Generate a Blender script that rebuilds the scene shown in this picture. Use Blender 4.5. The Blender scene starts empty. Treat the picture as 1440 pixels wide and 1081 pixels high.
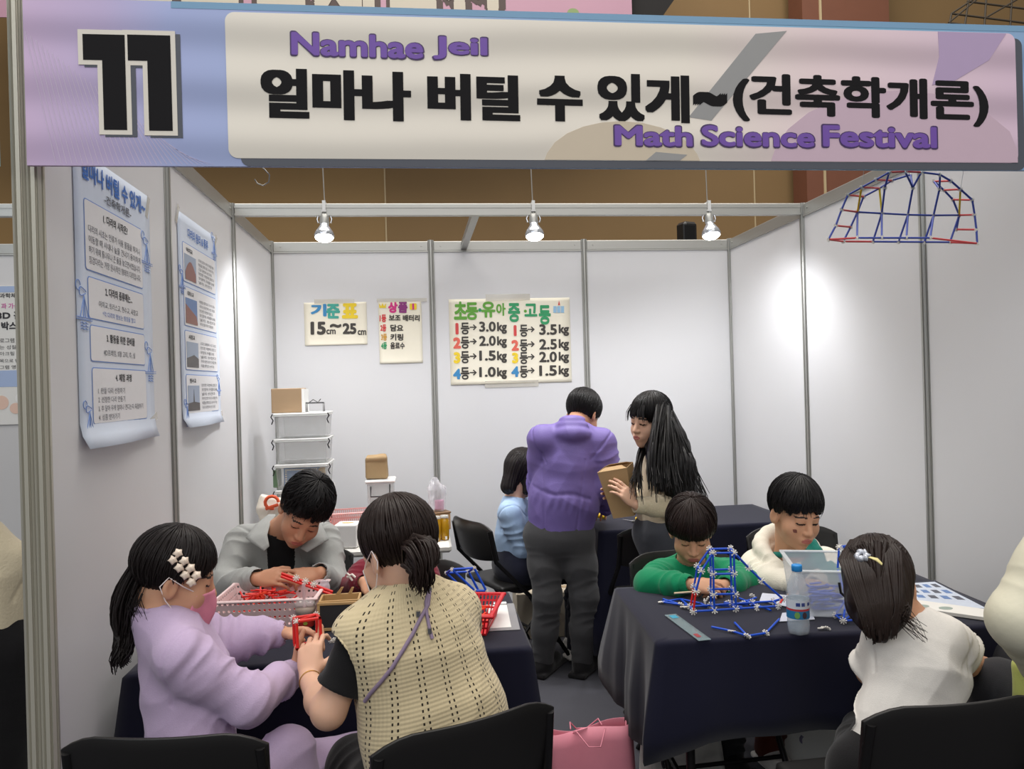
import bpy, math, random
import numpy as np
from mathutils import Vector, Matrix, Quaternion

S = bpy.context.scene
COL = S.collection
rnd = random.Random(11)

# ------------------------------------------------------------------ camera
FPX = 1079.8
CAM = np.array([0.9129, -4.9061, 1.5165])
FW = np.array([0.11594, 0.99326, -0.00028])
ER = np.array([0.99287, -0.11590, -0.02787])
EU = np.array([0.02771, -0.00295, 0.99961])
cd = bpy.data.cameras.new('camera'); cam = bpy.data.objects.new('camera', cd); COL.objects.link(cam)
cd.sensor_fit = 'HORIZONTAL'; cd.sensor_width = 36.0; cd.lens = 36.0 * FPX / 1440.0; cd.clip_start = 0.05; cd.clip_end = 80
cam.matrix_world = Matrix(((ER[0], EU[0], -FW[0], CAM[0]), (ER[1], EU[1], -FW[1], CAM[1]), (ER[2], EU[2], -FW[2], CAM[2]), (0, 0, 0, 1)))
S.camera = cam

# ------------------------------------------------------------------ world, lights, exposure
S.view_settings.view_transform = 'Standard'; S.view_settings.look = 'None'
S.view_settings.gamma = 1.0; S.view_settings.use_curve_mapping = False
S.view_settings.exposure = 0.0
W = bpy.data.worlds.new('hall_air'); S.world = W; W.use_nodes = True
W.node_tree.nodes['Background'].inputs[0].default_value = (1.0, 0.965, 0.92, 1)
W.node_tree.nodes['Background'].inputs[1].default_value = 0.27

def area(name, loc, size, power, col, target=None):
    l = bpy.data.lights.new(name, 'AREA'); l.shape = 'RECTANGLE'; l.size, l.size_y = size; l.energy = power; l.color = col
    o = bpy.data.objects.new(name, l); COL.objects.link(o); o.location = loc
    d = (Vector(target) - Vector(loc)) if target else Vector((0, 0, -1))
    o.rotation_euler = d.to_track_quat('-Z', 'Y').to_euler(); return o
# rows of lamps up in the hall roof, then one added side fill
area('hall_roof_lamps', (1.2, -3.6, 7.5), (7, 4), 270, (1, 0.97, 0.93))
area('hall_roof_lamps_rear', (1.2, 0.6, 10.5), (11, 4), 1100, (1, 0.94, 0.86), (1.2, 6.0, 3.0))
area('hall_aisle_lamps', (2.0, -8.6, 5.5), (7, 3), 165, (1, 0.96, 0.92), (1.3, -2.5, 0.9))
area('hall_side_fill', (-3.2, -8.2, 4.2), (5, 3), 95, (0.84, 0.92, 1.0), (2.97, -1.9, 1.3))  # cool fill light added at the left front to brighten the right wall

# ------------------------------------------------------------------ pixel helpers: a ray of the photo met with a plane of the room
def _ray(px, py): return FW + ER * (px - 720) / FPX - EU * (py - 540.5) / FPX
def oz(px, py, z): d = _ray(px, py); return CAM + d * (z - CAM[2]) / d[2]
def oy(px, py, y): d = _ray(px, py); return CAM + d * (y - CAM[1]) / d[1]
def ox(px, py, x): d = _ray(px, py); return CAM + d * (x - CAM[0]) / d[0]

# ------------------------------------------------------------------ materials
def lin(c):
    return tuple(((v / 255) / 12.92 if v / 255 <= 0.04045 else ((v / 255 + 0.055) / 1.055) ** 2.4) for v in c)
_M = {}
def mat(name, rgb, rough=0.6, metal=0.0, var=0.0, scale=30.0, bump=0.0, bscale=120.0, trans=0.0, alpha=1.0, emit=0.0, spec=0.5, sheen=0.0, ior=1.45, sss=0.0, coat=0.0):
    if name in _M: return _M[name]
    m = bpy.data.materials.new(name); m.use_nodes = True; nt = m.node_tree; b = nt.nodes['Principled BSDF']
    c = lin(rgb) + (1,)
    b.inputs['Base Color'].default_value = c; b.inputs['Roughness'].default_value = rough; b.inputs['Metallic'].default_value = metal
    b.inputs['Specular IOR Level'].default_value = spec; b.inputs['IOR'].default_value = ior
    if trans: b.inputs['Transmission Weight'].default_value = trans
    if alpha < 1: b.inputs['Alpha'].default_value = alpha
    if sheen: b.inputs['Sheen Weight'].default_value = sheen
    if coat: b.inputs['Coat Weight'].default_value = coat
    if sss: b.inputs['Subsurface Weight'].default_value = sss; b.inputs['Subsurface Radius'].default_value = (0.012, 0.005, 0.003); b.inputs['Subsurface Scale'].default_value = 0.6
    if emit: b.inputs['Emission Color'].default_value = c; b.inputs['Emission Strength'].default_value = emit
    tc = nt.nodes.new('ShaderNodeTexCoord')
    if var or bump == 0:
        n = nt.nodes.new('ShaderNodeTexNoise'); n.inputs['Scale'].default_value = scale; n.inputs['Detail'].default_value = 4
        nt.links.new(tc.outputs['Object'], n.inputs['Vector'])
        mx = nt.nodes.new('ShaderNodeMix'); mx.data_type = 'RGBA'; v = var or 0.02
        mx.inputs[6].default_value = tuple(x * (1 - v) for x in c[:3]) + (1,); mx.inputs[7].default_value = tuple(min(1, x * (1 + v)) for x in c[:3]) + (1,)
        nt.links.new(n.outputs['Fac'], mx.inputs[0]); nt.links.new(mx.outputs[2], b.inputs['Base Color'])
        if emit: nt.links.new(mx.outputs[2], b.inputs['Emission Color'])
    if bump:
        n2 = nt.nodes.new('ShaderNodeTexNoise'); n2.inputs['Scale'].default_value = bscale; n2.inputs['Detail'].default_value = 3
        nt.links.new(tc.outputs['Object'], n2.inputs['Vector'])
        bp = nt.nodes.new('ShaderNodeBump'); bp.inputs['Strength'].default_value = bump; bp.inputs['Distance'].default_value = 0.003
        nt.links.new(n2.outputs['Fac'], bp.inputs['Height']); nt.links.new(bp.outputs['Normal'], b.inputs['Normal'])
    _M[name] = m; return m

# ------------------------------------------------------------------ tagging
def tag(o, label=None, cat=None, group=None, kind=None):
    if label: o['label'] = label
    if cat: o['category'] = cat
    if group: o['group'] = group
    if kind: o['kind'] = kind
    return o
def empty(name, loc=(0, 0, 0), rz=0.0):
    o = bpy.data.objects.new(name, None); COL.objects.link(o); o.location = tuple(float(x) for x in loc); o.rotation_euler = (0, 0, rz); o.empty_display_size = 0.1
    return o
def thing(name, label, cat, loc=(0, 0, 0), rz=0.0, group=None):
    return tag(empty(name, loc, rz), label, cat, group)
def adopt(o, parent, world=False):
    if parent is not None:
        o.parent = parent
        if world:
            l = Vector((0, 0, 0)); q = parent
            while q is not None: l += Vector(q.location); q = q.parent
            o.location = tuple(Vector(o.location) - l)
    return o
def copy_tree(o, parent=None):
    c = o.copy(); COL.objects.link(c)
    if parent is not None: c.parent = parent
    for ch in list(o.children): copy_tree(ch, c)
    return c

def unit(v):
    v = np.asarray(v, float); n = np.linalg.norm(v); return v / n if n > 1e-9 else v
def frame(fwd, up=(0, 0, 1)):
    """columns: right, forward, up"""
    f = unit(fwd); r = unit(np.cross(f, up)); u = np.cross(r, f); return np.stack([r, f, u], 1)
def rotz(a): c, s = math.cos(a), math.sin(a); return np.array([[c, -s, 0], [s, c, 0], [0, 0, 1.0]])
def rotx(a): c, s = math.cos(a), math.sin(a); return np.array([[1.0, 0, 0], [0, c, -s], [0, s, c]])
def roty(a): c, s = math.cos(a), math.sin(a); return np.array([[c, 0, s], [0, 1.0, 0], [-s, 0, c]])

def raw_mesh(name, v, faces, mats, fm=None, smooth=True, parent=None, world=False):
    me = bpy.data.meshes.new(name); me.from_pydata([tuple(map(float, x)) for x in v], [], faces)
    for m in (mats if isinstance(mats, (list, tuple)) else [mats]): me.materials.append(m)
    if fm is not None: me.polygons.foreach_set('material_index', fm)
    me.polygons.foreach_set('use_smooth', [bool(smooth)] * len(me.polygons)); me.update()
    o = bpy.data.objects.new(name, me); COL.objects.link(o); return adopt(o, parent, world)

class MB:
    """collects simple solids into one mesh"""
    def __init__(s): s.v = []; s.f = []; s.m = []; s.cur = 0; s.sm = []
    def add(s, v, f, smooth=False):
        n = len(s.v); s.v += [tuple(map(float, x)) for x in v]; s.f += [tuple(i + n for i in q) for q in f]; s.m += [s.cur] * len(f); s.sm += [smooth] * len(f); return s
    def box(s, c, size, R=None, bev=0.0):
        h = np.array(size, float) / 2; b = min(bev, h.min() * 0.95); R = np.eye(3) if R is None else np.asarray(R)
        if b <= 0:
            P = np.array([[x, y, z] for z in (-1, 1) for y in (-1, 1) for x in (-1, 1)]) * h
            F = [(0, 2, 3, 1), (4, 5, 7, 6), (0, 1, 5, 4), (2, 6, 7, 3), (0, 4, 6, 2), (1, 3, 7, 5)]
        else:
            P = []; idx = {}
            for z in (-1, 1):
                for y in (-1, 1):
                    for x in (-1, 1):
                        for a in range(3):
                            q = np.array([x, y, z], float) * (h - b); q[a] = (x, y, z)[a] * h[a]; idx[(x, y, z, a)] = len(P); P.append(q)
            P = np.array(P); F = []
            for a in range(3):
                o1, o2 = [k for k in range(3) if k != a]
                for sg in (-1, 1):
                    q = []
                    for (p1, p2) in ((-1, -1), (1, -1), (1, 1), (-1, 1)):
                        k = [0, 0, 0]; k[a] = sg; k[o1] = p1; k[o2] = p2; q.append(idx[(*k, a)])
                    n = np.cross(P[q[1]] - P[q[0]], P[q[2]] - P[q[1]])
                    F.append(tuple(q if n[a] * sg > 0 else q[::-1]))
            for a in range(3):
                o1, o2 = [k for k in range(3) if k != a]
                for s1 in (-1, 1):
                    for s2 in (-1, 1):
                        ka = [0, 0, 0]; kb = [0, 0, 0]; ka[a] = -1; kb[a] = 1
                        for k in (ka, kb): k[o1] = s1; k[o2] = s2
                        q = [idx[(*ka, o1)], idx[(*kb, o1)], idx[(*kb, o2)], idx[(*ka, o2)]]
                        n = np.cross(P[q[1]] - P[q[0]], P[q[2]] - P[q[1]])
                        F.append(tuple(q if n[o1] * s1 + n[o2] * s2 > 0 else q[::-1]))
            for z in (-1, 1):
                for y in (-1, 1):
                    for x in (-1, 1):
                        q = [idx[(x, y, z, a)] for a in range(3)]; n = np.cross(P[q[1]] - P[q[0]], P[q[2]] - P[q[1]])
                        F.append(tuple(q if n @ np.array([x, y, z]) > 0 else q[::-1]))
        return s.add(P @ R.T + np.asarray(c, float), F)
    def tube(s, pts, r, n=10, cap=True, flat=None):
        pts = [np.asarray(p, float) for p in pts]; m = len(pts); rr = [r] * m if np.isscalar(r) else list(r)
        t0 = unit(pts[1] - pts[0]); ref = np.array([0, 0, 1.0]) if abs(t0[2]) < 0.9 else np.array([1.0, 0, 0])
        u = unit(np.cross(t0, ref)); V = []
        for i in range(m):
            t = unit(pts[min(i + 1, m - 1)] - pts[max(i - 1, 0)]); u = unit(u - t * (u @ t)); w = np.cross(t, u)
            for k in range(n):
                a = 2 * math.pi * k / n; V.append(pts[i] + rr[i] * (math.cos(a) * u + math.sin(a) * w * (flat or 1)))
        F = [(i * n + k, i * n + (k + 1) % n, (i + 1) * n + (k + 1) % n, (i + 1) * n + k) for i in range(m - 1) for k in range(n)]
        s.add(V, F, True)
        if cap: s.add(V[:n], [tuple(range(n))[::-1]]); s.add(V[-n:], [tuple(range(n))])
        return s
    def cyl(s, a, b, r, n=16, r2=None): return s.tube([a, b], [r, r if r2 is None else r2], n)
    def lathe(s, prof, c=(0, 0, 0), n=24, R=None, wob=None):
        V = []; R = np.eye(3) if R is None else R
        for (r, z) in prof:
            for k in range(n):
                a = 2 * math.pi * k / n; q = r * (wob(a, z) if wob else 1); V.append(R @ np.array([q * math.cos(a), q * math.sin(a), z]) + np.asarray(c, float))
        m = len(prof)
        F = [(i * n + k, i * n + (k + 1) % n, (i + 1) * n + (k + 1) % n, (i + 1) * n + k) for i in range(m - 1) for k in range(n)]
        return s.add(V, F, True)
    def prism(s, poly, origin, ex, ey, depth):
        """polygon in a plane (origin, ex, ey), thickened backwards along -(ex x ey)"""
        o = np.asarray(origin, float); ex = np.asarray(ex, float); ey = np.asarray(ey, float); nz = np.cross(ex, ey); n = len(poly)
        A = [o + ex * p[0] + ey * p[1] for p in poly]; B = [a - nz * depth for a in A]
        F = [tuple(range(n)), tuple(range(2 * n - 1, n - 1, -1))] + [(i, n + i, n + (i + 1) % n, (i + 1) % n) for i in range(n)]
        return s.add(A + B, F)
    def build(s, name, mats, parent=None, world=False, smooth=None):
        o = raw_mesh(name, s.v, s.f, mats, s.m, False, parent, world)
        o.data.polygons.foreach_set('use_smooth', s.sm if smooth is None else [smooth] * len(s.f)); return o

def rrect(x0, y0, x1, y1, r, n=6):
    P = []
    for cx, cy, a0 in ((x1 - r, y1 - r, 0), (x0 + r, y1 - r, 90), (x0 + r, y0 + r, 180), (x1 - r, y0 + r, 270)):
        for k in range(n + 1):
            a = math.radians(a0 + 90 * k / n); P.append((cx + r * math.cos(a), cy + r * math.sin(a)))
    return P
def circle(cx, cy, r, n=28, ry=None): return [(cx + r * math.cos(2 * math.pi * k / n), cy + (ry or r) * math.sin(2 * math.pi * k / n)) for k in range(n)]

def lettering(name, body, origin, ex, ey, box, m, parent=None, bold=0.0, depth=0.0004, fit=True, rot=0.0, world=True, square=False):
    """text set into box = (x0, y0, x1, y1) on the plane (origin, ex, ey)"""
    c = bpy.data.curves.new(name, 'FONT'); c.body = body; c.size = 1.0; c.resolution_u = 4; c.extrude = 0.0
    c.space_line = 1.0
    t = bpy.data.objects.new(name, c); COL.objects.link(t); bpy.context.view_layer.update()
    me = bpy.data.meshes.new_from_object(t.evaluated_get(bpy.context.evaluated_depsgraph_get())); bpy.data.objects.remove(t); bpy.data.curves.remove(c)
    if bold:
        bm0 = [tuple(v.co) for v in me.vertices]; fc = [tuple(p.vertices) for p in me.polygons]; bpy.data.meshes.remove(me)
        bx_, by_ = bold if isinstance(bold, tuple) else (bold, bold)
        sh_ = [(0, 0)] + [(a * bx_, b * by_) for a in (-1, -0.33, 0.33, 1) for b in (-1, -0.33, 0.33, 1) if max(abs(a), abs(b)) == 1] if square else [(0, 0)] + [(bx_ * math.cos(k * 0.5236), by_ * math.sin(k * 0.5236)) for k in range(12)]
        VV = []; FF = []
        for kk, (dx, dy) in enumerate(sh_):
            o_ = len(VV); VV += [(x + dx, y + dy, kk * 1.2e-5) for x, y, z in bm0]; FF += [tuple(i + o_ for i in f) for f in fc]
        me = bpy.data.meshes.new(name); me.from_pydata(VV, [], FF)
    n = len(me.vertices); co = np.zeros(n * 3); me.vertices.foreach_get('co', co); co = co.reshape(-1, 3)
    lo, hi = co.min(0), co.max(0); x0, y0, x1, y1 = box
    u = (co[:, :2] - lo[:2]) / np.maximum(hi[:2] - lo[:2], 1e-6)
    if not fit:
        k = min((x1 - x0) / (hi[0] - lo[0]), (y1 - y0) / (hi[1] - lo[1])); w = (hi[0] - lo[0]) * k; h = (hi[1] - lo[1]) * k
        x0 = x0 + ((x1 - x0) - w) / 2; x1 = x0 + w; y0 = y0 + ((y1 - y0) - h) / 2; y1 = y0 + h
    X = x0 + u[:, 0] * (x1 - x0); Y = y0 + u[:, 1] * (y1 - y0)
    if rot:
        cx, cy = (x0 + x1) / 2, (y0 + y1) / 2; a, b = math.cos(rot), math.sin(rot); X, Y = cx + (X - cx) * a - (Y - cy) * b, cy + (X - cx) * b + (Y - cy) * a
    ex = np.asarray(ex, float); ey = np.asarray(ey, float); nz = np.cross(ex, ey)
    P = np.asarray(origin, float) + X[:, None] * ex + Y[:, None] * ey + nz * (depth + (co[:, 2:3] if bold else 0))
    me.vertices.foreach_set('co', P.ravel()); me.materials.clear(); me.materials.append(m); me.update()
    o = bpy.data.objects.new(name, me); COL.objects.link(o); return adopt(o, parent, world)

# ------------------------------------------------------------------ implicit solids -> one continuous quad mesh
class SDF:
    def __init__(s, vox=0.004): s.vox = vox; s.p = []; s.lo = []; s.hi = []
    def _push(s, lo, hi, fn, k, lab, op):
        s.p.append((np.asarray(lo, float), np.asarray(hi, float), fn, k, lab, op))
    def cone(s, a, b, ra, rb=None, k=0.02, flat=None, lab=0, op=1):
        a = np.asarray(a, float); b = np.asarray(b, float); rb = ra if rb is None else rb; ab = b - a; L2 = max(ab @ ab, 1e-9)
        def fn(X, Y, Z):
            px, py, pz = X - a[0], Y - a[1], Z - a[2]
            t = np.clip((px * ab[0] + py * ab[1] + pz * ab[2]) / L2, 0, 1); r = ra + (rb - ra) * t
            px = px - t * ab[0]; py = py - t * ab[1]; pz = pz - t * ab[2]
            if flat is not None:
                n, q = flat; d = (px * n[0] + py * n[1] + pz * n[2]) * (1 / q - 1); px = px + d * n[0]; py = py + d * n[1]; pz = pz + d * n[2]
                return (np.sqrt(px * px + py * py + pz * pz) - r) * (0.5 + 0.5 * min(q, 1))
            return np.sqrt(px * px + py * py + pz * pz) - r
        R = max(ra, rb); s._push(np.minimum(a, b) - R, np.maximum(a, b) + R, fn, k, lab, op); return s
    def ell(s, c, r, R=None, k=0.02, lab=0, op=1):
        c = np.asarray(c, float); r = np.asarray(r, float) * np.ones(3); R = np.eye(3) if R is None else np.asarray(R)
        def fn(X, Y, Z):
            px, py, pz = X - c[0], Y - c[1], Z - c[2]
            q = [(px * R[0, i] + py * R[1, i] + pz * R[2, i]) / r[i] for i in range(3)]
            k0 = np.sqrt(q[0] ** 2 + q[1] ** 2 + q[2] ** 2); k1 = np.sqrt((q[0] / r[0]) ** 2 + (q[1] / r[1]) ** 2 + (q[2] / r[2]) ** 2)
            return k0 * (k0 - 1) / np.maximum(k1, 1e-6)
        e = np.sqrt(((R * r) ** 2).sum(1)); s._push(c - e, c + e, fn, k, lab, op); return s
    def box(s, c, h, R=None, rnd_=0.01, k=0.01, lab=0, op=1):
        c = np.asarray(c, float); h = np.asarray(h, float) - rnd_; R = np.eye(3) if R is None else np.asarray(R)
        def fn(X, Y, Z):
            px, py, pz = X - c[0], Y - c[1], Z - c[2]
            q = [np.abs(px * R[0, i] + py * R[1, i] + pz * R[2, i]) - h[i] for i in range(3)]
            o = np.sqrt(sum(np.maximum(x, 0) ** 2 for x in q)); return o + np.minimum(np.maximum(np.maximum(q[0], q[1]), q[2]), 0) - rnd_
        e = np.abs(R) @ (h + rnd_); s._push(c - e, c + e, fn, k, lab, op); return s
    def fn(s, lo, hi, f, k=0.01, lab=0, op=1): s._push(lo, hi, f, k, lab, op); return s
    def chain(s, pts, rs, k=0.02, flat=None, lab=0, op=1):
        for i in range(len(pts) - 1): s.cone(pts[i], pts[i + 1], rs[i], rs[i + 1], k, flat, lab, op)
        return s
    def solve(s):
        h = s.vox; add = [p for p in s.p if p[5] > 0]
        lo = np.min([p[0] for p in add], 0) - 4 * h; hi = np.max([p[1] for p in add], 0) + 4 * h
        n = np.ceil((hi - lo) / h).astype(int) + 1
        D = np.full(n, 0.1, np.float32); L = np.zeros(n, np.int8)
        ax = [(lo[i] + h * np.arange(n[i])).astype(np.float32) for i in range(3)]
        for plo, phi, f, k, lab, op in s.p:
            pad = k + 3 * h
            i0 = np.maximum(np.floor((plo - pad - lo) / h).astype(int), 0); i1 = np.minimum(np.ceil((phi + pad - lo) / h).astype(int) + 1, n)
            if (i1 <= i0).any(): continue
            sl = tuple(slice(a, b) for a, b in zip(i0, i1))
            X = ax[0][sl[0]][:, None, None]; Y = ax[1][sl[1]][None, :, None]; Z = ax[2][sl[2]][None, None, :]
            d = f(X, Y, Z).astype(np.float32); a = D[sl]
            if op > 0:
                if lab: Ls = L[sl]; Ls[d < a] = lab
                hh = np.maximum(k - np.abs(a - d), 0) / k; D[sl] = np.minimum(a, d) - hh * hh * k * 0.25
            else:
                d = -d
                if lab: Ls = L[sl]; Ls[d > a - 0.002] = lab
                hh = np.maximum(k - np.abs(a - d), 0) / k; D[sl] = np.maximum(a, d) + hh * hh * k * 0.25
        I = D < 0; c = np.zeros(n - 1, np.uint8)
        offs = [(a, b, d) for a in (0, 1) for b in (0, 1) for d in (0, 1)]
        for a, b, d in offs: c += I[a:n[0] - 1 + a, b:n[1] - 1 + b, d:n[2] - 1 + d]
        cells = np.argwhere((c > 0) & (c < 8)); m = len(cells)
        val = np.stack([D[cells[:, 0] + a, cells[:, 1] + b, cells[:, 2] + d] for a, b, d in offs], 1)
        acc = np.zeros((m, 3)); cnt = np.zeros(m); O = np.array(offs, float)
        for i in range(8):
            for j in range(i + 1, 8):
                if np.abs(O[i] - O[j]).sum() != 1: continue
                x = (val[:, i] < 0) != (val[:, j] < 0); t = val[:, i] / np.where(x, val[:, i] - val[:, j], 1)
                acc += np.where(x[:, None], O[i] + t[:, None] * (O[j] - O[i]), 0); cnt += x
        V = lo + h * (cells + acc / cnt[:, None])
        idx = np.full(n - 1, -1, np.int32); idx[cells[:, 0], cells[:, 1], cells[:, 2]] = np.arange(m)
        lab = L[cells[:, 0], cells[:, 1], cells[:, 2]]
        Q = []
        for a in range(3):
            b, d = (a + 1) % 3, (a + 2) % 3
            s0 = [slice(None)] * 3; s1 = [slice(None)] * 3; s0[a] = slice(0, -1); s1[a] = slice(1, None)
            e = np.argwhere(I[tuple(s0)] != I[tuple(s1)]); e = e[(e[:, b] > 0) & (e[:, d] > 0)]
            ins = I[e[:, 0], e[:, 1], e[:, 2]]; q = []
            for ob, od in ((1, 1), (0, 1), (0, 0), (1, 0)):
                g = e.copy(); g[:, b] -= ob; g[:, d] -= od; q.append(idx[g[:, 0], g[:, 1], g[:, 2]])
            q = np.stack(q, 1); q[~ins] = q[~ins][:, ::-1]; Q.append(q)
        Q = np.concatenate(Q); Q = Q[(Q >= 0).all(1)]
        return V, Q, lab

def vnormals(V, Q):
    n = np.cross(V[Q[:, 2]] - V[Q[:, 0]], V[Q[:, 3]] - V[Q[:, 1]]); N = np.zeros_like(V)
    for i in range(4):
        for a in range(3): N[:, a] += np.bincount(Q[:, i], n[:, a], len(V))
    return N / np.maximum(np.linalg.norm(N, axis=1, keepdims=True), 1e-9)
def relax(V, Q, it=1, w=0.5):
    for _ in range(it):
        A = np.zeros_like(V); c = np.zeros(len(V))
        for i in range(4):
            for j in ((i + 1) % 4, (i + 3) % 4):
                c += np.bincount(Q[:, i], minlength=len(V))
                for a in range(3): A[:, a] += np.bincount(Q[:, i], V[Q[:, j], a], len(V))
        V = V + w * (A / np.maximum(c, 1)[:, None] - V)
    return V
def np_mesh(name, V, Q, mats, fm=None, parent=None, base=None):
    V = V if base is None else V - np.asarray(base)
    me = bpy.data.meshes.new(name); me.vertices.add(len(V)); me.vertices.foreach_set('co', np.ascontiguousarray(V, np.float32).ravel())
    me.loops.add(Q.size); me.loops.foreach_set('vertex_index', np.ascontiguousarray(Q, np.int32).ravel())
    me.polygons.add(len(Q)); me.polygons.foreach_set('loop_start', np.arange(0, Q.size, 4, dtype=np.int32))
    for m in (mats if isinstance(mats, (list, tuple)) else [mats]): me.materials.append(m)
    if fm is not None: me.polygons.foreach_set('material_index', np.asarray(fm, np.int32))
    me.polygons.foreach_set('use_smooth', np.ones(len(Q), bool)); me.update(calc_edges=True); me.validate()
    o = bpy.data.objects.new(name, me); COL.objects.link(o)
    if base is not None and parent is None: o.location = tuple(float(x) for x in base)
    if parent is not None: o.parent = parent
    return o
def folds(V, N, amp, freq=22.0, seed=0):
    """soft crumple of cloth, along the normals"""
    r = np.random.RandomState(seed); d = np.zeros(len(V))
    for o in range(3):
        for _ in range(3):
            w = r.normal(size=3) * freq * 1.7 ** o * np.array([1, 1, 0.7]); w2 = r.normal(size=3) * freq * 0.6
            d += (1 - 2 * np.abs(np.sin(V @ w * 0.5 + 1.3 * np.sin(V @ w2 + r.rand() * 6) + r.rand() * 6))) * 0.55 ** o / 3
    return V + N * (amp * d)[:, None]
def rings(V, N, segs):
    """sleeve folds: segs of (a, b, radius, amplitude, count, crowd): ridges round the limb, slanted and uneven"""
    d = np.zeros(len(V))
    for a, b, rad, amp, cnt, seed in segs:
        a = np.asarray(a, float); ab = np.asarray(b, float) - a; L = np.linalg.norm(ab); ab /= L
        p = V - a; t = p @ ab; q = p - t[:, None] * ab; r = np.linalg.norm(q, axis=1)
        u = unit(np.cross(ab, [0.3, 0.5, 0.8])); ang = np.arctan2(q @ np.cross(ab, u), q @ u)
        w = np.clip((rad * 1.5 - r) / (rad * 0.5), 0, 1) * np.clip(t / (0.15 * L) + 0.5, 0, 1) * np.clip((L - t) / (0.15 * L) + 0.5, 0, 1)
        ph = t / L * cnt * 2 * math.pi + 2.2 * np.sin(ang + seed) + 1.4 * np.sin(2 * ang + 2 * seed + t * 25) + 1.5 * np.sin(t * 37 + seed * 5)
        m1 = np.clip(.45 + .8 * np.sin(ang * 1.0 + seed * 2.3 + t * 16), 0, 1); d += amp * w * (.55 - 1.25 * np.abs(np.sin(ph / 2)) ** .8) * m1
    return V + N * d[:, None]
# ================================================================== the hall and the booth
ALU = mat('brushed_aluminium', (176, 176, 172), 0.38, 0.55, bump=0.05, bscale=300, spec=0.5)
ALUD = mat('shadow_groove', (92, 92, 90), 0.5, 0.4)
PANEL = mat('white_wall_panel', (216, 216, 218), 0.42, var=0.015, scale=3, spec=0.35)
CARPET = mat('grey_carpet', (74, 74, 80), 0.95, var=0.35, scale=260, bump=0.6, bscale=400, spec=0.1)
TAN = mat('tan_hall_cladding', (139, 112, 72), 0.75, var=0.05, scale=2.2)
TAN2 = mat('deep_tan_cladding', (126, 101, 66), 0.75, var=0.05, scale=2.2)
WOODP = mat('red_brown_pillar', (112, 70, 52), 0.6, var=0.10, scale=5)
SEAM = mat('pale_seam', (176, 158, 124), 0.6)
BLACKP = mat('black_plastic', (26, 25, 25), 0.42, bump=0.05, bscale=500)
BLACKM = mat('black_metal', (40, 39, 40), 0.35, 0.6)
HT = 2.44

fl = MB(); fl.box((1.0, -1.0, -0.02), (26, 18, 0.04)); tag(fl.build('floor', CARPET), kind='structure')

def post_mesh(mb, x, y, z0, z1, r=0.02, rot=0.0):
    n = 8; P = []
    for k in range(n):
        a = 2 * math.pi * k / n + rot
        for da, q in ((-0.30, 1.0), (0.16, 1.0), (0.24, 0.66), (0.40, 0.66)):
            P.append((q * r * math.cos(a + da), q * r * math.sin(a + da)))
    mb.prism([(p[0], p[1]) for p in P], (x, y, z1), (1, 0, 0), (0, 1, 0), z1 - z0)

def shell_wall(name, pts, inward, first=True, last=True):
    """a run of 1 m panels between slotted posts"""
    w = tag(empty(name), kind='structure')
    for i, (a, b) in enumerate(zip(pts[:-1], pts[1:])):
        a = np.array((*a, 0.0)); b = np.array((*b, 0.0)); d = unit(b - a); R = np.stack([d, np.cross([0, 0, 1], d), [0, 0, 1]], 1); c = (a + b) / 2; L = np.linalg.norm(b - a)
        MB().box((c[0], c[1], HT / 2), (L - 0.03, 0.006, HT - 0.02), R).build('panel', PANEL, w)
        m = MB(); m.box((c[0], c[1], HT - 0.032), (L - 0.036, 0.018, 0.060), R, 0.003); m.box((c[0], c[1], HT - 0.066), (L - 0.036, 0.022, 0.008), R)
        for s in (-1, 1): m.cyl(np.array([c[0], c[1], HT - 0.03]) + d * s * (L / 2 - 0.06) - R[:, 1] * 0.014, np.array([c[0], c[1], HT - 0.03]) + d * s * (L / 2 - 0.06) + R[:, 1] * 0.014, 0.005, 10)
        m.box((c[0], c[1], 0.03), (L - 0.036, 0.018, 0.06), R, 0.003); m.build('rail', ALU, w)
    for i, a in enumerate(pts):
        if (i == 0 and not first) or (i == len(pts) - 1 and not last): continue
        m = MB(); post_mesh(m, a[0], a[1], 0, HT + 0.005); m.build('post', ALU, w)
    return w
U = 0.99
shell_wall('wall_back', [(0, 0), (U, 0), (2 * U, 0), (3 * U, 0)], -1)
shell_wall('wall_left', [(0, 0), (0, -U), (0, -2 * U), (0, -3 * U)], 1, first=False, last=False)
shell_wall('wall_right', [(3 * U, 0), (3 * U, -U), (3 * U, -2 * U), (3 * U, -3 * U)], -1, first=False)
shell_wall('wall_neighbour', [(-3 * U, 0), (-2 * U, 0), (-U, 0), (0, 0)], -1, last=False)
m = MB()
for dx in (-0.016, 0.016): post_mesh(m, dx, -3 * U, 0, 2.56, 0.019, 0.2)
m.box((0, -3 * U + 0.012, 1.28), (0.055, 0.02, 2.56)); tag(m.build('trim_1', mat('cream_aluminium', (186, 183, 170), 0.4, 0.35, bump=0.05, bscale=300)), kind='structure')
def beam(name, a, b, h=0.06, t=0.03):
    a = np.array(a, float); b = np.array(b, float); d = unit(b - a); R = np.stack([d, unit(np.cross([0, 0, 1], d)), [0, 0, 1]], 1); c = (a + b) / 2; L = np.linalg.norm(b - a)
    m = MB(); m.box(c, (L, t, h), R, 0.003)
    for s in (-1, 1): m.box(c + R[:, 1] * s * t / 2 + np.array([0, 0, h * 0.18]), (L, 0.006, 0.008), R); m.box(c + R[:, 1] * s * t / 2 - np.array([0, 0, h * 0.42]), (L, 0.008, 0.010), R)
    return tag(m.build(name, ALU), kind='structure')
beam('trim_2', (0.02, -U, 2.412), (3 * U - 0.02, -U, 2.412))
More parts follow.
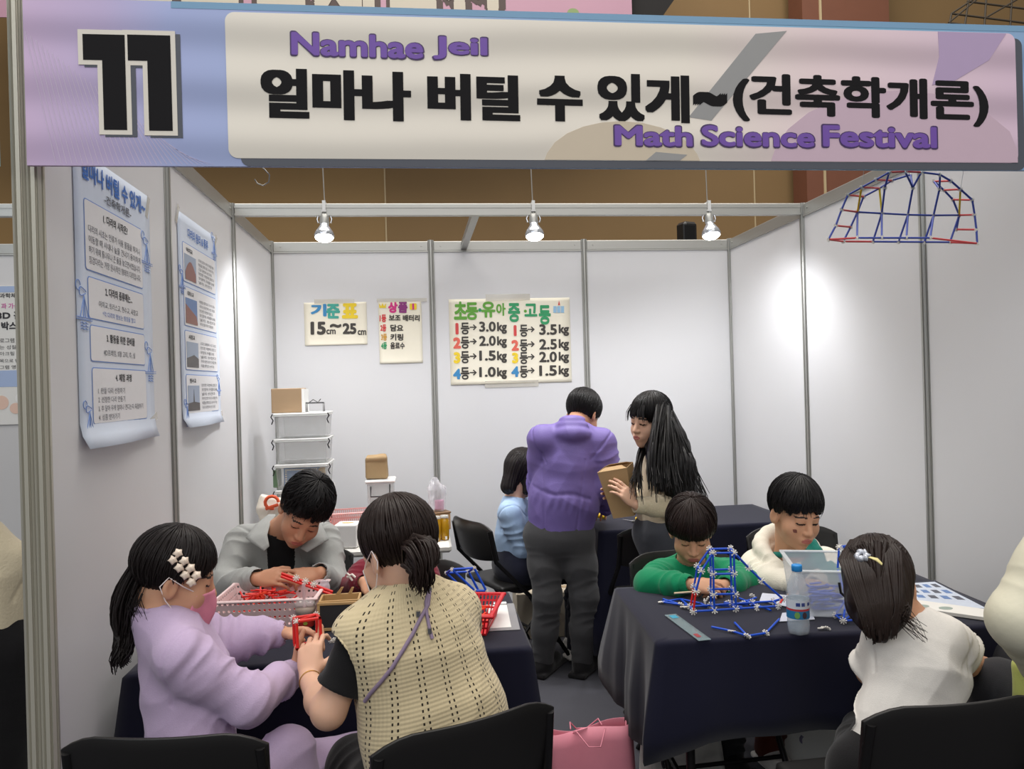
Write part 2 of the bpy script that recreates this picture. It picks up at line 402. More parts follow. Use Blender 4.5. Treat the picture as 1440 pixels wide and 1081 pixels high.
beam('trim_3', tuple(oy(669, 303, -U + 0.02)[:2]) + (2.412,), tuple(oy(652, 338, -0.01)[:2]) + (2.412,), 0.05)
beam('trim_4', (-3 * U, -U, 2.412), (-0.02, -U, 2.412))
beam('trim_5', (0.03, -3 * U, 2.412), (3 * U, -3 * U, 2.412))

# the hall behind
YH = 6.0
w = tag(empty('wall_hall'), kind='structure')
xa, xb = oy(541, 200, YH)[0], oy(700, 200, YH)[0]
MB().box(((xa - 12) / 2, YH + 0.1, 4.5), (xa + 12, 0.2, 9)).build('cladding', TAN, w)
MB().box(((xa + 14) / 2, YH + 0.1, 4.5), (14 - xa, 0.2, 9)).build('cladding', TAN2, w)
for px in (541, 1060):
    x = oy(px, 250, YH)[0]; MB().box((x, YH - 0.005, 4.5), (0.02, 0.02, 9)).build('seam', SEAM, w)
pl = tag(empty('wall_pillar'), kind='structure')
x0, x1 = oy(1131, 120, 5.4)[0], oy(1253, 120, 5.4)[0]; xs = oy(1156, 120, 5.4)[0]
MB().box(((x0 + x1) / 2, 5.6, 4.5), (x1 - x0, 0.4, 9)).build('panel', WOODP, pl); MB().box((xs, 5.395, 4.5), (0.035, 0.02, 9)).build('seam', SEAM, pl)

# big pink banner and black drape hanging high over the neighbouring stands
YB = 4.2
def onp(Y, *pts): return [(oy(px, py, Y)[0], oy(px, py, Y)[2]) for px, py in pts]
PINK = mat('pink_print', (158, 122, 140), 0.6, var=0.06, scale=1.5); CREAMP = mat('cream_print', (164, 158, 146), 0.6); DKBR = mat('dark_brown_print', (58, 44, 42), 0.6)
hb = thing('hanging_banner', 'large pink banner with cream outlined letters hanging in the hall behind the sign', 'banner', (0, 0, 0))
q = onp(YB, (-90, 24), (889, 26)); ztop = 8.2
MB().prism([(q[0][0], q[0][1]), (q[1][0], q[1][1]), (q[1][0], ztop), (q[0][0], ztop)], (0, YB, 0), (1, 0, 0), (0, 0, 1), 0.01).build('fabric', PINK, hb)
b = onp(YB, (62, 23), (704, 23)); zb = b[0][1] - 0.09
for off, mt, dp, bo in ((0.085, DKBR, 0.004, .115), (0.0, CREAMP, 0.010, .045)):
    lettering('lettering', '수학과학체험전', (0, YB, 0), (1, 0, 0), (0, 0, 1), (b[0][0] - off, zb + 0.01 - off, b[1][0] + off, zb + 1.10 + off), mt, hb, bo, dp)
g = onp(YB, (806, 20), (818, 20))
MB().prism(circle(g[0][0], g[0][1] + 0.02, 0.07, ry=0.05), (0, YB - 0.004, 0), (1, 0, 0), (0, 0, 1), 0.003).build('green_dot', mat('green_print', (110, 130, 84), 0.6), hb)
bl = thing('black_drape', 'black drape hanging high beside the pink banner', 'drape', (0, 0, 0))
q = onp(4.3, (889, 28), (928, 28), (952, -6), (952, -300), (889, -300)); MB().prism(q, (0, 4.3, 0), (1, 0, 0), (0, 0, 1), 0.03).build('cloth', mat('black_cloth', (24, 23, 24), 0.9), bl)
for px in (895, 945):
    a = oy(px, -298, 4.31); MB().cyl(a, a + np.array([0, 0, 0.4]), 0.006, 6).build('hanger', BLACKM, bl)
for px in (-60, 400, 860):
    a = oy(px, 20, YB); a[2] = ztop - 0.02; MB().cyl(a, a + np.array([0, 0, 0.8]), 0.006, 6).build('hanger', BLACKM, hb)
gt = thing('ceiling_grid', 'dark wire grid hanging above the right end of the sign', 'grid', (0, 0, 0)); m = MB()
def gl(p, q, r=0.012): m.cyl(oy(*p, 3.6), oy(*q, 3.6), r, 6)
for p, q in (((1338, 19), (1470, 36)), ((1360, 2), (1470, 16)), ((1334, 32), (1440, 46)), ((1338, 19), (1334, 40)), ((1362, 0), (1356, 40)), ((1388, -20), (1384, 42)), ((1424, -20), (1420, 46)), ((1338, 19), (1392, -16)), ((1386, 25), (1436, -4)), ((1400, -14), (1480, -2)), ((1334, 32), (1392, -16))): gl(p, q)
m.build('wire', mat('dark_wire', (70, 62, 52), 0.6), gt)
MB().cyl(oy(1424, -20, 3.6), oy(1424, -20, 3.6) + np.array([0, 0, 1.0]), 0.008, 6).build('hanger', BLACKM, gt)

# ------------------------------------------------------------------ printed fascia of this stand
YF = -3.02
def F(px, py): p = oy(px, py, YF); return (p[0], p[2])
X0, X1, Z0, Z1 = 0.022, 2.95, 2.052, 2.440
fb = thing('fascia_banner', 'wide lilac and cream printed sign numbered 11 across the top of the stand', 'sign', (0, YF, 2.05))
def grad(name, stops, axis, lo, hi, bump=True):
    m_ = bpy.data.materials.new(name); m_.use_nodes = True; nt = m_.node_tree; bs = nt.nodes['Principled BSDF']; bs.inputs['Roughness'].default_value = 0.55; bs.inputs['Specular IOR Level'].default_value = 0.3
    tc = nt.nodes.new('ShaderNodeTexCoord'); sp = nt.nodes.new('ShaderNodeSeparateXYZ'); mr = nt.nodes.new('ShaderNodeMapRange'); mr.inputs[1].default_value = lo; mr.inputs[2].default_value = hi
    cr = nt.nodes.new('ShaderNodeValToRGB'); nt.links.new(tc.outputs['Object'], sp.inputs[0]); nt.links.new(sp.outputs[axis], mr.inputs[0]); nt.links.new(mr.outputs[0], cr.inputs[0]); nt.links.new(cr.outputs[0], bs.inputs['Base Color'])
    e = cr.color_ramp.elements
    while len(e) < len(stops): e.new(0.5)
    for el, (p, c) in zip(e, stops): el.position = p; el.color = lin(c) + (1,)
    if bump:
        wv = nt.nodes.new('ShaderNodeTexWave'); wv.bands_direction = 'Z'; wv.inputs['Scale'].default_value = 2.3; wv.inputs['Distortion'].default_value = 2.5; wv.inputs['Detail'].default_value = 2; wv.inputs['Detail Scale'].default_value = 0.4
        bp = nt.nodes.new('ShaderNodeBump'); bp.inputs['Strength'].default_value = 0.55; bp.inputs['Distance'].default_value = 0.012
        nt.links.new(tc.outputs['Object'], wv.inputs[0]); nt.links.new(wv.outputs[1], bp.inputs['Height']); nt.links.new(bp.outputs[0], bs.inputs['Normal'])
    return m_
BASE = grad('fascia_print', [(0, (208, 184, 216)), (0.06, (194, 180, 217)), (0.11, (172, 183, 226)), (0.3, (160, 184, 224)), (0.72, (130, 182, 212)), (0.93, (150, 172, 212)), (1, (170, 206, 214))], 0, X0, X1)
CREAM = grad('fascia_cream_print', [(0, (240, 234, 222)), (0.55, (240, 233, 221)), (0.72, (234, 214, 217)), (1, (222, 196, 216))], 0, 0.47, 2.52)
EX, EZ = (1, 0, 0), (0, 0, 1); FO = (0, YF, 0)
MB().prism([(X0, Z0), (X1, Z0), (X1, Z1), (X0, Z1)], FO, EX, EZ, 0.010).build('fabric', BASE, fb, True)
def decal(name, poly, m_, dp, parent=fb, org=FO): return MB().prism(poly, (org[0], org[1] - dp, org[2]), EX, EZ, 0.0004).build(name, m_, parent, True)
BLK = mat('black_ink', (32, 31, 33), 0.75, spec=0.15); TOPS = mat('blue_strip_print', (130, 172, 206), 0.55)
decal('blue_strip', [(0.35, 2.424), (X1, 2.424), (X1, Z1), (0.35, Z1)], TOPS, 0.0006)
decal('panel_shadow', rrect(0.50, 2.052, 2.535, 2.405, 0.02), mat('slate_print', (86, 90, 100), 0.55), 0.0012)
pxl, pxr, pzb, pzt = 0.472, 2.515, 2.071, 2.418
decal('cream_panel', rrect(pxl, pzb, pxr, pzt, 0.022), CREAM, 0.0018)
GRY = mat('grey_band_print', (160, 160, 160), 0.55); LAV = mat('lavender_print', (190, 168, 204), 0.55); BGE = mat('beige_circle_print', (216, 202, 180), 0.55); PNK = mat('pink_circle_print', (214, 188, 204), 0.55)
def clip(px): return [(min(max(x, pxl), pxr - 0.002), min(max(z, pzb + 0.001), pzt - 0.001)) for x, z in px]
decal('grey_band', clip([F(1062, 48), F(1106, 44), F(1000, 170), F(968, 165)]), GRY, 0.0024)
decal('grey_band', [F(922, 214), F(966, 218), F(956, 226), F(908, 226)][::-1], GRY, 0.0029)
decal('lavender_shape', clip([F(1318, 40), F(1414, 45), F(1390, 85), F(1340, 115), F(1310, 120), F(1320, 80)]), LAV, 0.0026)
decal('pink_circle', clip([(2.18 + 0.36 * math.cos(k * 0.2618), 2.05 + 0.21 * math.sin(k * 0.2618)) for k in range(13)]), PNK, 0.0024)
decal('beige_circle', clip([(1.43 + 0.20 * math.cos(k * 0.2618), 2.06 + 0.11 * math.sin(k * 0.2618)) for k in range(13)]), BGE, 0.0024)
LINE = mat('pale_line_print', (216, 204, 224), 0.55); m = MB()
for k in range(34):
    x = X0 + 0.004 + k * 0.0115; zt = 2.36 - k * 0.0095; m.prism([(x, zt), (x + 0.0012, zt), (min(x + 0.06 + k * 0.0002, 0.45), Z0 + 0.004), (min(x + 0.0588 + k * 0.0002, 0.4488), Z0 + 0.004)], (0, YF - 0.0010, 0), EX, EZ, 0.0003) if zt > Z0 + 0.02 else None
m.build('line_pattern', LINE, fb, True)
# the 11
one = [(0, 1), (1, 1), (1, 0), (0.45, 0), (0.45, 0.73), (0, 0.73)]
SLATE = mat('slate_print', (86, 90, 100), 0.55)
for x_, z_, w_, h_ in ((0.152, 2.135, 0.093, 0.222), (0.251, 2.134, 0.096, 0.224)):
    def sh(g, dx=0, dz=0): return [(x_ + dx + px * w_ + (g if px > 0.5 else -g), z_ + dz + pz * h_ + (g if (pz > 0.9) else -g)) if not (0.1 < px < 0.9) else (x_ + dx + px * w_ - g, z_ + dz + pz * h_ - g) for px, pz in one]
    decal('number_shadow', sh(0.010, 0.012, -0.006), SLATE, 0.0012 + x_ * 1e-3)
    decal('number_outline', sh(0.011), mat('cream_ink', (232, 226, 214), 0.55), 0.0020 + x_ * 1e-3)
    decal('number', sh(0), BLK, 0.0028 + x_ * 1e-3)
PUR = mat('purple_ink', (120, 84, 176), 0.5); PURD = mat('dark_purple_ink', (74, 52, 104), 0.5)
def fbox(px0, py0, px1, py1): a, b = F(px0, (py0 + py1) / 2), F(px1, (py0 + py1) / 2); c, d = F((px0 + px1) / 2, py1), F((px0 + px1) / 2, py0); return (a[0], c[1], b[0], d[1])
def fsay(body, px0, py0, px1, py1, m_, bold, dp, tilt=0.0): lettering('lettering', body, FO, EX, EZ, fbox(px0, py0, px1, py1), m_, fb, bold, dp, rot=tilt, square=body[0] > 'z')
for body, px0, px1, y0, y1 in (('Namhae', 408, 597, 47, 83), ('Jeil', 607, 687, 51, 87)):
    fsay(body, px0, y0, px1, y1, PURD, 0.050, 0.0030, -0.012); fsay(body, px0 + 2, y0 + 2, px1 - 2, y1 - 2, PUR, 0.036, 0.0036, -0.012)
for body, px0, px1, y0, y1 in (('얼마나', 367, 578, 99, 169), ('버틸', 601, 731, 105, 170), ('수', 755, 819, 107, 171), ('있게', 840, 969, 105, 172), ('~', 974, 1022, 130, 150), ('(건축학개론)', 1030, 1389, 108, 175)):
    fsay(body, px0, y0, px1, y1, BLK, (0.044 if '게' in body or '개' in body else 0.060, 0.030), 0.0030, -0.012)
for body, px0, px1, y0, y1 in (('Math', 862, 975, 176, 208), ('Science', 984, 1146, 176, 209), ('Festival', 1154, 1318, 176, 210)):
    fsay(body, px0, y0, px1, y1, PURD, 0.050, 0.0034, -0.006); fsay(body, px0 + 2, y0 + 2, px1 - 2, y1 - 2, PUR, 0.036, 0.0040, -0.006)
# neighbour's fascia and wall poster
nf = thing('fascia_banner', 'pale cyan printed sign of the neighbouring stand left of the post', 'sign', (0, YF, 2.05))
MB().prism([(-2.9, Z0), (-0.040, Z0), (-0.040, Z1), (-2.9, Z1)], FO, EX, EZ, 0.010).build('fabric', grad('cyan_fascia_print', [(0, (170, 205, 214)), (1, (196, 220, 222))], 2, Z0, Z1), nf, True)
PAPER = mat('white_paper', (232, 232, 230), 0.6, spec=0.3); INK = mat('dark_ink', (54, 54, 60), 0.6)
np_ = thing('neighbour_poster', 'white and pale blue poster on the wall of the neighbouring stand', 'poster', (0, -0.02, 0)); NO = (0, -0.012, 0)
a, b = oy(-70, 402, -0.012), oy(37, 596, -0.012)
MB().prism([(a[0], b[2]), (b[0], b[2]), (b[0], a[2]), (a[0], a[2])], NO, EX, EZ, 0.003).build('sheet', PAPER, np_, True)
def nbox(p): a_, b_ = oy(p[0], p[3], -0.012), oy(p[2], p[1], -0.012); return (a_[0], a_[2], b_[0], b_[2])
q = nbox((-70, 402, 37, 412)); decal('blue_strip', [(q[0], q[1]), (q[2], q[1]), (q[2], q[3]), (q[0], q[3])], mat('poster_blue_print', (170, 190, 226), 0.6), 0.001, np_, NO)
q = nbox((-70, 520, 37, 546)); decal('blue_strip', [(q[0], q[1]), (q[2], q[1]), (q[2], q[3]), (q[0], q[3])], mat('poster_blue_print', (170, 190, 226), 0.6), 0.001, np_, NO)
for body, p, m_, bd in (('학과학체험', (-8, 412, 30, 419), INK, 0.02), ('과 가상', (2, 426, 27, 434), mat('pink_ink', (206, 100, 170), 0.6), 0.02), ('3D 홀', (-4, 437, 33, 449), INK, 0.04), ('박스', (2, 452, 24, 464), INK, 0.04),
                        ('로그램 구', (0, 475, 30, 482), INK, 0.0), ('는 성질을', (0, 485, 30, 491), INK, 0.0), ('아크릴 스', (0, 494, 30, 500), INK, 0.0), ('목으로 반사', (0, 504, 34, 510), INK, 0.0), ('그램 영상', (0, 513, 30, 519), INK, 0.0)):
    lettering('lettering', body, NO, EX, EZ, nbox(p), m_, np_, bd, 0.0018)
for p, m_ in (((2, 566, 9), mat('skin_print', (232, 200, 184), 0.6)), ((22, 574, 7), mat('skin_print', (232, 200, 184), 0.6)), ((31, 560, 8), mat('white_print', (240, 240, 240), 0.6))):
    c = oy(p[0], p[1], -0.012); decal('drawn_blob', circle(c[0], c[2], p[2] * 5 / 1080), m_, 0.0016, np_, NO)

# ------------------------------------------------------------------ spotlights clipped on the cross beam
BULB = mat('bulb_glass', (196, 200, 206), 0.12, 0.55, spec=0.8); GLOW = mat('lit_bulb_face', (255, 250, 240), 0.5, emit=22.0)
CHROME = mat('chrome', (190, 190, 192), 0.15, 0.95)
for i, (px, yaw) in enumerate(((457, 0.1), (750, 0.0), (996, -0.12))):
    x = oy(px, 320, -U)[0]; z = 2.375
    where = ('clear bulb spotlight on the cross beam nearest the left wall', 'clear bulb spotlight in the middle of the cross beam', 'clear bulb spotlight on the cross beam nearest the right wall')[i]
    t = thing('spotlight', where, 'lamp', (x, -U, z), 0, 'spotlights on the cross beam')
    R = rotx(-0.28)
    m = MB(); m.box((0, -0.022, 0.055), (0.016, 0.008, 0.05)); m.box((0, 0.0, 0.074), (0.016, 0.05, 0.006)); m.box((0, -0.012, 0.028), (0.022, 0.026, 0.008)); m.build('clamp', mat('white_plastic', (226, 226, 224), 0.4), t)
    m = MB(); m.lathe([(0.0, 0.02), (0.016, 0.02), (0.022, 0.0), (0.024, -0.035), (0.019, -0.045)], (0, -0.01, 0.0), 20, R); m.build('socket', ALU, t)
    for s in (-1, 1): m = MB(); m.tube([(s * 0.028, -0.01, 0.012), (s * 0.036, -0.012, -0.012), (s * 0.03, -0.014, -0.03)], 0.005, 8); m.build('bracket', CHROME, t)
    
    m = MB(); m.lathe([(0.019, -0.03), (0.023, -0.05), (0.034, -0.068), (0.046, -0.088), (0.049, -0.103), (0.045, -0.113)], (0, -0.01, 0), 28, R); m.build('bulb', BULB, t)
    m = MB(); m.lathe([(0.045, -0.113), (0.034, -0.123), (0.018, -0.128), (0.0005, -0.129)], (0, -0.01, 0), 28, R); m.build('bulb_face', GLOW, t)
    m = MB(); m.tube([(0, 0.004, 0.02), (0.004, 0.012, 0.06), (0, 0.006, 0.10), (-0.004, 0.004, 0.30)], 0.003, 6); m.build('cord', mat('grey_cord', (150, 146, 138), 0.6), t)
    l = bpy.data.lights.new('spotlight_beam', 'SPOT'); l.energy = 30; l.spot_size = 2.6; l.spot_blend = 0.8; l.shadow_soft_size = 0.035; l.color = (0.97, 0.98, 1.0)
    lo = bpy.data.objects.new('spotlight_beam', l); COL.objects.link(lo); lo.parent = t; lo.location = (0, -0.05, -0.15); lo.rotation_euler = Vector((0.25 * (i - 1), 0.25, -0.9)).to_track_quat('-Z', 'Y').to_euler()

# speaker on a stand behind the back wall, and a wire hook under the fascia
t = thing('loudspeaker', 'black loudspeaker showing above the back wall beside the right spotlight', 'speaker', tuple(oy(966, 336, 0.8)[:2]) + (0,))
zt = oy(966, 313, 0.8)[2]
MB().box((0, 0, zt - 0.14), (0.125, 0.12, 0.28), rotz(0.3), 0.02).build('cabinet', BLACKP, t); MB().box((0, -0.062, zt - 0.14), (0.10, 0.006, 0.22), rotz(0.3), 0.002).build('grille', BLACKM, t)
m = MB(); m.cyl((0, 0, 0.6), (0, 0, zt - 0.28), 0.016, 12); m.build('pole', BLACKM, t)
for k in range(3):
    a = k * 2.094; MB().cyl((0, 0, 0.65), (0.4 * math.cos(a), 0.4 * math.sin(a), 0.012), 0.012, 8).build('leg', BLACKM, t)
m = MB(); P = [np.array([oy(366, 234, -2.9)[0], -2.965, 2.39])] + [oy(px, py, -2.9) for px, py in ((366, 234), (372, 238), (379, 246), (378, 256), (370, 261), (362, 258), (358, 252))]; m.tube(P, 0.0016, 6)
tag(m.build('wire_hook', mat('steel_wire', (170, 168, 160), 0.3, 0.9)), 'thin bent wire hook hanging under the sign near the left', 'hook')
# ================================================================== posters in the stand
BLUEL = mat('poster_line_blue', (120, 152, 214), 0.6); BLUET = mat('poster_title_blue', (62, 112, 190), 0.6); PALEB = mat('poster_pale_blue', (212, 222, 238), 0.45, spec=0.4)
WHITEB = mat('poster_white_box', (228, 228, 230), 0.45); GINK = mat('grey_ink', (88, 90, 100), 0.6)
TAPE = mat('clear_tape', (220, 216, 206), 0.25, alpha=0.45)
def sheet(name, O, ex, ey, w, h, m_, parent, curl=0.03, curl_h=0.06, wav=0.0):
    """a sheet of paper hung on a wall, its bottom edge curling off the wall"""
    ex = np.array(ex, float); ey = np.array(ey, float); nz = np.cross(ex, ey); nx, ny = 13, 25; V = []
    for j in range(ny):
        v = j / (ny - 1); y = v * h
        for i in range(nx):
            u = i / (nx - 1); c = max(0, 1 - y / curl_h) ** 2 * curl * (0.7 + 0.3 * math.sin(u * 5)); V.append(np.asarray(O) + ex * u * w + ey * y + nz * (0.002 + c + wav * (1 + math.sin(u * 7 + v * 9)) * 0.5 * max(0, 1 - y / 0.3)))
    Fc = [(j * nx + i, j * nx + i + 1, (j + 1) * nx + i + 1, (j + 1) * nx + i) for j in range(ny - 1) for i in range(nx - 1)]
    o = raw_mesh(name, V, Fc, m_, None, True, parent, True); md = o.modifiers.new('thickness', 'SOLIDIFY'); md.thickness = 0.0006; return o
def wall_poster(name, label, y0, z0, w, h, dz):
    t = thing(name, label, 'poster', (0.004, y0 + w / 2, z0)); O = np.array([0.0045, y0, z0]); ex, ey = (0, 1, 0), (0, 0, 1)
    sheet('sheet', O - np.array([0, 0, dz]), ex, ey, w, h + dz, PALEB, t, 0.035, dz + 0.02)
    O2 = O + np.array([0.003, 0, 0])
    def box(u0, v0, u1, v1): return (u0 * w, (1 - v1) * h, u1 * w, (1 - v0) * h)
    def panel(u0, v0, u1, v1):
        a = box(u0, v0, u1, v1); MB().prism(rrect(*a, 0.012), O2, ex, ey, 0.0004).build('box_outline', BLUEL, t, True)
        MB().prism(rrect(a[0] + 0.003, a[1] + 0.003, a[2] - 0.003, a[3] - 0.003, 0.010), O2 + np.array([0.0006, 0, 0]), ex, ey, 0.0004).build('text_box', WHITEB, t, True)
    def say(body, u0, v0, u1, v1, m_=GINK, bold=0.0): lettering('lettering', body, O2, ex, ey, box(u0, v0, u1, v1), m_, t, bold, 0.0014)
    def tape(u, v, a=0.5):
        R = (math.cos(a), math.sin(a)); MB().prism([(u * w + dx * R[0] - dy * R[1], (1 - v) * h + dx * R[1] + dy * R[0]) for dx, dy in ((-.04, -.012), (.04, -.012), (.04, .012), (-.04, .012))], O2, ex, ey, 0.0003).build('tape', TAPE, t, True)
    def icon(u, v, s=0.05, cloud=True):
        x, y = u * w, (1 - v) * h; m_ = MB(); L = lambda *p: m_.tube([O2 + np.array([0.0012, x + a * s, y + b * s]) for a, b in p], 0.0011, 5)
        L((-0.5, 0), (0, 1.2), (0.5, 0)); L((-0.12, 0), (0, 1.2), (0.12, 0)); L((-1, 0), (1, 0)); L((-1, -.12), (1, -.12))
        for k in range(3): L(*[(-.45 + i * .15, -.3 - k * .16 + .05 * math.sin(i * 2)) for i in range(7)])
        m_.build('bridge_drawing', BLUEL, t, True)
        if cloud:
            m_ = MB(); m_.tube([O2 + np.array([0.0012, x + (-.7 + .28 * math.cos(k * .5)) * s, y + (1.7 + .28 * math.sin(k * .5)) * s]) for k in range(13)], 0.0011, 5)
            m_.tube([O2 + np.array([0.0012, x + (-.2 + (.42 + .07 * math.cos(k * 1.5)) * math.cos(k * .5)) * s, y + (1.4 + (.22 + .05 * math.cos(k * 1.5)) * math.sin(k * .5)) * s]) for k in range(13)], 0.0011, 5)
            m_.build('cloud_drawing', BLUEL, t, True)
    return t, panel, say, tape, icon, box, O2
t, panel, say, tape, icon, box, O2 = wall_poster('wall_poster', 'tall pale blue text poster with four white boxes, nearer the front post', -2.745, 1.425, 0.575, 0.762, 0.05)
say('얼마나 버틸 수 있게~', .08, .022, .92, .098, BLUET, 0.03); say('-건축학개론-', .34, .110, .70, .146, GINK, 0.02)
panel(.10, .165, .86, .425); say('1. 다리의 시작은?', .32, .190, .64, .225, INK, 0.02)
for k, s in enumerate(('다리의 시초는 인류가 이동 물품을 하거나', '이동할 때 시내나 늪을 건너기 용이하게', '하기 위해 통나무나 큰 돌을 놓으면서였습니다.', '징검다리는 가장 원시적인 형태의 다리입니다.')): say(s, .14, .256 + k * .038, .82, .284 + k * .038)
panel(.12, .445, .86, .60); say('2. 다리의 종류에는...', .32, .468, .68, .502, INK, 0.02); say('아치교, 트러스교, 현수교, 사장교', .24, .525, .76, .55); say('*각 다리의 정보는 뒷장을 참고', .28, .562, .72, .582, BLUET)
panel(.13, .62, .86, .755); say('3. 활동을 위한 준비물', .32, .645, .70, .678, INK, 0.02); say('4D프레임, S형 고리, 추, 실', .28, .705, .70, .73)
panel(.14, .775, .87, .985); say('4. 체험 과정', .42, .795, .64, .826, INK, 0.02)
for k, s in enumerate(('1. 만들 다리 선정하기', '2. 선정한 다리 만들기', '3. 추 달아 무게 얼마나 견디는지 측정하기', '4. 상품 받아가기')): say(s, .20, .850 + k * .033, (.54, .54, .80, .46)[k], .873 + k * .033)
icon(.93, .30); icon(.07, .60); icon(.94, .78); icon(.10, 1.0, 0.04); tape(.97, .05, 1.2); tape(.03, .01, 0.8); tape(.97, .99, 0.3)
t, panel, say, tape, icon, box, O2 = wall_poster('wall_poster', 'narrow pale blue poster with four small bridge photos, between the two left wall posts', -1.865, 1.415, 0.555, 0.80, 0.03)
say('다리의 원리 & 종류', .22, .055, .74, .105, BLUET, 0.02)
pc = [mat('photo_sky', (150, 164, 186), 0.4), mat('photo_blue', (98, 128, 178), 0.4), mat('photo_dark', (70, 66, 68), 0.4), mat('photo_brick', (140, 92, 84), 0.4)]
for k, (nm, sk, gr) in enumerate((('아치교', 0, 3), ('트러스교', 1, 3), ('사장교', 0, 2), ('현수교', 0, 2))):
    v = .135 + k * .215; panel(.09, v, .93, v + .195); say(nm, .17, v + .02, .32, v + .043, INK, 0.03)
    a = box(.12, v + .055, .40, v + .180)
    MB().prism([(a[0], a[1]), (a[2], a[1]), (a[2], a[3]), (a[0], a[3])], O2 + np.array([0.0012, 0, 0]), (0, 1, 0), (0, 0, 1), 0.0004).build('photo', pc[sk], t, True)
    ww, hh = a[2] - a[0], a[3] - a[1]
    shp = ([(0.05, .3)] + [(.05 + .9 * i / 8, .3 + .45 * math.sin(math.pi * i / 8)) for i in range(1, 8)] + [(.95, .3), (.95, 0), (.05, 0)], [(0, .75), (.9, .35), (1, .1), (1, 0), (0, 0)], [(0, .35), (.3, .42), (.6, .5), (1, .36), (1, 0), (0, 0)], [(0, .3), (.45, .35), (.5, .85), (.55, .35), (1, .3), (1, 0), (0, 0)])[k]
    MB().prism([(a[0] + x * ww, a[1] + y * hh) for x, y in shp][::-1], O2 + np.array([0.0018, 0, 0]), (0, 1, 0), (0, 0, 1), 0.0004).build('photo_bridge', pc[gr], t, True)
    for j in range(6): say(('무지개 모양의 아치가 다리를 받쳐', '하중을 양쪽으로 나누어 주는', '구조로 오래전부터 쓰인 다리로', '단단한 지반에 알맞고', '모양이 아름다워', '널리 쓰인다')[(j + k) % 6], .46, v + .045 + j * .023, .88 - .06 * (j % 3 == 2), v + .061 + j * .023)
icon(.92, .10, 0.045); icon(.06, .36, 0.04); icon(.95, .86, 0.035); icon(.10, 1.0, 0.04); tape(.0, .02, 1.1); tape(.97, .03, 0.9); tape(.97, 1.0, 0.2)

# hand lettered sheets on the back wall
def back_sheet(name, label, q, lines, tp):
    P = [oy(*p, -0.008) for p in q]; x0 = (P[0][0] + P[3][0]) / 2; x1 = (P[1][0] + P[2][0]) / 2; z0 = (P[3][2] + P[2][2]) / 2; z1 = (P[0][2] + P[1][2]) / 2
    t = thing(name, label, 'sign', ((x0 + x1) / 2, -0.006, z0)); O = np.array([0, -0.006, 0]); rot = math.atan2(P[1][2] - P[0][2], P[1][0] - P[0][0])
    sheet('sheet', (x0, -0.005, z0), EX, EZ, x1 - x0, z1 - z0, mat('cream_card', (236, 230, 212), 0.6), t, 0.006, 0.05)
    for body, b, m_, bold in lines:
        a_, c_ = oy(b[0], b[3], -0.008), oy(b[2], b[1], -0.008); lettering('lettering', body, O, EX, EZ, (a_[0], a_[2], c_[0], c_[2]), m_, t, bold, 0.0038, rot=rot, fit=body not in '1234')
    for b in tp:
        a_, c_ = oy(b[0], b[3], -0.008), oy(b[2], b[1], -0.008); MB().prism([(a_[0], a_[2]), (c_[0], a_[2]), (c_[0], c_[2]), (a_[0], c_[2])], O + np.array([0, -0.0045, 0]), EX, EZ, 0.0003).build('tape', TAPE, t, True)
    return t, O
def pen(n, c): return mat(n + '_marker', c, 0.6)
KB = pen('black', (62, 58, 54)); PBLUE = pen('blue', (58, 134, 186)); PTEAL = pen('teal', (64, 160, 146)); PYEL = pen('yellow', (232, 202, 44)); PPINK = pen('pink', (206, 50, 130)); PPUR = pen('plum', (136, 50, 120)); PRED = pen('red', (206, 70, 70)); PORA = pen('coral', (220, 100, 84)); PGRN = pen('leaf_green', (96, 160, 58)); PDGR = pen('green', (50, 150, 98))
back_sheet('lettered_sheet', 'cream landscape sheet marked 15cm to 25cm, leftmost on the back wall', ((427, 425), (516, 425), (516, 485), (429, 485)),
    [('기', (437, 427, 459, 445), PBLUE, .05), ('준', (459, 427, 478, 448), PTEAL, .05), ('표', (481, 426, 503, 448), PYEL, .06), ('15', (437, 452, 458, 471), KB, .05), ('cm', (459, 463, 472, 470), KB, .03), ('~', (464, 455, 480, 461), KB, .04), ('25', (482, 454, 501, 470), KB, .05), ('cm', (503, 464, 515, 471), KB, .03)], ((442, 420, 498, 427),))
t, O = back_sheet('lettered_sheet', 'cream portrait sheet with a coloured prize list, middle of the back wall sheets', ((532, 423), (593, 424), (594, 510), (534, 511)),
    [('상', (546, 424, 559, 440), PPINK, .06), ('품', (560, 424, 573, 440), PPUR, .06), ('1등', (534, 442, 543, 453), PRED, .05), ('보조 배터리', (547, 442, 590, 452), KB, .04), ('2등', (535, 456, 543, 466), PRED, .05), ('담요', (549, 456, 567, 466), KB, .04), ('3등', (536, 469, 544, 479), pen('ochre', (200, 150, 60)), .05), ('키링', (549, 469, 567, 479), KB, .04), ('4등', (536, 481, 544, 491), PDGR, .05), ('음료수', (549, 481, 569, 491), KB, .04)], ((530, 419, 600, 425),))
a = oy(538, 430, -0.008); MB().prism([(a[0] - .02, a[2] - .013), (a[0] + .02, a[2] - .013), (a[0] + .022, a[2] + .016), (a[0] + .009, a[2] - .002), (a[0], a[2] + .018), (a[0] - .009, a[2] - .002), (a[0] - .022, a[2] + .016)], O + np.array([0, -0.0038, 0]), EX, EZ, 0.0004).build('crown_drawing', PYEL, t, True)
a = oy(581, 431, -0.008); MB().prism(rrect(a[0] - .022, a[2] - .02, a[0] + .022, a[2] + .02, .006), O + np.array([0, -0.0038, 0]), EX, EZ, 0.0004).build('gift_drawing', PYEL, t, True)
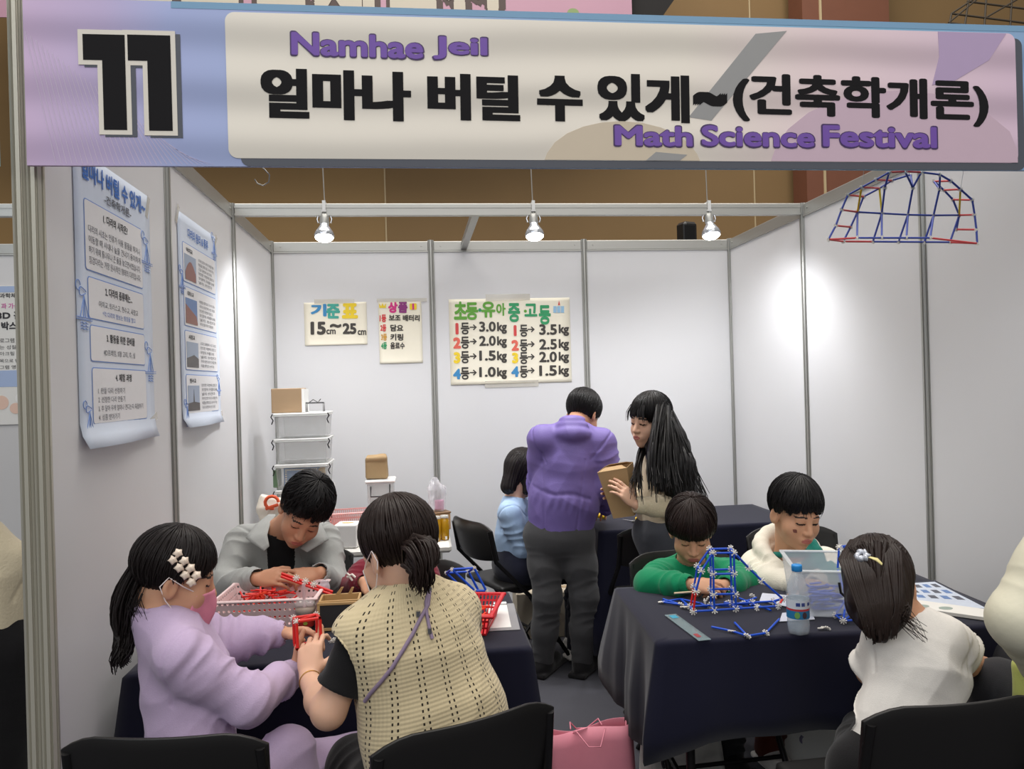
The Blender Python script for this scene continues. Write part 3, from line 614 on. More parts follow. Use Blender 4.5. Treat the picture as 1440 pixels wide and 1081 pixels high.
MB().prism(rrect(a[0] - .006, a[2] - .02, a[0] + .006, a[2] + .02, .003), O + np.array([0, -0.0043, 0]), EX, EZ, 0.0004).build('ribbon_drawing', PPINK, t, True)
def cr(x, y): return (620 + x * 200 / 1351, 400 + y * 160 / 1081)
L = []
for body, b, m_, bd in (('초', (125, 160, 245, 335), PGRN, .04), ('등', (238, 168, 352, 338), PGRN, .04), ('·', (355, 225, 385, 260), PDGR, .05), ('유', (385, 160, 515, 315), PGRN, .04), ('아', (527, 175, 613, 298), PGRN, .04), ('중', (640, 175, 750, 358), PDGR, .04), ('·', (788, 238, 816, 268), PGRN, .05), ('고', (795, 180, 913, 305), PDGR, .04), ('등', (932, 195, 1040, 382), PDGR, .04)):
    L.append((body, cr(*b[:2]) + cr(*b[2:]), m_, bd))
for k, (m_, y, v) in enumerate(((PRED, 365, '3.0'), (PORA, 500, '2.0'), (PYEL, 640, '1.5'), (PBLUE, 795, '1.0'))):
    for body, b, mm, bd in ((str(k + 1), (118, y, 188, y + 110), m_, .06), ('등', (190, y - 5 - 2 * k, 270, y + 110), KB, .03), ('→', (275, y + 12, 340, y + 70), KB, .03), (v, (365, y - 15, 520, y + 85), KB, .035), ('kg', (535, y - 10, 625, y + 105), KB, .045)):
        L.append((body, cr(*b[:2]) + cr(*b[2:]), mm, bd))
for k, (m_, y, v) in enumerate(((PRED, 385, '3.5'), (PORA, 525, '2.5'), (PYEL, 645, '2.0'), (PBLUE, 775, '1.5'))):
    for body, b, mm, bd in ((str(k + 1), (670, y, 740, y + 105), m_, .06), ('등', (750, y - 5, 825, y + 112), KB, .03), ('→', (825, y + 12, 890, y + 70), KB, .03), (v, (935, y - 10, 1100, y + 95), KB, .035), ('kg', (1120, y - 8, 1215, y + 105), KB, .045)):
        L.append((body, cr(*b[:2]) + cr(*b[2:]), mm, bd))
t, O = back_sheet('lettered_sheet', 'large cream sheet of ranks and kilogram weights, right of the back wall sheets', ((631, 420), (802, 419), (803, 537), (634, 541)), L, ((683, 413, 745, 423), (682, 534, 757, 545)))
def onb(x, y): p = oy(*cr(x, y), -0.008); return (p[0], p[2])
for x0 in (1068, 1104, 1140): MB().prism([onb(x0, 268), onb(x0 + 30, 268), onb(x0 + 30, 205), onb(x0, 205)], O + np.array([0, -0.0038, 0]), EX, EZ, 0.0004).build('school_drawing', mat('pale_blue_marker', (150, 190, 220), 0.6), t, True)
MB().prism([onb(1112, 196), onb(1132, 196), onb(1122, 150)], O + np.array([0, -0.0038, 0]), EX, EZ, 0.0004).build('flag_drawing', PRED, t, True)

# ================================================================== straw constructions
_unit = {}
STRAW = {'blue': mat('blue_straw', (24, 78, 196), 0.35, spec=0.5), 'red': mat('red_straw', (214, 38, 34), 0.35), 'yellow': mat('yellow_straw', (226, 200, 40), 0.4), 'navy': mat('hanging_blue_straw', (64, 82, 170), 0.45), 'rose': mat('hanging_red_straw', (214, 76, 78), 0.45), 'orange': mat('orange_straw', (232, 64, 30), 0.35)}
CONN = mat('white_connector', (234, 230, 222), 0.4)
def straw_mesh(c):
    if c not in _unit:
        m_ = MB(); m_.tube([(0, 0, 0), (0, 0, 1)], 1.0, 10, False); m_.tube([(0, 0, 0), (0, 0, 1)], 0.72, 10, False); me = m_.build('straw', STRAW[c]); _unit[c] = me.data; bpy.data.objects.remove(me)
    return _unit[c]
def conn_mesh():
    if 'conn' not in _unit:
        m_ = MB()
        for k in range(8):
            a = k * math.pi / 4 + 0.2; m_.tube([(0, 0, 0), (0.0075 * math.cos(a), 0, 0.0075 * math.sin(a)), (0.0115 * math.cos(a), 0, 0.0115 * math.sin(a))], [0.0028, 0.0021, 0.0024], 6)
        m_.lathe([(0.0001, -0.003), (0.0045, -0.002), (0.0045, 0.002), (0.0001, 0.003)], (0, 0, 0), 10, rotx(math.pi / 2)); me = m_.build('connector', CONN); _unit['conn'] = me.data; bpy.data.objects.remove(me)
    return _unit['conn']
def straw(a, b, c, r, parent=None, name='straw', gap=0.0):
    a = np.array(a, float); b = np.array(b, float); d = unit(b - a); a = a + d * gap; b = b - d * gap
    o = bpy.data.objects.new(name, straw_mesh(c)); COL.objects.link(o); o.rotation_mode = 'QUATERNION'; o.rotation_quaternion = Vector(b - a).to_track_quat('Z', 'Y'); o.scale = (r, r, float(np.linalg.norm(b - a))); o.location = tuple(map(float, a)); return adopt(o, parent, True)
def conn(p, parent=None, rot=(0, 0, 0), s=1.0, name='connector'):
    o = bpy.data.objects.new(name, conn_mesh()); COL.objects.link(o); o.location = tuple(map(float, p)); o.rotation_euler = rot; o.scale = (s, s, s); return adopt(o, parent, True)
def truss(name, label, cat, nodes, edges, r, base, cs=1.0, nocon=(), group=None, gap=0.004):
    t = thing(name, label, cat, base, 0, group)
    for i, j, c in edges: straw(nodes[i], nodes[j], c, r, t, gap=gap)
    for k, p in nodes.items():
        if k not in nocon: conn(p, t, (rnd.uniform(-.3, .3), rnd.uniform(0, .7), rnd.uniform(-.4, .4)), cs)
    return t
# arch bridge hung inside the fascia, upper right
def cb(x, y, Y=-2.86): return oy(1040 + x / 3.6, 220 + y / 3.6, Y)
N = {}
for k, p in enumerate(((450, 420), (487, 350), (516, 270), (548, 195), (618, 156), (690, 118), (757, 80), (838, 76), (920, 80), (1015, 92), (1070, 124), (1118, 166), (1178, 220), (1190, 295), (1199, 370), (1203, 440))): N['o%d' % k] = cb(*p)
for k, p in enumerate(((525, 430), (562, 357), (597, 281), (628, 203), (708, 161), (770, 122), (865, 92), (985, 126), (1034, 170), (1080, 218), (1112, 297), (1098, 369))): N['i%d' % k] = cb(*p, -2.80)
for k, x in enumerate((675, 805, 935, 1065)): N['b%d' % k] = cb(x, 431 + k, -2.80)
for k, x in enumerate((595, 720, 845, 965)): N['f%d' % k] = cb(x, 412, -2.88)
for k, (x, y) in enumerate(((720, 288), (852, 295), (982, 298))): N['m%d' % k] = cb(x, y, -2.82)
for k, (x, y) in enumerate(((735, 160), (877, 158), (1012, 165))): N['u%d' % k] = cb(x, y, -2.84)
E_ = [('o%d' % k, 'o%d' % (k + 1), 'rose' if k in (6, 7) else 'navy') for k in range(15)] + [('i%d' % k, 'i%d' % (k + 1), 'navy') for k in range(11) if k not in (6,)]
E_ += [('o%d' % k, 'i%d' % k, 'rose') for k in range(6)] + [('o%d' % (k + 3), 'i%d' % k, 'rose') for k in (7, 8, 9, 10, 11)] + [('o15', 'b3', 'rose'), ('i0', 'b0', 'rose'), ('b0', 'b1', 'navy'), ('b1', 'b2', 'navy'), ('b2', 'b3', 'navy'), ('o0', 'f0', 'rose'), ('f0', 'f1', 'navy'), ('f1', 'f2', 'navy'), ('f2', 'f3', 'navy'), ('f3', 'o15', 'rose')]
E_ += [('i2', 'm0', 'navy'), ('m0', 'm1', 'navy'), ('m1', 'm2', 'navy'), ('m2', 'i10', 'navy'), ('i2', 'f0', 'navy'), ('m0', 'b0', 'navy'), ('m0', 'f1', 'navy'), ('m1', 'b1', 'navy'), ('m1', 'f2', 'navy'), ('m2', 'b2', 'navy'), ('m2', 'f3', 'navy'), ('i10', 'b3', 'navy'), ('o6', 'u0', 'navy'), ('u0', 'm0', 'navy'), ('o7', 'u1', 'navy'), ('u1', 'm1', 'navy'), ('o8', 'u1', 'navy'), ('o9', 'u2', 'navy'), ('u2', 'm2', 'navy'), ('o4', 'i2', 'yellow'), ('i4', 'm0', 'yellow'), ('o11', 'i10', 'yellow'), ('i6', 'u1', 'navy'), ('i7', 'u2', 'navy')]
t = truss('straw_bridge', 'arched bridge of blue, red and yellow straws hanging in the upper right corner', 'model', N, E_, 0.0028, tuple(cb(820, 430, -2.84)), 0.62, gap=0.003)
for k in ('o4', 'o11'):
    a = N[k]; MB().tube([a, (a[0], -2.965, 2.385)], 0.0006, 5).build('string', mat('white_string', (220, 220, 216), 0.6), t, True)

# ================================================================== tables and chairs
NAVY = mat('navy_cloth', (17, 18, 38), 0.85, var=0.12, scale=500, sheen=0.15, spec=0.2)
def folding_table(label, cx, cy, w, d, rz, ztop=0.735, top_m=None):
    t = thing('folding_table', label, 'table', (cx, cy, 0), rz)
    MB().box((0, 0, ztop - 0.02), (w, d, 0.04), None, 0.012).build('tabletop', top_m or mat('white_table_top', (218, 216, 210), 0.45), t)
    for sx in (-1, 1):
        for sy in (-1, 1): MB().tube([(sx * (w / 2 - 0.10), sy * (d / 2 - 0.06), ztop - 0.04), (sx * (w / 2 - 0.10), sy * (d / 2 - 0.05), 0.0)], 0.014, 12).build('leg', BLACKM, t)
        MB().tube([(sx * (w / 2 - 0.10), -(d / 2 - 0.06), 0.25), (sx * (w / 2 - 0.10), d / 2 - 0.06, 0.25)], 0.009, 10).build('crossbar', BLACKM, t)
    return t
def tablecloth(label, cx, cy, w, d, rz, ztop=0.741, hem=(0.12, 0.12, 0.12, 0.12), seed=0, flare=0.05):
    """hem heights: front, right, back, left"""
    r_ = random.Random(seed); loop = []; nps = 34; e = 0.012; w2, d2 = w / 2 + e, d / 2 + e
    for s, (a, b, nrm) in enumerate((((-w2, -d2), (w2, -d2), (0, -1)), ((w2, -d2), (w2, d2), (1, 0)), ((w2, d2), (-w2, d2), (0, 1)), ((-w2, d2), (-w2, -d2), (-1, 0)))):
        n = nps if s % 2 == 0 else nps // 2 + 6
        for k in range(n): u = k / n; loop.append((a[0] + (b[0] - a[0]) * u, a[1] + (b[1] - a[1]) * u, nrm, s, u))
    M_ = len(loop); V = []; ph = [r_.uniform(0, 6.28) for _ in range(8)]; levels = [0, 0.02, 0.06, 0.14, 0.28, 0.45, 0.62, 0.8, 1.0]
    for inset in (0.55, 0.92, 0.985):
        for x, y, nrm, s, u in loop: V.append((x * inset, y * inset, ztop))
    for lv in levels:
        for i, (x, y, nrm, s, u) in enumerate(loop):
            s0, s1 = (hem[s], hem[(s - 1) % 4 if u < .5 else (s + 1) % 4]); edge = min(u, 1 - u); hz = s0 + (s1 - s0) * 0.5 * max(0, 1 - edge / 0.12)
            z = ztop - 0.006 - (ztop - 0.006 - hz) * lv; c = max(0, 1 - edge / 0.16) ** 1.5
            nn = (s - 1) % 4 if u < .5 else (s + 1) % 4; nb = ((0, -1), (1, 0), (0, 1), (-1, 0))[nn]; cn = ((nrm[0] + nb[0]) * 0.7, (nrm[1] + nb[1]) * 0.7) if c > 0 else nrm
            f = (math.sin(u * 13 + ph[s]) * 0.5 + math.sin(u * 29 + ph[s + 4]) * 0.3 + 0.5) * flare * 0.5 * min(1, lv * 1.6) + 0.012 * lv
            o_ = f * (1 - c) + c * flare * 1.7 * (min(1, lv * 1.3)); dx = nrm[0] * (1 - c) + cn[0] * c; dy = nrm[1] * (1 - c) + cn[1] * c
            V.append((x + dx * o_, y + dy * o_, z))
    R_ = 3 + len(levels); Fc = [(k * M_ + i, (k + 1) * M_ + i, (k + 1) * M_ + (i + 1) % M_, k * M_ + (i + 1) % M_) for k in range(R_ - 1) for i in range(M_)]
    Fc = [f[::-1] for f in Fc]; Fc.append(tuple(range(M_)))
    o = raw_mesh('tablecloth', V, [tuple(f[::-1]) if len(f) == 4 else f for f in Fc], NAVY); o.location = (cx, cy, 0); o.rotation_euler = (0, 0, rz)
    md = o.modifiers.new('thickness', 'SOLIDIFY'); md.thickness = 0.0012; md.offset = 1
    return tag(o, label, 'tablecloth')
folding_table('folding table hidden under the navy cloth on the left', 0.640, -2.36, 1.12, 0.60, 0)
tablecloth('navy cloth over the left table with the pink perforated basket', 0.640, -2.36, 1.12, 0.60, 0, seed=1, hem=(0.34, 0.36, 0.36, 0.36), flare=0.03)
folding_table('folding table hidden under the navy cloth on the right', 2.185, -2.42, 1.16, 0.60, -0.05)
tablecloth('navy cloth over the right table with the blue straw tower', 2.185, -2.42, 1.16, 0.60, -0.05, hem=(0.46, 0.52, 0.42, 0.36), seed=2)
folding_table('folding table hidden under the navy cloth by the back wall', 2.355, -0.70, 1.08, 0.58, 0)
tablecloth('navy cloth over the back table behind the standing long-haired person', 2.355, -0.70, 1.08, 0.58, 0, seed=3)
folding_table('white topped folding table with boxes and bins by the back left corner', 0.545, -0.80, 0.98, 0.62, 0)

def chair(label, x, y, rz, group=None, proto=[None]):
    if proto[0] is None:
        t = thing('folding_chair', label, 'chair')
        nx, ny = 17, 9; V = []; Fc = []
        for side in (0, 1):
            for j in range(ny):
                v = j / (ny - 1)
                for i in range(nx):
                    u = i / (nx - 1) * 2 - 1; wv = 0.222 - 0.012 * (1 - v); top = 0.035 * max(0, abs(u) - 0.55) ** 2 / 0.2
                    yb = -0.235 - 0.045 * v + 0.040 * u * u - (0.016 if side else 0.0) * (1 - 0.4 * abs(2 * v - 1) ** 4)
                    V.append((u * wv, yb, 0.585 + v * (0.215 - top) + (0.02 * u * u if v == 0 else 0)))
        n1 = nx * ny
        for j in range(ny - 1):
            for i in range(nx - 1):
                a = j * nx + i; Fc.append((a + 1, a, a + nx, a + nx + 1)); Fc.append((n1 + a, n1 + a + 1, n1 + a + nx + 1, n1 + a + nx))
        edge = [i for i in range(nx)] + [j * nx + nx - 1 for j in range(1, ny)] + [(ny - 1) * nx + i for i in range(nx - 2, -1, -1)] + [j * nx for j in range(ny - 2, 0, -1)]
        for k in range(len(edge)): a, b = edge[k], edge[(k + 1) % len(edge)]; Fc.append((a, b, b + n1, a + n1))
        o = raw_mesh('backrest', V, Fc, BLACKP, None, True, t); md = o.modifiers.new('round', 'BEVEL'); md.width = 0.006; md.segments = 2; md.limit_method = 'ANGLE'
        s_ = SDF(0.008); s_.box((0, 0.01, 0.445), (0.205, 0.20, 0.016), None, 0.014, 0.01); s_.ell((0, 0.0, 0.475), (0.16, 0.16, 0.016), None, 0.012, op=-1); v_, q_, _ = s_.solve(); np_mesh('seat', relax(v_, q_, 2), q_, BLACKP, None, t)
        for s in (-1, 1):
            MB().tube([(s * 0.206, -0.252, 0.76), (s * 0.214, -0.222, 0.60), (s * 0.222, -0.03, 0.40), (s * 0.224, 0.235, 0.0)], 0.0115, 12).build('front_leg', BLACKM, t)
            MB().tube([(s * 0.198, 0.17, 0.43), (s * 0.20, 0.02, 0.27), (s * 0.204, -0.25, 0.0)], 0.010, 12).build('rear_leg', BLACKM, t)
            MB().cyl((s * 0.198, -0.03, 0.40), (s * 0.232, -0.03, 0.40), 0.008, 10).build('pivot', CHROME, t)
        MB().cyl((-0.224, 0.16, 0.115), (0.224, 0.16, 0.115), 0.008, 10).build('front_crossbar', BLACKM, t); MB().cyl((-0.202, -0.16, 0.09), (0.202, -0.16, 0.09), 0.008, 10).build('rear_crossbar', BLACKM, t)
        proto[0] = t
    else: t = copy_tree(proto[0]); t['label'] = label
    t.location = (x, y, 0); t.rotation_euler = (0, 0, rz); t['group'] = 'black folding chairs'
    return t
chair('black folding chair under the person in the lilac sweatshirt', 0.375, -2.945, -0.12)
chair('black folding chair under the person in the cream knit vest', 0.895, -3.00, 0.40)
chair('black folding chair under the child in the white shirt', 2.055, -3.085, 0.03)
chair('black folding chair seen side on under the person in the light blue top', 1.38, -0.67, -1.15)
xg = oy(888, 800, -1.82)[0]; chair('black folding chair behind the child in green', xg + .225, -2.05, math.pi + 0.05)
chair('black folding chair behind the child in the white hoodie', oy(1108, 760, -1.42)[0], -1.68, math.pi - 0.05)
chair('empty black folding chair in front of the back table', oy(868, 760, -1.22)[0] + .222, -0.975, 0.0)
chair('black folding chair behind the head of the person in the knit vest', oy(655, 800, -1.74)[0] - .222, -1.98, math.pi)
chair('black folding chair under the person in the grey shirt jacket', 0.36, -1.60, math.pi)
chair('black folding chair in the neighbouring stand left of the post', -0.62, -1.55, 2.5)

# ================================================================== things on and around the tables
ZT = 0.7455
def holed(mb, O, ex, ey, w, h, nx, ny, f=0.6, square=False, skew=0.0):
    """a panel of nx x ny holes; skew widens the top edge"""
    O = np.asarray(O, float); ex = np.asarray(ex, float); ey = np.asarray(ey, float); cw, ch = w / nx, h / ny; rr = min(cw, ch) / 2 * f
    def pt(x, y): return O + ex * (w / 2 + (x - w / 2) * (1 + skew * y / h)) + ey * y
    for j in range(ny):
        for i in range(nx):
            cx, cy = (i + .5) * cw, (j + .5) * ch; V = [pt(cx + a * cw / 2, cy + b * ch / 2) for a, b in ((1, 0), (1, 1), (0, 1), (-1, 1), (-1, 0), (-1, -1), (0, -1), (1, -1))]
            if square: V += [pt(cx + a * cw / 2 * f, cy + b * ch / 2 * min(0.85, f * 1.2)) for a, b in ((1, 0), (1, 1), (0, 1), (-1, 1), (-1, 0), (-1, -1), (0, -1), (1, -1))]
            else: V += [pt(cx + rr * math.cos(k * math.pi / 4), cy + rr * math.sin(k * math.pi / 4)) for k in range(8)]
            mb.add(V, [(k, (k + 1) % 8, 8 + (k + 1) % 8, 8 + k) for k in range(8)])
def basket(name, label, c, w, d, h, rz, m_, nx, ny, nd, f=0.62, square=False, flare=0.12, rim=0.012, tilt=0.0):
    t = thing(name, label, 'basket', c, rz); t.rotation_euler = (tilt, 0, rz); k = flare; e = 0.004
    for nm, O, ex, w_, n_ in (('wall_front', (-w / 2, -d / 2, e), (1, 0, 0), w, nx), ('wall_back', (w / 2, d / 2, e), (-1, 0, 0), w, nx), ('wall_side', (w / 2, -d / 2, e), (0, 1, 0), d, nd), ('wall_side', (-w / 2, d / 2, e), (0, -1, 0), d, nd)):
        nrm = np.cross(ex, (0, 0, 1)); ey = unit(np.array([0, 0, 1.0]) + nrm * (k * (w if abs(ex[1]) else d) / 2 / h)); sl = math.sqrt(h * h + (k * (w if abs(ex[1]) else d) / 2) ** 2)
        m = MB(); holed(m, O, ex, ey, w_, sl, n_, ny, f, square, k); o = m.build(nm, m_, t); md = o.modifiers.new('thickness', 'SOLIDIFY'); md.thickness = 0.0022; md.offset = 0
    MB().box((0, 0, 0.003), (w, d, 0.004)).build('bottom', m_, t)
    m = MB(); W2, D2 = w / 2 * (1 + k), d / 2 * (1 + k)
    for c_, s_ in (((0, -D2 - rim / 2 + .002, h), (2 * W2 + 2 * rim, rim, rim * .7)), ((0, D2 + rim / 2 - .002, h), (2 * W2 + 2 * rim, rim, rim * .7)), ((W2 + rim / 2 - .002, 0, h), (rim, 2 * D2, rim * .7)), ((-W2 - rim / 2 + .002, 0, h), (rim, 2 * D2, rim * .7))): m.box(c_, s_, None, 0.003)
    m.build('rim', m_, t); return t
PKB = mat('pale_pink_plastic', (232, 206, 206), 0.4, spec=0.45)
# pink basket full of red straws
bx, by, bw, bd, bh = 0.393, -2.235, 0.285, 0.205, 0.095
basket('perforated_basket', 'pale pink perforated basket full of red straws on the left table', (bx, by, ZT), bw, bd, bh, -0.06, PKB, 19, 4, 12, 0.55)
for k in range(140):
    x = bx + rnd.uniform(-.10, .06) * 1.1; y = by + rnd.uniform(-.06, .06); L_ = rnd.uniform(.03, .065); a = rnd.uniform(0, 6.28); up = rnd.uniform(-.25, .35); z = ZT + 0.012 + (k / 140) * 0.094 * (1 - 0.45 * abs(x - bx + .03) / .12)
    d = np.array([math.cos(a) * math.cos(up), math.sin(a) * math.cos(up), math.sin(up)]) * L_; c_ = np.array([x, y, z]); c_[2] = max(c_[2], ZT + 0.008 + abs(d[2]) / 2)
    o = straw(c_ - d / 2, c_ + d / 2, 'orange' if k % 4 == 0 else 'red', 0.003, None, 'red_straw'); tag(o, 'short red straw lying in the pale pink perforated basket', 'straw', 'red straws in the pink basket')
for k in range(12):
    o = conn((bx + rnd.uniform(.03, .115), by + rnd.uniform(-.07, .05), ZT + rnd.uniform(.03, .062)), None, (rnd.uniform(0, 3), rnd.uniform(0, 3), rnd.uniform(0, 3)), 0.9, 'white_connector'); tag(o, 'small white star connector lying among the red straws in the basket', 'connector', 'white connectors in the pink basket')
# cup
GLASSY = mat('clear_plastic', (226, 228, 230), 0.08, alpha=0.22, spec=0.7)
c = oz(430, 884, ZT); t = thing('drink_cup', 'clear plastic cup of iced drink with a red label beside the pink basket', 'cup', (c[0], c[1], ZT))
m = MB(); m.lathe([(0.001, 0.001), (0.027, 0.001), (0.033, 0.075), (0.036, 0.082), (0.034, 0.086), (0.030, 0.092), (0.010, 0.096), (0.0008, 0.096)], (0, 0, 0), 28); m.build('cup_wall', GLASSY, t)
m = MB(); m.lathe([(0.001, 0.004), (0.0255, 0.004), (0.029, 0.05), (0.001, 0.05)], (0, 0, 0), 24); m.build('drink', mat('dark_red_drink', (120, 40, 36), 0.25), t)
m = MB(); m.lathe([(0.001, 0.05), (0.0292, 0.05), (0.0315, 0.07), (0.001, 0.071)], (0, 0, 0), 24); m.build('ice', mat('milky_ice', (172, 150, 134), 0.3), t)
m = MB(); m.lathe([(0.0282, 0.012), (0.0312, 0.042)], (0, 0, 0), 24); m.build('paper_label', mat('red_label', (170, 44, 40), 0.5), t)
m = MB(); m.prism(circle(0, 0, 0.007, 14, 0.005), (0.004, -0.0312, 0.026), EX, EZ, 0.001); m.build('label_badge', mat('green_label', (150, 160, 60), 0.5), t)
m = MB(); m.tube([(0, 0, 0.01), (-0.002, 0.0, 0.10), (-0.004, 0.002, 0.145)], 0.0055, 10); m.build('drinking_straw', mat('pink_clear_straw', (232, 196, 200), 0.3, alpha=0.75), t)
# little chalkboards
WOOD = mat('pale_wood', (186, 150, 100), 0.55, var=0.15, scale=18); CHALK = mat('chalkboard_black', (36, 35, 37), 0.6)
def chalk(label, c, w, h, rz, tilt, flat=False):
    t = thing('small_chalkboard', label, 'chalkboard', tuple(c), rz); R = rotx(-tilt); m = MB(); b = 0.009
    for cc, ss in (((0, 0, b / 2), (w, 0.010, b)), ((0, 0, h - b / 2), (w, 0.010, b)), ((-w / 2 + b / 2, 0, h / 2), (b, 0.010, h - 2 * b)), ((w / 2 - b / 2, 0, h / 2), (b, 0.010, h - 2 * b))): m.box(R @ np.array(cc), ss, R, 0.001)
    m.build('frame', WOOD, t); MB().box(R @ np.array([0, 0, h / 2]), (w - 2 * b, 0.005, h - 2 * b), R).build('board', CHALK, t)
    return t
c = oz(474, 886, ZT); chalk('small standing chalkboard in a pale wood frame beside the drink cup', (c[0], c[1], ZT), 0.125, 0.088, -0.05, 0.12)
t = thing('wooden_box', 'small open pale wood box lying behind the standing chalkboard', 'box', (c[0] + 0.006, c[1] + 0.062, ZT)); m = MB()
for cc, ss in (((0, -.04, .045), (.13, .007, .09)), ((0, .04, .045), (.13, .007, .09)), ((-.0615, 0, .045), (.007, .073, .09)), ((.0615, 0, .045), (.007, .073, .09)), ((0, 0, .004), (.116, .073, .007))): m.box(cc, ss, None, .001)
m.build('walls', WOOD, t)
m = MB(); m.prism([(-.018, 0), (.0, .022), (.008, .022), (-.004, 0)], (0, 0.036, 0.09), EX, EZ, 0.004); m.prism([(.022, 0), (.034, .02), (.042, .02), (.034, 0)], (0, 0.036, 0.09), EX, EZ, 0.004); m.build('wood_slip', WOOD, t)
# pouch, phone, paper, connectors
c = oz(441, 872, ZT); s_ = SDF(0.003); s_.box((0, 0, 0.05), (0.022, 0.008, 0.055), rotx(-.1), 0.006, 0.01); s_.box((0.004, 0.004, 0.10), (0.016, 0.004, 0.02), rotx(.1), 0.003, 0.01); v_, q_, _ = s_.solve(); v_ = v_ - [0, 0, v_[:, 2].min()]
o = np_mesh('plastic_pouch', folds(v_, vnormals(v_, q_), 0.002, 60, 3), q_, mat('milky_film', (214, 210, 220), 0.3, alpha=0.75)); o.location = (c[0] + 0.03, c[1] + 0.03, ZT); tag(o, 'small clear film pouch between the drink cup and the chalkboard', 'pouch')
c = oz(364, 866, ZT); o = MB().box((0, 0, 0.004), (0.075, 0.15, 0.008), None, 0.003).build('mobile_phone', mat('dark_phone_glass', (40, 44, 56), 0.15)); o.location = (c[0] - 0.135, c[1] - 0.02, ZT); o.rotation_euler = (0, 0, 0.5); tag(o, 'dark mobile phone lying left of the pink perforated basket', 'phone')
o = MB().box((0, 0, 0.0006), (0.13, 0.18, 0.0012)).build('paper_sheet', mat('print_paper', (196, 200, 214), 0.6, var=.12, scale=90)); o.location = (c[0] - 0.185, c[1] - 0.07, ZT - 0.0035); o.rotation_euler = (0, 0, 0.2); tag(o, 'printed white paper sheet lying by the left wall on the left table', 'paper')
for k in range(3):
    o = conn(oz(466 + k * 4, 901 - k, ZT + .003), None, (0.3 * k, 0, 0.5 * k), 0.8, 'white_connector'); tag(o, 'white connector lying on the navy cloth beside the knit vest arm', 'connector', 'connectors on the left cloth')
# red basket at the right end
RED = mat('red_plastic', (206, 30, 42), 0.35, spec=0.5)
c = np.array([1.035, -2.43]); basket('slotted_basket', 'bright red slotted basket at the right end of the left table', (c[0], c[1], ZT), 0.16, 0.205, 0.066, -0.25, RED, 15, 3, 20, 0.6, True, 0.20, 0.014)
for k in range(34):
    a = rnd.uniform(0, 3.14); d = np.array([math.cos(a), math.sin(a), rnd.uniform(-.2, .3)]) * rnd.uniform(.015, .028); p = np.array([c[0] + rnd.uniform(-.07, .07), c[1] + rnd.uniform(-.075, .075), ZT + .010 + k * .0008])
    o = straw(p - d, p + d, 'orange', 0.003, None, 'red_straw'); tag(o, 'short orange red straw lying in the bright red slotted basket', 'straw', 'straws in the red basket')
t = thing('clipboard', 'grey clipboard with white paper on the left table beside the red basket', 'clipboard', (1.155, -2.36, ZT - .003), -0.05)
MB().box((0, 0, 0.002), (0.10, 0.29, 0.003), None, 0.001).build('board', mat('grey_board', (150, 150, 154), 0.4, alpha=0.9), t); MB().box((-0.012, 0, 0.0045), (0.07, 0.25, 0.001)).build('paper', PAPER, t); MB().box((0, 0.135, 0.008), (0.05, 0.018, 0.010), None, 0.003).build('clip', CHROME, t)
# blue frame behind the vest
cB = lambda px, py, y: oy(px, py, y)
N = {}
for k, (px, py) in enumerate(((636, 808), (667, 806), (684, 838), (668, 838))): N['a%d' % k] = oy(px, py, -2.16); N['b%d' % k] = oy(px - 8, py + 5, -2.10)
E_ = [('a0', 'a1', 'blue'), ('a1', 'a2', 'blue'), ('a2', 'a3', 'blue'), ('a3', 'a0', 'blue'), ('b0', 'b1', 'blue'), ('b1', 'b2', 'blue'), ('b2', 'b3', 'blue'), ('b3', 'b0', 'blue')] + [('a%d' % k, 'b%d' % k, 'blue') for k in range(4)]
mz = min(v[2] for v in N.values()); 
for v in N.values(): v[2] += ZT + .006 - mz
truss('straw_model', 'blue straw frame standing behind the bright red basket', 'model', N, E_, 0.0042, (N['a3'][0], N['a3'][1], ZT), 0.7)

# ---- right table
Yf, Yb = -2.475, -2.42
def cf(x, y, Y): return oy(860 + x / 3.603, 660 + y / 3.603, Y)
N = {}
for k, (x, y) in enumerate(((415, 740), (522, 738), (630, 740), (738, 738), (846, 733))): N['F0%d' % k] = cf(x, y, Yf)
for k, (x, y) in enumerate(((400, 714), (505, 716), (610, 713), (715, 711), (820, 706))): N['B0%d' % k] = cf(x, y, Yb)
for k, (x, y) in enumerate(((427, 618), (518, 632), (628, 630))): N['F1%d' % k] = cf(x, y, Yf)
for k, (x, y) in enumerate(((418, 594), (502, 606), (608, 605))): N['B1%d' % k] = cf(x, y, Yb)
for k, (x, y) in enumerate(((455, 514), (516, 530), (622, 528))): N['F2%d' % k] = cf(x, y, Yf)
for k, (x, y) in enumerate(((435, 490), (503, 508), (605, 505))): N['B2%d' % k] = cf(x, y, Yb)
for k, (x, y) in enumerate(((513, 424), (620, 422))): N['F3%d' % k] = cf(x, y, Yf)
for k, (x, y) in enumerate(((497, 403), (602, 400))): N['B3%d' % k] = cf(x, y, Yb)
for k, (x, y) in enumerate(((694, 497), (760, 562), (868, 655))): N['S%d' % k] = cf(x, y, -2.45)
mz = min(v[2] for k, v in N.items() if k[1] == '0' and k[0] != 'S')
E_ = []
for s in 'FB':
    E_ += [(s + '0%d' % k, s + '0%d' % (k + 1), 'blue') for k in range(4)] + [(s + '1%d' % k, s + '2%d' % k, 'blue') for k in range(3)] + [(s + '0%d' % k, s + '1%d' % k, 'red' if k == 0 else 'blue') for k in range(3)]
    E_ += [(s + '20', s + '30', 'blue'), (s + '21', s + '30', 'blue'), (s + '22', s + '31', 'blue'), (s + '30', s + '31', 'blue'), (s + '11', s + '12', 'blue'), (s + '21', s + '22', 'blue'), (s + '31', 'S0', 'blue')]
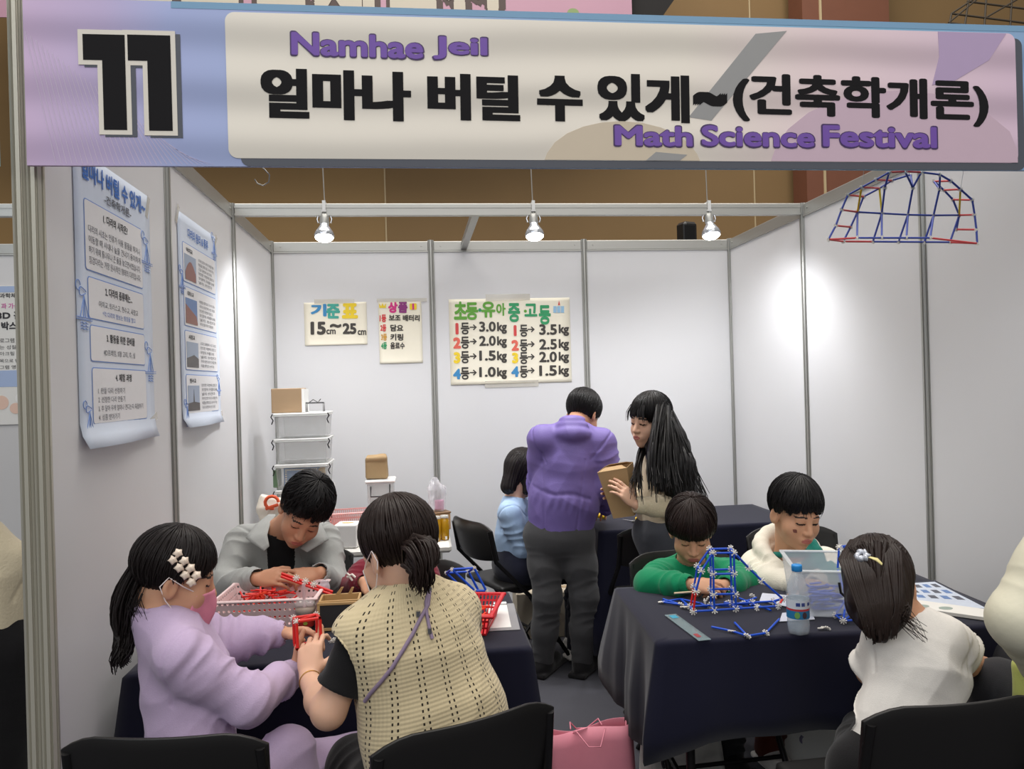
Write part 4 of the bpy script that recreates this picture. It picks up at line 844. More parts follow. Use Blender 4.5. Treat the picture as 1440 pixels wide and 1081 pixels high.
E_ += [('F%s' % k[1:], k, 'blue') for k in N if k[0] == 'B'] + [('S0', 'S1', 'blue'), ('S1', 'S2', 'blue'), ('S2', 'F04', 'red'), ('S2', 'B04', 'blue')]
for k, v in N.items():
    if k[1] == '0' and k[0] in 'FB': v[2] = ZT + 0.011
truss('straw_tower', 'tall blue straw tower with white connectors standing on the right table', 'model', N, E_, 0.0036, (N['F01'][0], N['F01'][1], ZT), 1.05)
def flat_chain(name, label, pts, cols, cons, ws=1.0, r=0.0034, cat='model'):
    P = {i: oz(px, py, ZT + 0.004) for i, (px, py) in enumerate(pts)}; t = thing(name, label, cat, tuple(P[0]))
    for (i, j), c in cols: straw(P[i], P[j], c, r, t, gap=.002)
    for i in cons: conn(P[i], t, (1.35, 0.3 * i, 0.4), ws)
    return t
flat_chain('straw_chain', 'loose chain of blue straws lying in front of the straw tower', ((1000, 881), (1029, 887), (1033, 875), (1051, 894), (1077, 890), (1096, 870)), [((0, 1), 'blue'), ((1, 3), 'blue'), ((2, 3), 'blue'), ((3, 4), 'blue'), ((4, 5), 'blue')], (1, 3, 4))
flat_chain('straw_chain', 'flat lattice of blue straws lying at the left end of the right table', ((930, 846), (957, 842), (985, 848), (958, 850), (995, 853), (932, 842), (970, 853)), [((0, 1), 'blue'), ((1, 2), 'blue'), ((5, 3), 'blue'), ((3, 4), 'blue'), ((0, 3), 'blue'), ((1, 6), 'blue'), ((2, 4), 'blue')], (0, 3, 6))
flat_chain('straw_chain', 'small blue straw corner lying right of the straw tower under the bin', ((1050, 844), (1058, 852), (1064, 840), (1046, 846)), [((0, 1), 'blue'), ((3, 2), 'blue')], (), cat='model')
for k, (px, py) in enumerate(((961, 853), (966, 854), (1044, 847), (995, 842), (991, 846), (1058, 838), (1024, 846))):
    o = conn(oz(px, py, ZT + .004), None, (1.3, 0.4 * k, 0.7 * k), 0.95, 'white_connector'); tag(o, 'white star connector lying on the cloth around the straw tower', 'connector', 'connectors around the tower')
for k, (px, py) in enumerate(((1154, 883), (1159, 882), (1164, 883))):
    o = conn(oz(px, py, ZT + .004), None, (1.3, 0.4 * k, 0.2), 0.8, 'white_connector'); tag(o, 'white connector in the row lying right of the water bottle', 'connector', 'connectors right of the bottle')
for k, (a, b) in enumerate((((1018, 847), (1052, 850)), ((1040, 841), (1084, 858)), ((1010, 851), (1044, 853)))):
    o = straw(oz(*a, ZT + .004), oz(*b, ZT + .004), 'blue', 0.0034, None, 'blue_straw'); tag(o, 'loose blue straw lying on the cloth behind the straw tower', 'straw', 'loose blue straws behind the tower')
# ruler
A = oz(936, 865, ZT); B = oz(984, 901, ZT); d = unit(B - A); R = np.stack([np.cross(d, [0, 0, 1]), d, [0, 0, 1]], 1); t = thing('ruler', 'clear plastic ruler lying on the front left corner of the right table', 'ruler', tuple((A + B) / 2 + np.array([0.016, 0, 0])))
MB().box((0, 0, 0.0015), (0.040, np.linalg.norm(B - A), 0.003), R, 0.001).build('blade', mat('clear_green_plastic', (150, 170, 176), 0.15, alpha=0.5, spec=0.7), t)
MB().box(R @ np.array([0, -0.10, 0.0034]), (0.022, 0.03, 0.0006), R).build('blue_mark', mat('cyan_print', (60, 150, 180), 0.5), t)
m = MB()
for k in range(20): m.box(R @ np.array([-0.015, -0.115 + k * .012, 0.0033]), (0.008 if k % 5 else 0.013, 0.0012, 0.0005), R)
m.build('scale_marks', INK, t); MB().box(R @ np.array([0.006, 0.09, 0.0034]), (0.014, 0.03, 0.0006), R).build('red_mark', mat('dull_red_print', (150, 60, 66), 0.5), t)
# bottle
c = oz(1123, 890, ZT); t = thing('water_bottle', 'clear water bottle with a blue cap standing at the front of the right table', 'bottle', (c[0], c[1], ZT))
PET = mat('clear_bottle_plastic', (214, 226, 236), 0.06, alpha=0.28, spec=0.9)
m = MB(); wob = lambda a, z: 1 - (0.16 * (0.5 + 0.5 * math.cos(5 * a)) if z < 0.018 else 0)
m.lathe([(0.004, 0.008), (0.016, 0.003), (0.026, 0.001), (0.0315, 0.010), (0.0325, 0.030), (0.0318, 0.045), (0.0325, 0.050), (0.0325, 0.100), (0.0322, 0.120), (0.0290, 0.140), (0.0215, 0.165), (0.0140, 0.182), (0.0125, 0.188), (0.0125, 0.192)], (0, 0, 0), 40, None, wob); m.build('bottle_wall', PET, t)
m = MB(); m.lathe([(0.001, 0.006), (0.028, 0.010), (0.0312, 0.03), (0.0312, 0.105), (0.001, 0.106)], (0, 0, 0), 32); m.build('water', mat('water', (196, 212, 226), 0.03, alpha=0.30, spec=0.9), t)
m = MB(); m.lathe([(0.0001, 0.206), (0.0145, 0.206), (0.0155, 0.203), (0.0155, 0.188), (0.0145, 0.187)], (0, 0, 0), 32, None, lambda a, z: 1 + 0.02 * math.cos(24 * a)); m.build('cap', mat('cyan_cap', (40, 140, 214), 0.4), t)
for nm, z0, z1, cc in (('label', 0.050, 0.074, (40, 120, 170)), ('label_red_band', 0.074, 0.080, (196, 60, 66)), ('label', 0.080, 0.106, (214, 222, 232))):
    m = MB(); m.lathe([(0.0330, z0), (0.0330, z1)], (0, 0, 0), 40); m.build(nm, mat('label_%d' % cc[0], cc, 0.35), t)
m = MB()
for k, (a, z, w_, h_) in enumerate(((-.55, .094, .012, .010), (-.1, .094, .010, .010), (.5, .094, .009, .009))):
    a -= 1.57 - 0.1; m.box((0.0333 * math.cos(a), 0.0333 * math.sin(a), z), (0.001, w_, h_), rotz(a))
m.build('label_text', mat('label_blue_text', (50, 70, 140), 0.4), t)
for a, cc, rr in ((-2.1, (120, 170, 90), .008), (-1.45, (70, 50, 60), .007)):
    e1 = np.array([-math.sin(a), math.cos(a), 0]); MB().prism(circle(0, 0, rr, 16, .010), np.array([0.0336 * math.cos(a), 0.0336 * math.sin(a), 0.062]), e1, (0, 0, 1), 0.0006).build('label_picture', mat('label_pic_%d' % cc[0], cc, 0.4), t)
# clear bin with blue straws
CLEAR = mat('cloudy_clear_plastic', (214, 220, 226), 0.18, alpha=0.34, spec=0.6); CLEARR = mat('cloudy_rim_plastic', (220, 226, 230), 0.2, alpha=0.6, spec=0.6)
def bin_walls(t, w, d, h, flare, wall=CLEAR, rimm=CLEARR):
    k = 1 + flare
    B4 = [(-w / 2, -d / 2), (w / 2, -d / 2), (w / 2, d / 2), (-w / 2, d / 2)]
    for i, nm in enumerate(('wall_front', 'wall_side', 'wall_back', 'wall_side')):
        a, b = B4[i], B4[(i + 1) % 4]; m = MB(); m.add([(a[0], a[1], 0.003), (b[0], b[1], 0.003), (b[0] * k, b[1] * k, h), (a[0] * k, a[1] * k, h)], [(0, 1, 2, 3)]); o = m.build(nm, wall, t); md = o.modifiers.new('thickness', 'SOLIDIFY'); md.thickness = 0.002
    MB().box((0, 0, 0.002), (w, d, 0.004)).build('bottom', wall, t); m = MB(); r = 0.007
    for c_, s_ in (((0, -d / 2 * k, h), (w * k + 2 * r, 2 * r, r)), ((0, d / 2 * k, h), (w * k + 2 * r, 2 * r, r)), ((w / 2 * k, 0, h), (2 * r, d * k, r)), ((-w / 2 * k, 0, h), (2 * r, d * k, r))): m.box(c_, s_, None, 0.002)
    m.build('rim', rimm, t); return t
bc = np.array([2.225, -2.475]); t = bin_walls(thing('storage_bin', 'clear open plastic bin of blue straws on the right table', 'bin', (bc[0], bc[1], ZT + .002), -0.30), 0.185, 0.25, 0.150, 0.18)
m = MB(); m.tube([(0.02, -0.142, 0.115), (0.022, -0.150, 0.085), (0.045, -0.150, 0.062), (0.095, -0.146, 0.056)], 0.004, 8); m.build('handle', BLACKM, t)
for k in range(60):
    a = rnd.gauss(0.25, 0.5); p = rotz(-.3) @ np.array([rnd.uniform(-.055, .055), rnd.uniform(-.08, .08), 0]) + np.array([bc[0], bc[1], ZT + 0.012 + k * 0.0008]); d = np.array([math.cos(a), math.sin(a), rnd.uniform(-.12, .12)]) * rnd.uniform(.018, .03)
    o = straw(p - d, p + d, 'blue', 0.0034, None, 'blue_straw'); tag(o, 'blue straw lying in the clear open bin', 'straw', 'blue straws in the clear bin')
# second construction right of the bin
N = {}
for k, (px, py, Y) in enumerate(((1186, 877, -2.66), (1228, 870, -2.66), (1174, 846, -2.60), (1216, 843, -2.60))): p = oy(px, py, Y); p[2] = ZT + .010; N['g%d' % k] = p
for k, (px, py, Y) in enumerate(((1180, 769, -2.45), (1210, 764, -2.45), (1232, 770, -2.45), (1178, 800, -2.45))): N['h%d' % k] = oy(px, py, Y)
for k, (px, py, Y) in enumerate(((1190, 842, -2.55), (1222, 845, -2.55))): p = oy(px, py, Y); N['k%d' % k] = p
E_ = [('g0', 'g1', 'blue'), ('g2', 'g3', 'blue'), ('g0', 'g2', 'blue'), ('g1', 'g3', 'blue'), ('h0', 'h1', 'blue'), ('h1', 'h2', 'blue'), ('h0', 'h2', 'blue'), ('h3', 'h0', 'blue'), ('g2', 'k0', 'blue'), ('g0', 'k0', 'blue'), ('g0', 'k1', 'blue'), ('g3', 'k1', 'blue'), ('g1', 'k1', 'blue'), ('k0', 'h3', 'blue'), ('k1', 'h2', 'blue')]
truss('straw_model', 'blue straw frame standing right of the clear bin behind the white shirt child', 'model', N, E_, 0.0034, (N['g0'][0], N['g0'][1], ZT), 0.95, nocon=('g1', 'g3', 'k0', 'k1', 'h2', 'h3'))
# papers and boards on the right
def flat(name, label, cat, px4, z, th, m_):
    P = [oz(px, py, z) for px, py in px4]; c = np.mean(P, 0); m = MB(); m.prism([(p[0] - c[0], p[1] - c[1]) for p in P], (0, 0, th), (1, 0, 0), (0, 1, 0), th); t = m.build(name, m_); t.location = (c[0], c[1], ZT); return tag(t, label, cat), P, c
o, P, c = flat('display_board', 'dark edged board with printed sheets lying at the right end of the right table', 'board', ((1290, 852), (1403, 862), (1315, 818), (1262, 822)), ZT, 0.006, mat('dark_board', (40, 42, 56), 0.5))
def on_board(p, q, m_, nm, dz):
    u = [P[3] + (P[2] - P[3]) * a + ((P[0] + (P[1] - P[0]) * a) - (P[3] + (P[2] - P[3]) * a)) * b for a, b in p]
    mm = MB(); mm.prism([(v[0] - c[0], v[1] - c[1]) for v in u], (0, 0, 0.0066 + dz), (1, 0, 0), (0, 1, 0), 0.0005); x = mm.build(nm, m_); x.parent = o
on_board(((.03, .95), (.92, .95), (.92, .05), (.03, .05)), 0, mat('pale_print_paper', (198, 206, 220), 0.5, var=.1, scale=60), 'printed_sheet', 0)
for k in range(4):
    for j in range(3): on_board([(x, y) for x, y in ((.12 + .2 * k, .25 + .22 * j), (.24 + .2 * k, .25 + .22 * j), (.24 + .2 * k, .13 + .22 * j), (.12 + .2 * k, .13 + .22 * j))], 0, GINK if (k + j) % 2 else mat('photo_blue', (98, 128, 178), 0.4), 'print_block', .0006)
o2 = flat('white_tray', 'thick white board with round prints lying at the right front of the right table', 'board', ((1284, 858), (1390, 873), (1396, 862), (1288, 847)), ZT, 0.010, mat('white_foam_board', (226, 224, 218), 0.6))
for px, py in ((1297, 852), (1330, 855)):
    p = oz(px, py, ZT + .01); mm = MB(); mm.prism(circle(p[0] - o2[2][0], p[1] - o2[2][1], .022, 18, .016), (0, 0, .0108), (1, 0, 0), (0, 1, 0), .0006); x = mm.build('round_print', mat('sage_print', (150, 164, 156), 0.5)); x.parent = o2[0]
for k, (q, lb) in enumerate(((((1068, 845), (1130, 858), (1118, 838), (1072, 834)), 'white printed sheet lying under the slope of the straw tower'), (((1096, 874), (1146, 871), (1140, 858), (1100, 862)), 'white printed sheet lying under the water bottle'))):
    flat('paper_sheet', lb, 'paper', q, ZT, 0.0012, mat('print_paper', (196, 200, 214), 0.6, var=.12, scale=90))

# ---- white table at the back left: stacked bins, boxes, bag, tins
yB = -0.80
x0, x1 = oy(384, 640, yB)[0], oy(463, 640, yB)[0]
ZTOP = oy(420, 579, yB)[2]; DZ = (ZTOP - .737) / 5
LAB = ('clear storage bin on top of the stack in the back left corner', 'clear storage bin second from the top of the corner stack', 'clear storage bin holding a blue game box in the corner stack', 'clear storage bin under the one with the blue game box', 'lowest clear storage bin of the corner stack on the white table')
for k in range(5):
    zb = 0.737 + (4 - k) * DZ; t = thing('storage_bin', LAB[k], 'bin', ((x0 + x1) / 2, yB + 0.13, zb), 0, 'stacked bins'); w_ = x1 - x0 - .02
    bin_walls(t, w_ * 0.93, 0.24, DZ - .0195, 0.07, mat('milky_bin_plastic', (206, 208, 206), 0.25, alpha=0.22, spec=0.4), mat('milky_bin_rim', (216, 218, 216), 0.3, alpha=0.8))
    MB().box((0, 0, DZ - .0115), (w_ + 0.012, 0.27, 0.012), None, 0.004).build('lid', mat('milky_lid', (222, 222, 220), 0.3, alpha=0.9), t)
    for s in (-1, 1): m = MB(); m.tube([(s * (w_ / 2 + .008), -0.13, 0.124), (s * (w_ / 2 + .015), -0.134, 0.110), (s * (w_ / 2 + .004), -0.136, 0.092), (s * (w_ / 2 + .012), -0.134, 0.072)], 0.0032, 8); m.build('latch', BLACKM, t)
zt = 0.737 + 2 * DZ + 0.006; a, b = oy(397, 660, yB), oy(447, 660, yB); t = thing('game_box', 'blue game box with a white dotted border inside the third clear bin', 'box', ((a[0] + b[0]) / 2, yB + .06, zt)); w_ = b[0] - a[0]
MB().box((0, 0, .05), (w_, .05, .098), None, .002).build('carton', mat('game_box_blue', (52, 120, 186), 0.45), t)
m = MB()
for k in range(15):
    u = -w_ / 2 + .012 + k * (w_ - .024) / 14
    for z in (.010, .090): m.box((u, -.0256, z), (.009, .001, .007))
for k in range(6):
    for s in (-1, 1): m.box((s * (w_ / 2 - .012), -.0256, .02 + k * .012), (.009, .001, .007))
m.build('dotted_border', mat('border_cream', (226, 220, 200), 0.5), t)
m = MB(); m.prism([(-.05, .045), (-.02, .06), (.02, .052), (.05, .058), (.045, .042), (.0, .036)], (0, -.0258, 0), EX, EZ, .0006); m.build('red_print', mat('soft_red_print', (210, 120, 110), 0.5), t)
for px, cc in ((452, (190, 160, 90)), (389, (110, 140, 110))):
    a = oy(px, 665, yB + .06); o = MB().box((0, 0, .045), (.028, .09, .09), None, .003).build('game_box', mat('box_%d' % cc[0], cc, .5)); o.location = (a[0], yB + .075, zt); tag(o, 'narrow %s box beside the blue game box in the third clear bin' % ('ochre' if px > 400 else 'green'), 'box')
CARD = mat('brown_cardboard', (160, 134, 104), 0.75, var=.06, scale=9)
ztop = ZTOP - .005
a, b = oy(381, 560, yB + .05), oy(424, 560, yB + .05); t = thing('cardboard_box', 'brown cardboard box standing on top of the corner bin stack', 'box', ((a[0] + b[0]) / 2, yB + .14, ztop))
h_ = oy(400, 546, yB + .05)[2] - ztop; MB().box((0, 0, h_ / 2), (b[0] - a[0], .17, h_), None, .003).build('carton', CARD, t); MB().box((.083, .0, h_ / 2 - .002), (.014, .165, h_ - .006)).build('paper_stack', PAPER, t)
a = oy(441, 570, yB + .06); t = thing('wire_stand', 'little black wire stand on top of the corner bin stack', 'stand', (a[0], yB + .10, ztop))
for k, pts in enumerate((((-.045, 0, 0), (-.045, 0, .05), (.045, 0, .05), (.045, 0, 0)), ((-.045, .05, 0), (-.045, .05, .045), (.045, .05, .045), (.045, .05, 0)), ((-.03, .02, .05), (-.01, .02, .066), (.015, .02, .05), (.03, .02, .068)))): m = MB(); m.tube(pts, .0022, 6); m.build('wire', BLACKM, t)
m = MB(); m.tube([(-.045, 0, .05), (-.045, .05, .045)], .0022, 6); m.tube([(.045, 0, .05), (.045, .05, .045)], .0022, 6); m.build('wire', BLACKM, t)
# small bin with the folded paper bag on it
a, b = oy(516, 690, -.66), oy(551, 690, -.66); zt = oy(530, 676, -.66)[2]; t = thing('storage_bin', 'small clear bin with a black handle under the tan paper bag', 'bin', ((a[0] + b[0]) / 2 + .005, -.58, .737)); w_ = b[0] - a[0]
bin_walls(t, w_, .15, zt - .737 - .012, .06, mat('milky_bin_plastic', (206, 208, 206), 0.25)); MB().box((0, 0, zt - .737 - .004), (w_ + .03, .18, .014), None, .005).build('lid', mat('white_lid', (226, 226, 224), .35, alpha=.95), t)
m = MB(); m.tube([(-.05, -.085, zt - .737 - .03), (-.052, -.09, zt - .737 - .085), (.05, -.09, zt - .737 - .085), (.052, -.085, zt - .737 - .02)], .0035, 8); m.build('handle', BLACKM, t)
s_ = SDF(.005); s_.box((0, 0, .062), (.062, .045, .062), None, .014, .02); s_.box((0, -.02, .118), (.055, .03, .012), rotx(.25), .008, .01); v_, q_, _ = s_.solve(); v_ = v_ - [0, 0, v_[:, 2].min()]
o = np_mesh('paper_bag', folds(v_, vnormals(v_, q_), .004, 25, 5), q_, mat('tan_paper', (158, 132, 96), .7, var=.06)); c = oy(530, 676, -.6); o.location = (c[0], -.585, zt + .004); tag(o, 'rumpled tan paper bag standing on the small clear bin', 'bag')
# long pink basket, tissue box, tray, packets
PKB2 = mat('rose_plastic', (214, 160, 158), .45)
c = oy(520, 737, -.80); basket('long_basket', 'long rose pink slotted basket lying behind the tissue box', (c[0] - .02, -.76, .740), .34, .13, .130, .10, PKB2, 36, 5, 13, .6, True, .15, .010)
c = oz(487, 771, .737); t = thing('tissue_box', 'white cube tissue box on the front of the white table', 'box', (c[0] + .005, c[1] + .055, .737), -.15)
s_ = SDF(.004); s_.box((0, 0, .058), (.056, .056, .058), None, .008, .01); v_, q_, _ = s_.solve(); np_mesh('carton', v_ - [0, 0, v_[:, 2].min()], q_, mat('white_carton', (232, 230, 228), .45), None, t)
m = MB(); m.prism(circle(0, 0, .030, 20, .016), (0, 0, .1172), (1, 0, 0), (0, 1, 0), .001); m.build('opening', mat('ochre_print', (200, 170, 100), .5), t)
c = oy(481, 740, -.9); o = MB().box((0, 0, .02), (.10, .14, .04), rotz(.2), .006).build('shallow_tray', mat('orange_plastic', (222, 86, 48), .4)); o.location = (c[0], -.90, .737); tag(o, 'orange red shallow tray half behind the white tissue box', 'tray')
for k, (px, py, cc, sz, lb) in enumerate(((508, 758, (196, 164, 96), (.06, .08, .035), 'ochre packet lying right of the tissue box'), (505, 744, (206, 184, 130), (.09, .09, .03), 'cream packet lying behind the ochre packet'), (512, 736, (110, 120, 130), (.10, .05, .02), 'grey blue packet lying by the rose basket'), (503, 762, (226, 224, 218), (.03, .03, .02), 'small white block beside the tissue box'))):
    c = oz(px, py, .75); s_ = SDF(.004); s_.box((0, 0, sz[2] / 2), np.array(sz) / 2, None, .008, .01); v_, q_, _ = s_.solve(); o = np_mesh('packet', folds(v_ - [0, 0, v_[:, 2].min()], vnormals(v_, q_), .0012, 50, k), q_, mat('packet_%d' % k, cc, .5, var=.15, scale=60)); o.location = (c[0], c[1], .737); o.rotation_euler = (0, 0, .4 * k); tag(o, lb, 'packet')
# tins, wooden case, film bag, stickers
OIL = mat('golden_oil', (188, 140, 18), .15, alpha=.92, spec=.7)
for k, px in enumerate((614, 626)):
    c = oz(px, 760, .737); t = thing('oil_bottle', ('golden yellow jar on the corner of the white table, left of its pair', 'golden yellow jar on the corner of the white table, right of its pair')[k], 'jar', (c[0], c[1] + .03 * k, .737))
    m = MB(); m.lathe([(.001, 0), (.020, 0), (.022, .004), (.0235, .100), (.018, .108), (.018, .112)], (0, 0, 0), 24); m.build('jar_wall', OIL, t); m = MB(); m.lathe([(.0205, .111), (.0205, .124), (.0005, .125)], (0, 0, 0), 24); m.build('lid', mat('clear_lid', (206, 206, 200), .2, alpha=.7), t)
    MB().box((.006, -.0225, .012), (.010, .001, .016)).build('label', PAPER, t)
c = oz(617, 745, .737); t = thing('wooden_case', 'small pale wooden case behind the two golden jars', 'box', (c[0] + .004, c[1] + .03, .737)); hh = oy(617, 722, c[1])[2] - .737
MB().box((0, 0, hh / 2), (.10, .09, hh), rotz(.35), .003).build('case', mat('warm_wood', (176, 140, 100), .5, var=.12, scale=14), t); MB().box((0, 0, hh + .004), (.108, .096, .010), rotz(.35), .003).build('lid', mat('dark_wood_edge', (120, 90, 60), .5), t)
s_ = SDF(.004); s_.box((0, 0, .07), (.05, .035, .07), None, .022, .03); s_.ell((-.01, 0, .15), (.03, .02, .04), None, .04); v_, q_, _ = s_.solve(); v_ = v_ - [0, 0, v_[:, 2].min()]
t = thing('plastic_bag', 'clear plastic bag with a pink packet on the wooden case', 'bag', (c[0] - .005, c[1] + .03, .737 + hh + .009)); np_mesh('film', folds(v_, vnormals(v_, q_), .006, 45, 9), q_, mat('clear_film', (216, 214, 220), .2, alpha=.42, spec=.7), None, t); MB().box((.012, -.01, .035), (.05, .02, .055), None, .005).build('packet', mat('magenta_packet', (190, 80, 140), .4), t)
c = oz(600, 742, .737); o = MB().box((0, 0, .05), (.03, .04, .10), None, .004).build('packet', mat('dusty_pink_packet', (196, 130, 150), .5)); o.location = (c[0], c[1], .737); tag(o, 'dusty pink packet left of the wooden case', 'packet')
# orange printed sack behind the man
s_ = SDF(.006); s_.box((0, 0, .11), (.085, .045, .12), roty(-.12), .03, .03); s_.box((.0, 0, .21), (.10, .03, .05), roty(.25), .025, .04); v_, q_, _ = s_.solve(); v_ = (v_ - [0, 0, v_[:, 2].min()]) * [.8, .8, .95]; c = oy(382, 704, -1.0)
t = thing('printed_sack', 'white plastic sack with an orange print left of the grey jacket person', 'bag', (c[0] + .012, -1.0, .737)); np_mesh('film', folds(v_, vnormals(v_, q_), .007, 26, 2), q_, mat('white_sack_film', (228, 220, 206), .35), None, t)
zc = c[2] - .737
m = MB(); m.tube([(.0 + .032 * math.cos(a * .5), -.058, zc + .03 * math.sin(a * .5)) for a in range(11)], .008, 8); m.tube([(-.03, -.058, zc - .03), (.03, -.058, zc - .012)], .008, 8); m.build('orange_print', mat('orange_red_print', (224, 90, 50), .5), t)
# ---- back table: tape rolls, scissors
for k, (px, py) in enumerate(((902, 730), (843, 727))):
    c = oz(px, py, ZT + .012); t = thing('tape_roll', ('yellow tape roll on the back table beside the long-haired person', 'yellow tape roll on the back table beside the purple jacket')[k], 'tape', (c[0], max(c[1], -.93), ZT + .0)); m = MB(); m.lathe([(.020, 0), (.034, 0), (.034, .022), (.020, .022), (.020, 0)], (0, 0, 0), 28, roty(.25 if k else 0)); o = m.build('roll', mat('yellow_tape', (226, 190, 30), .4), t); o.location = (0, 0, .010 if k else 0)
c = oz(889, 732, ZT + .004); t = thing('scissors', 'black handled scissors lying beside the yellow tape roll', 'scissors', (c[0], max(c[1], -.94), ZT + .004), .6)
for s in (-1, 1):
    m = MB(); m.tube([(s * .012 + .010 * math.cos(a * .571), -.03 + .016 * math.sin(a * .571), 0) for a in range(12)], .003, 6); m.build('handle', BLACKP, t); m = MB(); m.tube([(s * .008, -.012, 0), (0, .01, 0), (-s * .004, .07, 0)], [.003, .004, .001], 6, flat=.4); m.build('blade', CHROME, t)

# ---- on the floor: bags
def sack(name, label, cat, cx, cy, w, d, h, rz, m_, lean=0.0, seed=0, handles=None):
    t = thing(name, label, cat, (cx, cy, 0.0), rz); V = []; Fc = []; n = 14; rows = 9
    P0 = []
    for s, (a, b) in enumerate((((-w / 2, -d / 2), (w / 2, -d / 2)), ((w / 2, -d / 2), (w / 2, d / 2)), ((w / 2, d / 2), (-w / 2, d / 2)), ((-w / 2, d / 2), (-w / 2, -d / 2)))):
        for k in range(n): u = k / n; P0.append((a[0] + (b[0] - a[0]) * u, a[1] + (b[1] - a[1]) * u, s, u))
    r_ = random.Random(seed); p1 = r_.uniform(0, 6)
    for j in range(rows):
        v = j / (rows - 1)
        for x, y, s, u in P0:
            q = 1 - .80 * v * v; sag = .012 * math.sin(u * 6.3 + p1 + s) * v; V.append((x * (1 + .03 * v) + sag * (s % 2), y * q + lean * v * h - sag * (1 - s % 2) * 2, .002 + v * h * (1 - .03 * math.sin(math.pi * (x / w + .5)) * (s % 2 == 0))))
    M_ = len(P0); Fc = [(j * M_ + i, j * M_ + (i + 1) % M_, (j + 1) * M_ + (i + 1) % M_, (j + 1) * M_ + i) for j in range(rows - 1) for i in range(M_)] + [tuple(range(M_))[::-1]]
    o = raw_mesh('bag_body', V, Fc, m_, None, True, t); md = o.modifiers.new('thickness', 'SOLIDIFY'); md.thickness = .0015
    for s in (-1, 1): yy = s * d * .10 + lean * h; m = MB(); m.tube([(-.055, yy, h * .97), (-.050, yy + s * .022, h + .002), (-.02, yy + s * .055, h * .90), (.02, yy + s * .058, h * .89), (.050, yy + s * .022, h + .002), (.055, yy, h * .97)], .0022, 8); m.build('handle', handles or m_, t)
    return t

x0, x1 = oy(728, 880, -.40)[0], oy(836, 880, -.40)[0]; t = thing('cardboard_box', 'cream cardboard box on the carpet by the wall behind the purple jacket', 'box', ((x0 + x1) / 2, -.27, 0)); MB().box((0, 0, .135), (x1 - x0, .22, .27), None, .004).build('carton', mat('cream_carton', (196, 184, 164), .7, var=.04), t); MB().box((0, 0, .2712), (x1 - x0 - .01, .04, .0015)).build('packing_tape', mat('tan_tape', (176, 150, 112), .35), t)
# ================================================================== people
def skin(n, c): return mat(n, c, 0.52, sss=0.12, var=0.05, scale=40, spec=0.4)
SK_M = skin('skin_tan', (194, 142, 112)); SK_W = skin('skin_fair', (216, 172, 146)); SK_C = skin('skin_child', (204, 154, 124)); SK_B = skin('skin_boy', (202, 152, 120))
LIP = mat('lips', (178, 108, 98), 0.5); EYE = mat('eye_dark', (26, 20, 20), 0.3); BROW = mat('brow_dark', (52, 40, 36), 0.7); NAIL = mat('nails', (214, 160, 146), 0.3)
def hairmat(n, c): return mat(n, c, 0.42, var=0.35, scale=60, bump=0.25, bscale=90, spec=0.26)
HB = hairmat('hair_black', (20, 18, 19)); HBR = hairmat('hair_dark_brown', (37, 27, 24)); HBK = hairmat('hair_soft_black', (28, 23, 23))

def head(s, c, R, k, jaw=1.0, child=False):
    L = lambda x, y, z: c + R @ (np.array([x, y, z]) * k)
    E = lambda p, r, kk=0.02, op=1, Rl=None: s.ell(L(*p), np.array(r) * k, R if Rl is None else R @ Rl, kk * k, op=op)
    E((0, -.012, .045), (.074, .093, .082)); E((0, .022, -.026), (.060 if not child else .063, .068, .082 if not child else .078), .03)
    E((0, .034, -.074), (.045 * jaw, .050, .040), .03); s.cone(L(0, .066, -.094), L(0, .070, -.100), .015 * k, .013 * k, .03 * k)
    for x in (-1, 1):
        E((x * .036, .056, -.036), (.026, .022, .026) if not child else (.030, .024, .030), .03); E((x * .030, .0965, .0005), (.0175, .010, .0105), .012, -1)
        E((x * .030, .0745, -.001), (.0165, .0150, .0135), .004)
        E((x * .077, -.010, -.012), (.008, .021, .032), .006, 1, rotz(x * .35)); E((x * .084, -.006, -.010), (.005, .011, .019), .004, -1, rotz(x * .35))
    E((0, .079, .020), (.045, .012, .012), .02)
    s.cone(L(0, .088, .004), L(0, .1055, -.032), .0085 * k, .0115 * k, .014 * k)
    for x in (-1, 1): E((x * .0115, .098, -.036), (.0085, .0095, .0075), .007)
    E((0, .086, -.066), (.027, .014, .016), .016); E((0, .0958, -.0605), (.0195, .0062, .0048), .006); E((0, .0942, -.0712), (.0160, .0070, .0052), .006); E((0, .1045, -.0658), (.0205, .0070, .0011), .003, -1)
def face_mats(V, Q, c, R, k, fm, open_eye=0.5, smile=0.0):
    F_ = ((V[Q].mean(1) - c) @ R) / k; x, y, z = F_.T; ax_ = np.abs(x); front = (y > .055) & (ax_ < .06) & (z > -.11) & (z < .06)
    lip = front & (((ax_ / .0215) ** 2 + ((z + .0655) / .0095) ** 2) < 1) & (y > .075); fm[lip] = 1
    u = (ax_ - .030) / .0165; zc = -.002 - .0025 * (1 - u * u) * (1 - open_eye); eye = front & (np.abs(u) < 1) & (np.abs(z - zc) < (.0016 + .0050 * open_eye) * np.sqrt(np.maximum(1 - u * u, 0)) + .0006); fm[eye] = 2
    zb = .0235 + .0015 * np.clip((ax_ - .012) / .02, 0, 1) - .006 * np.clip((ax_ - .034) / .016, 0, 1); br = front & (ax_ > .012) & (ax_ < .050) & (np.abs(z - zb) < .0030); fm[br] = 3
    return fm
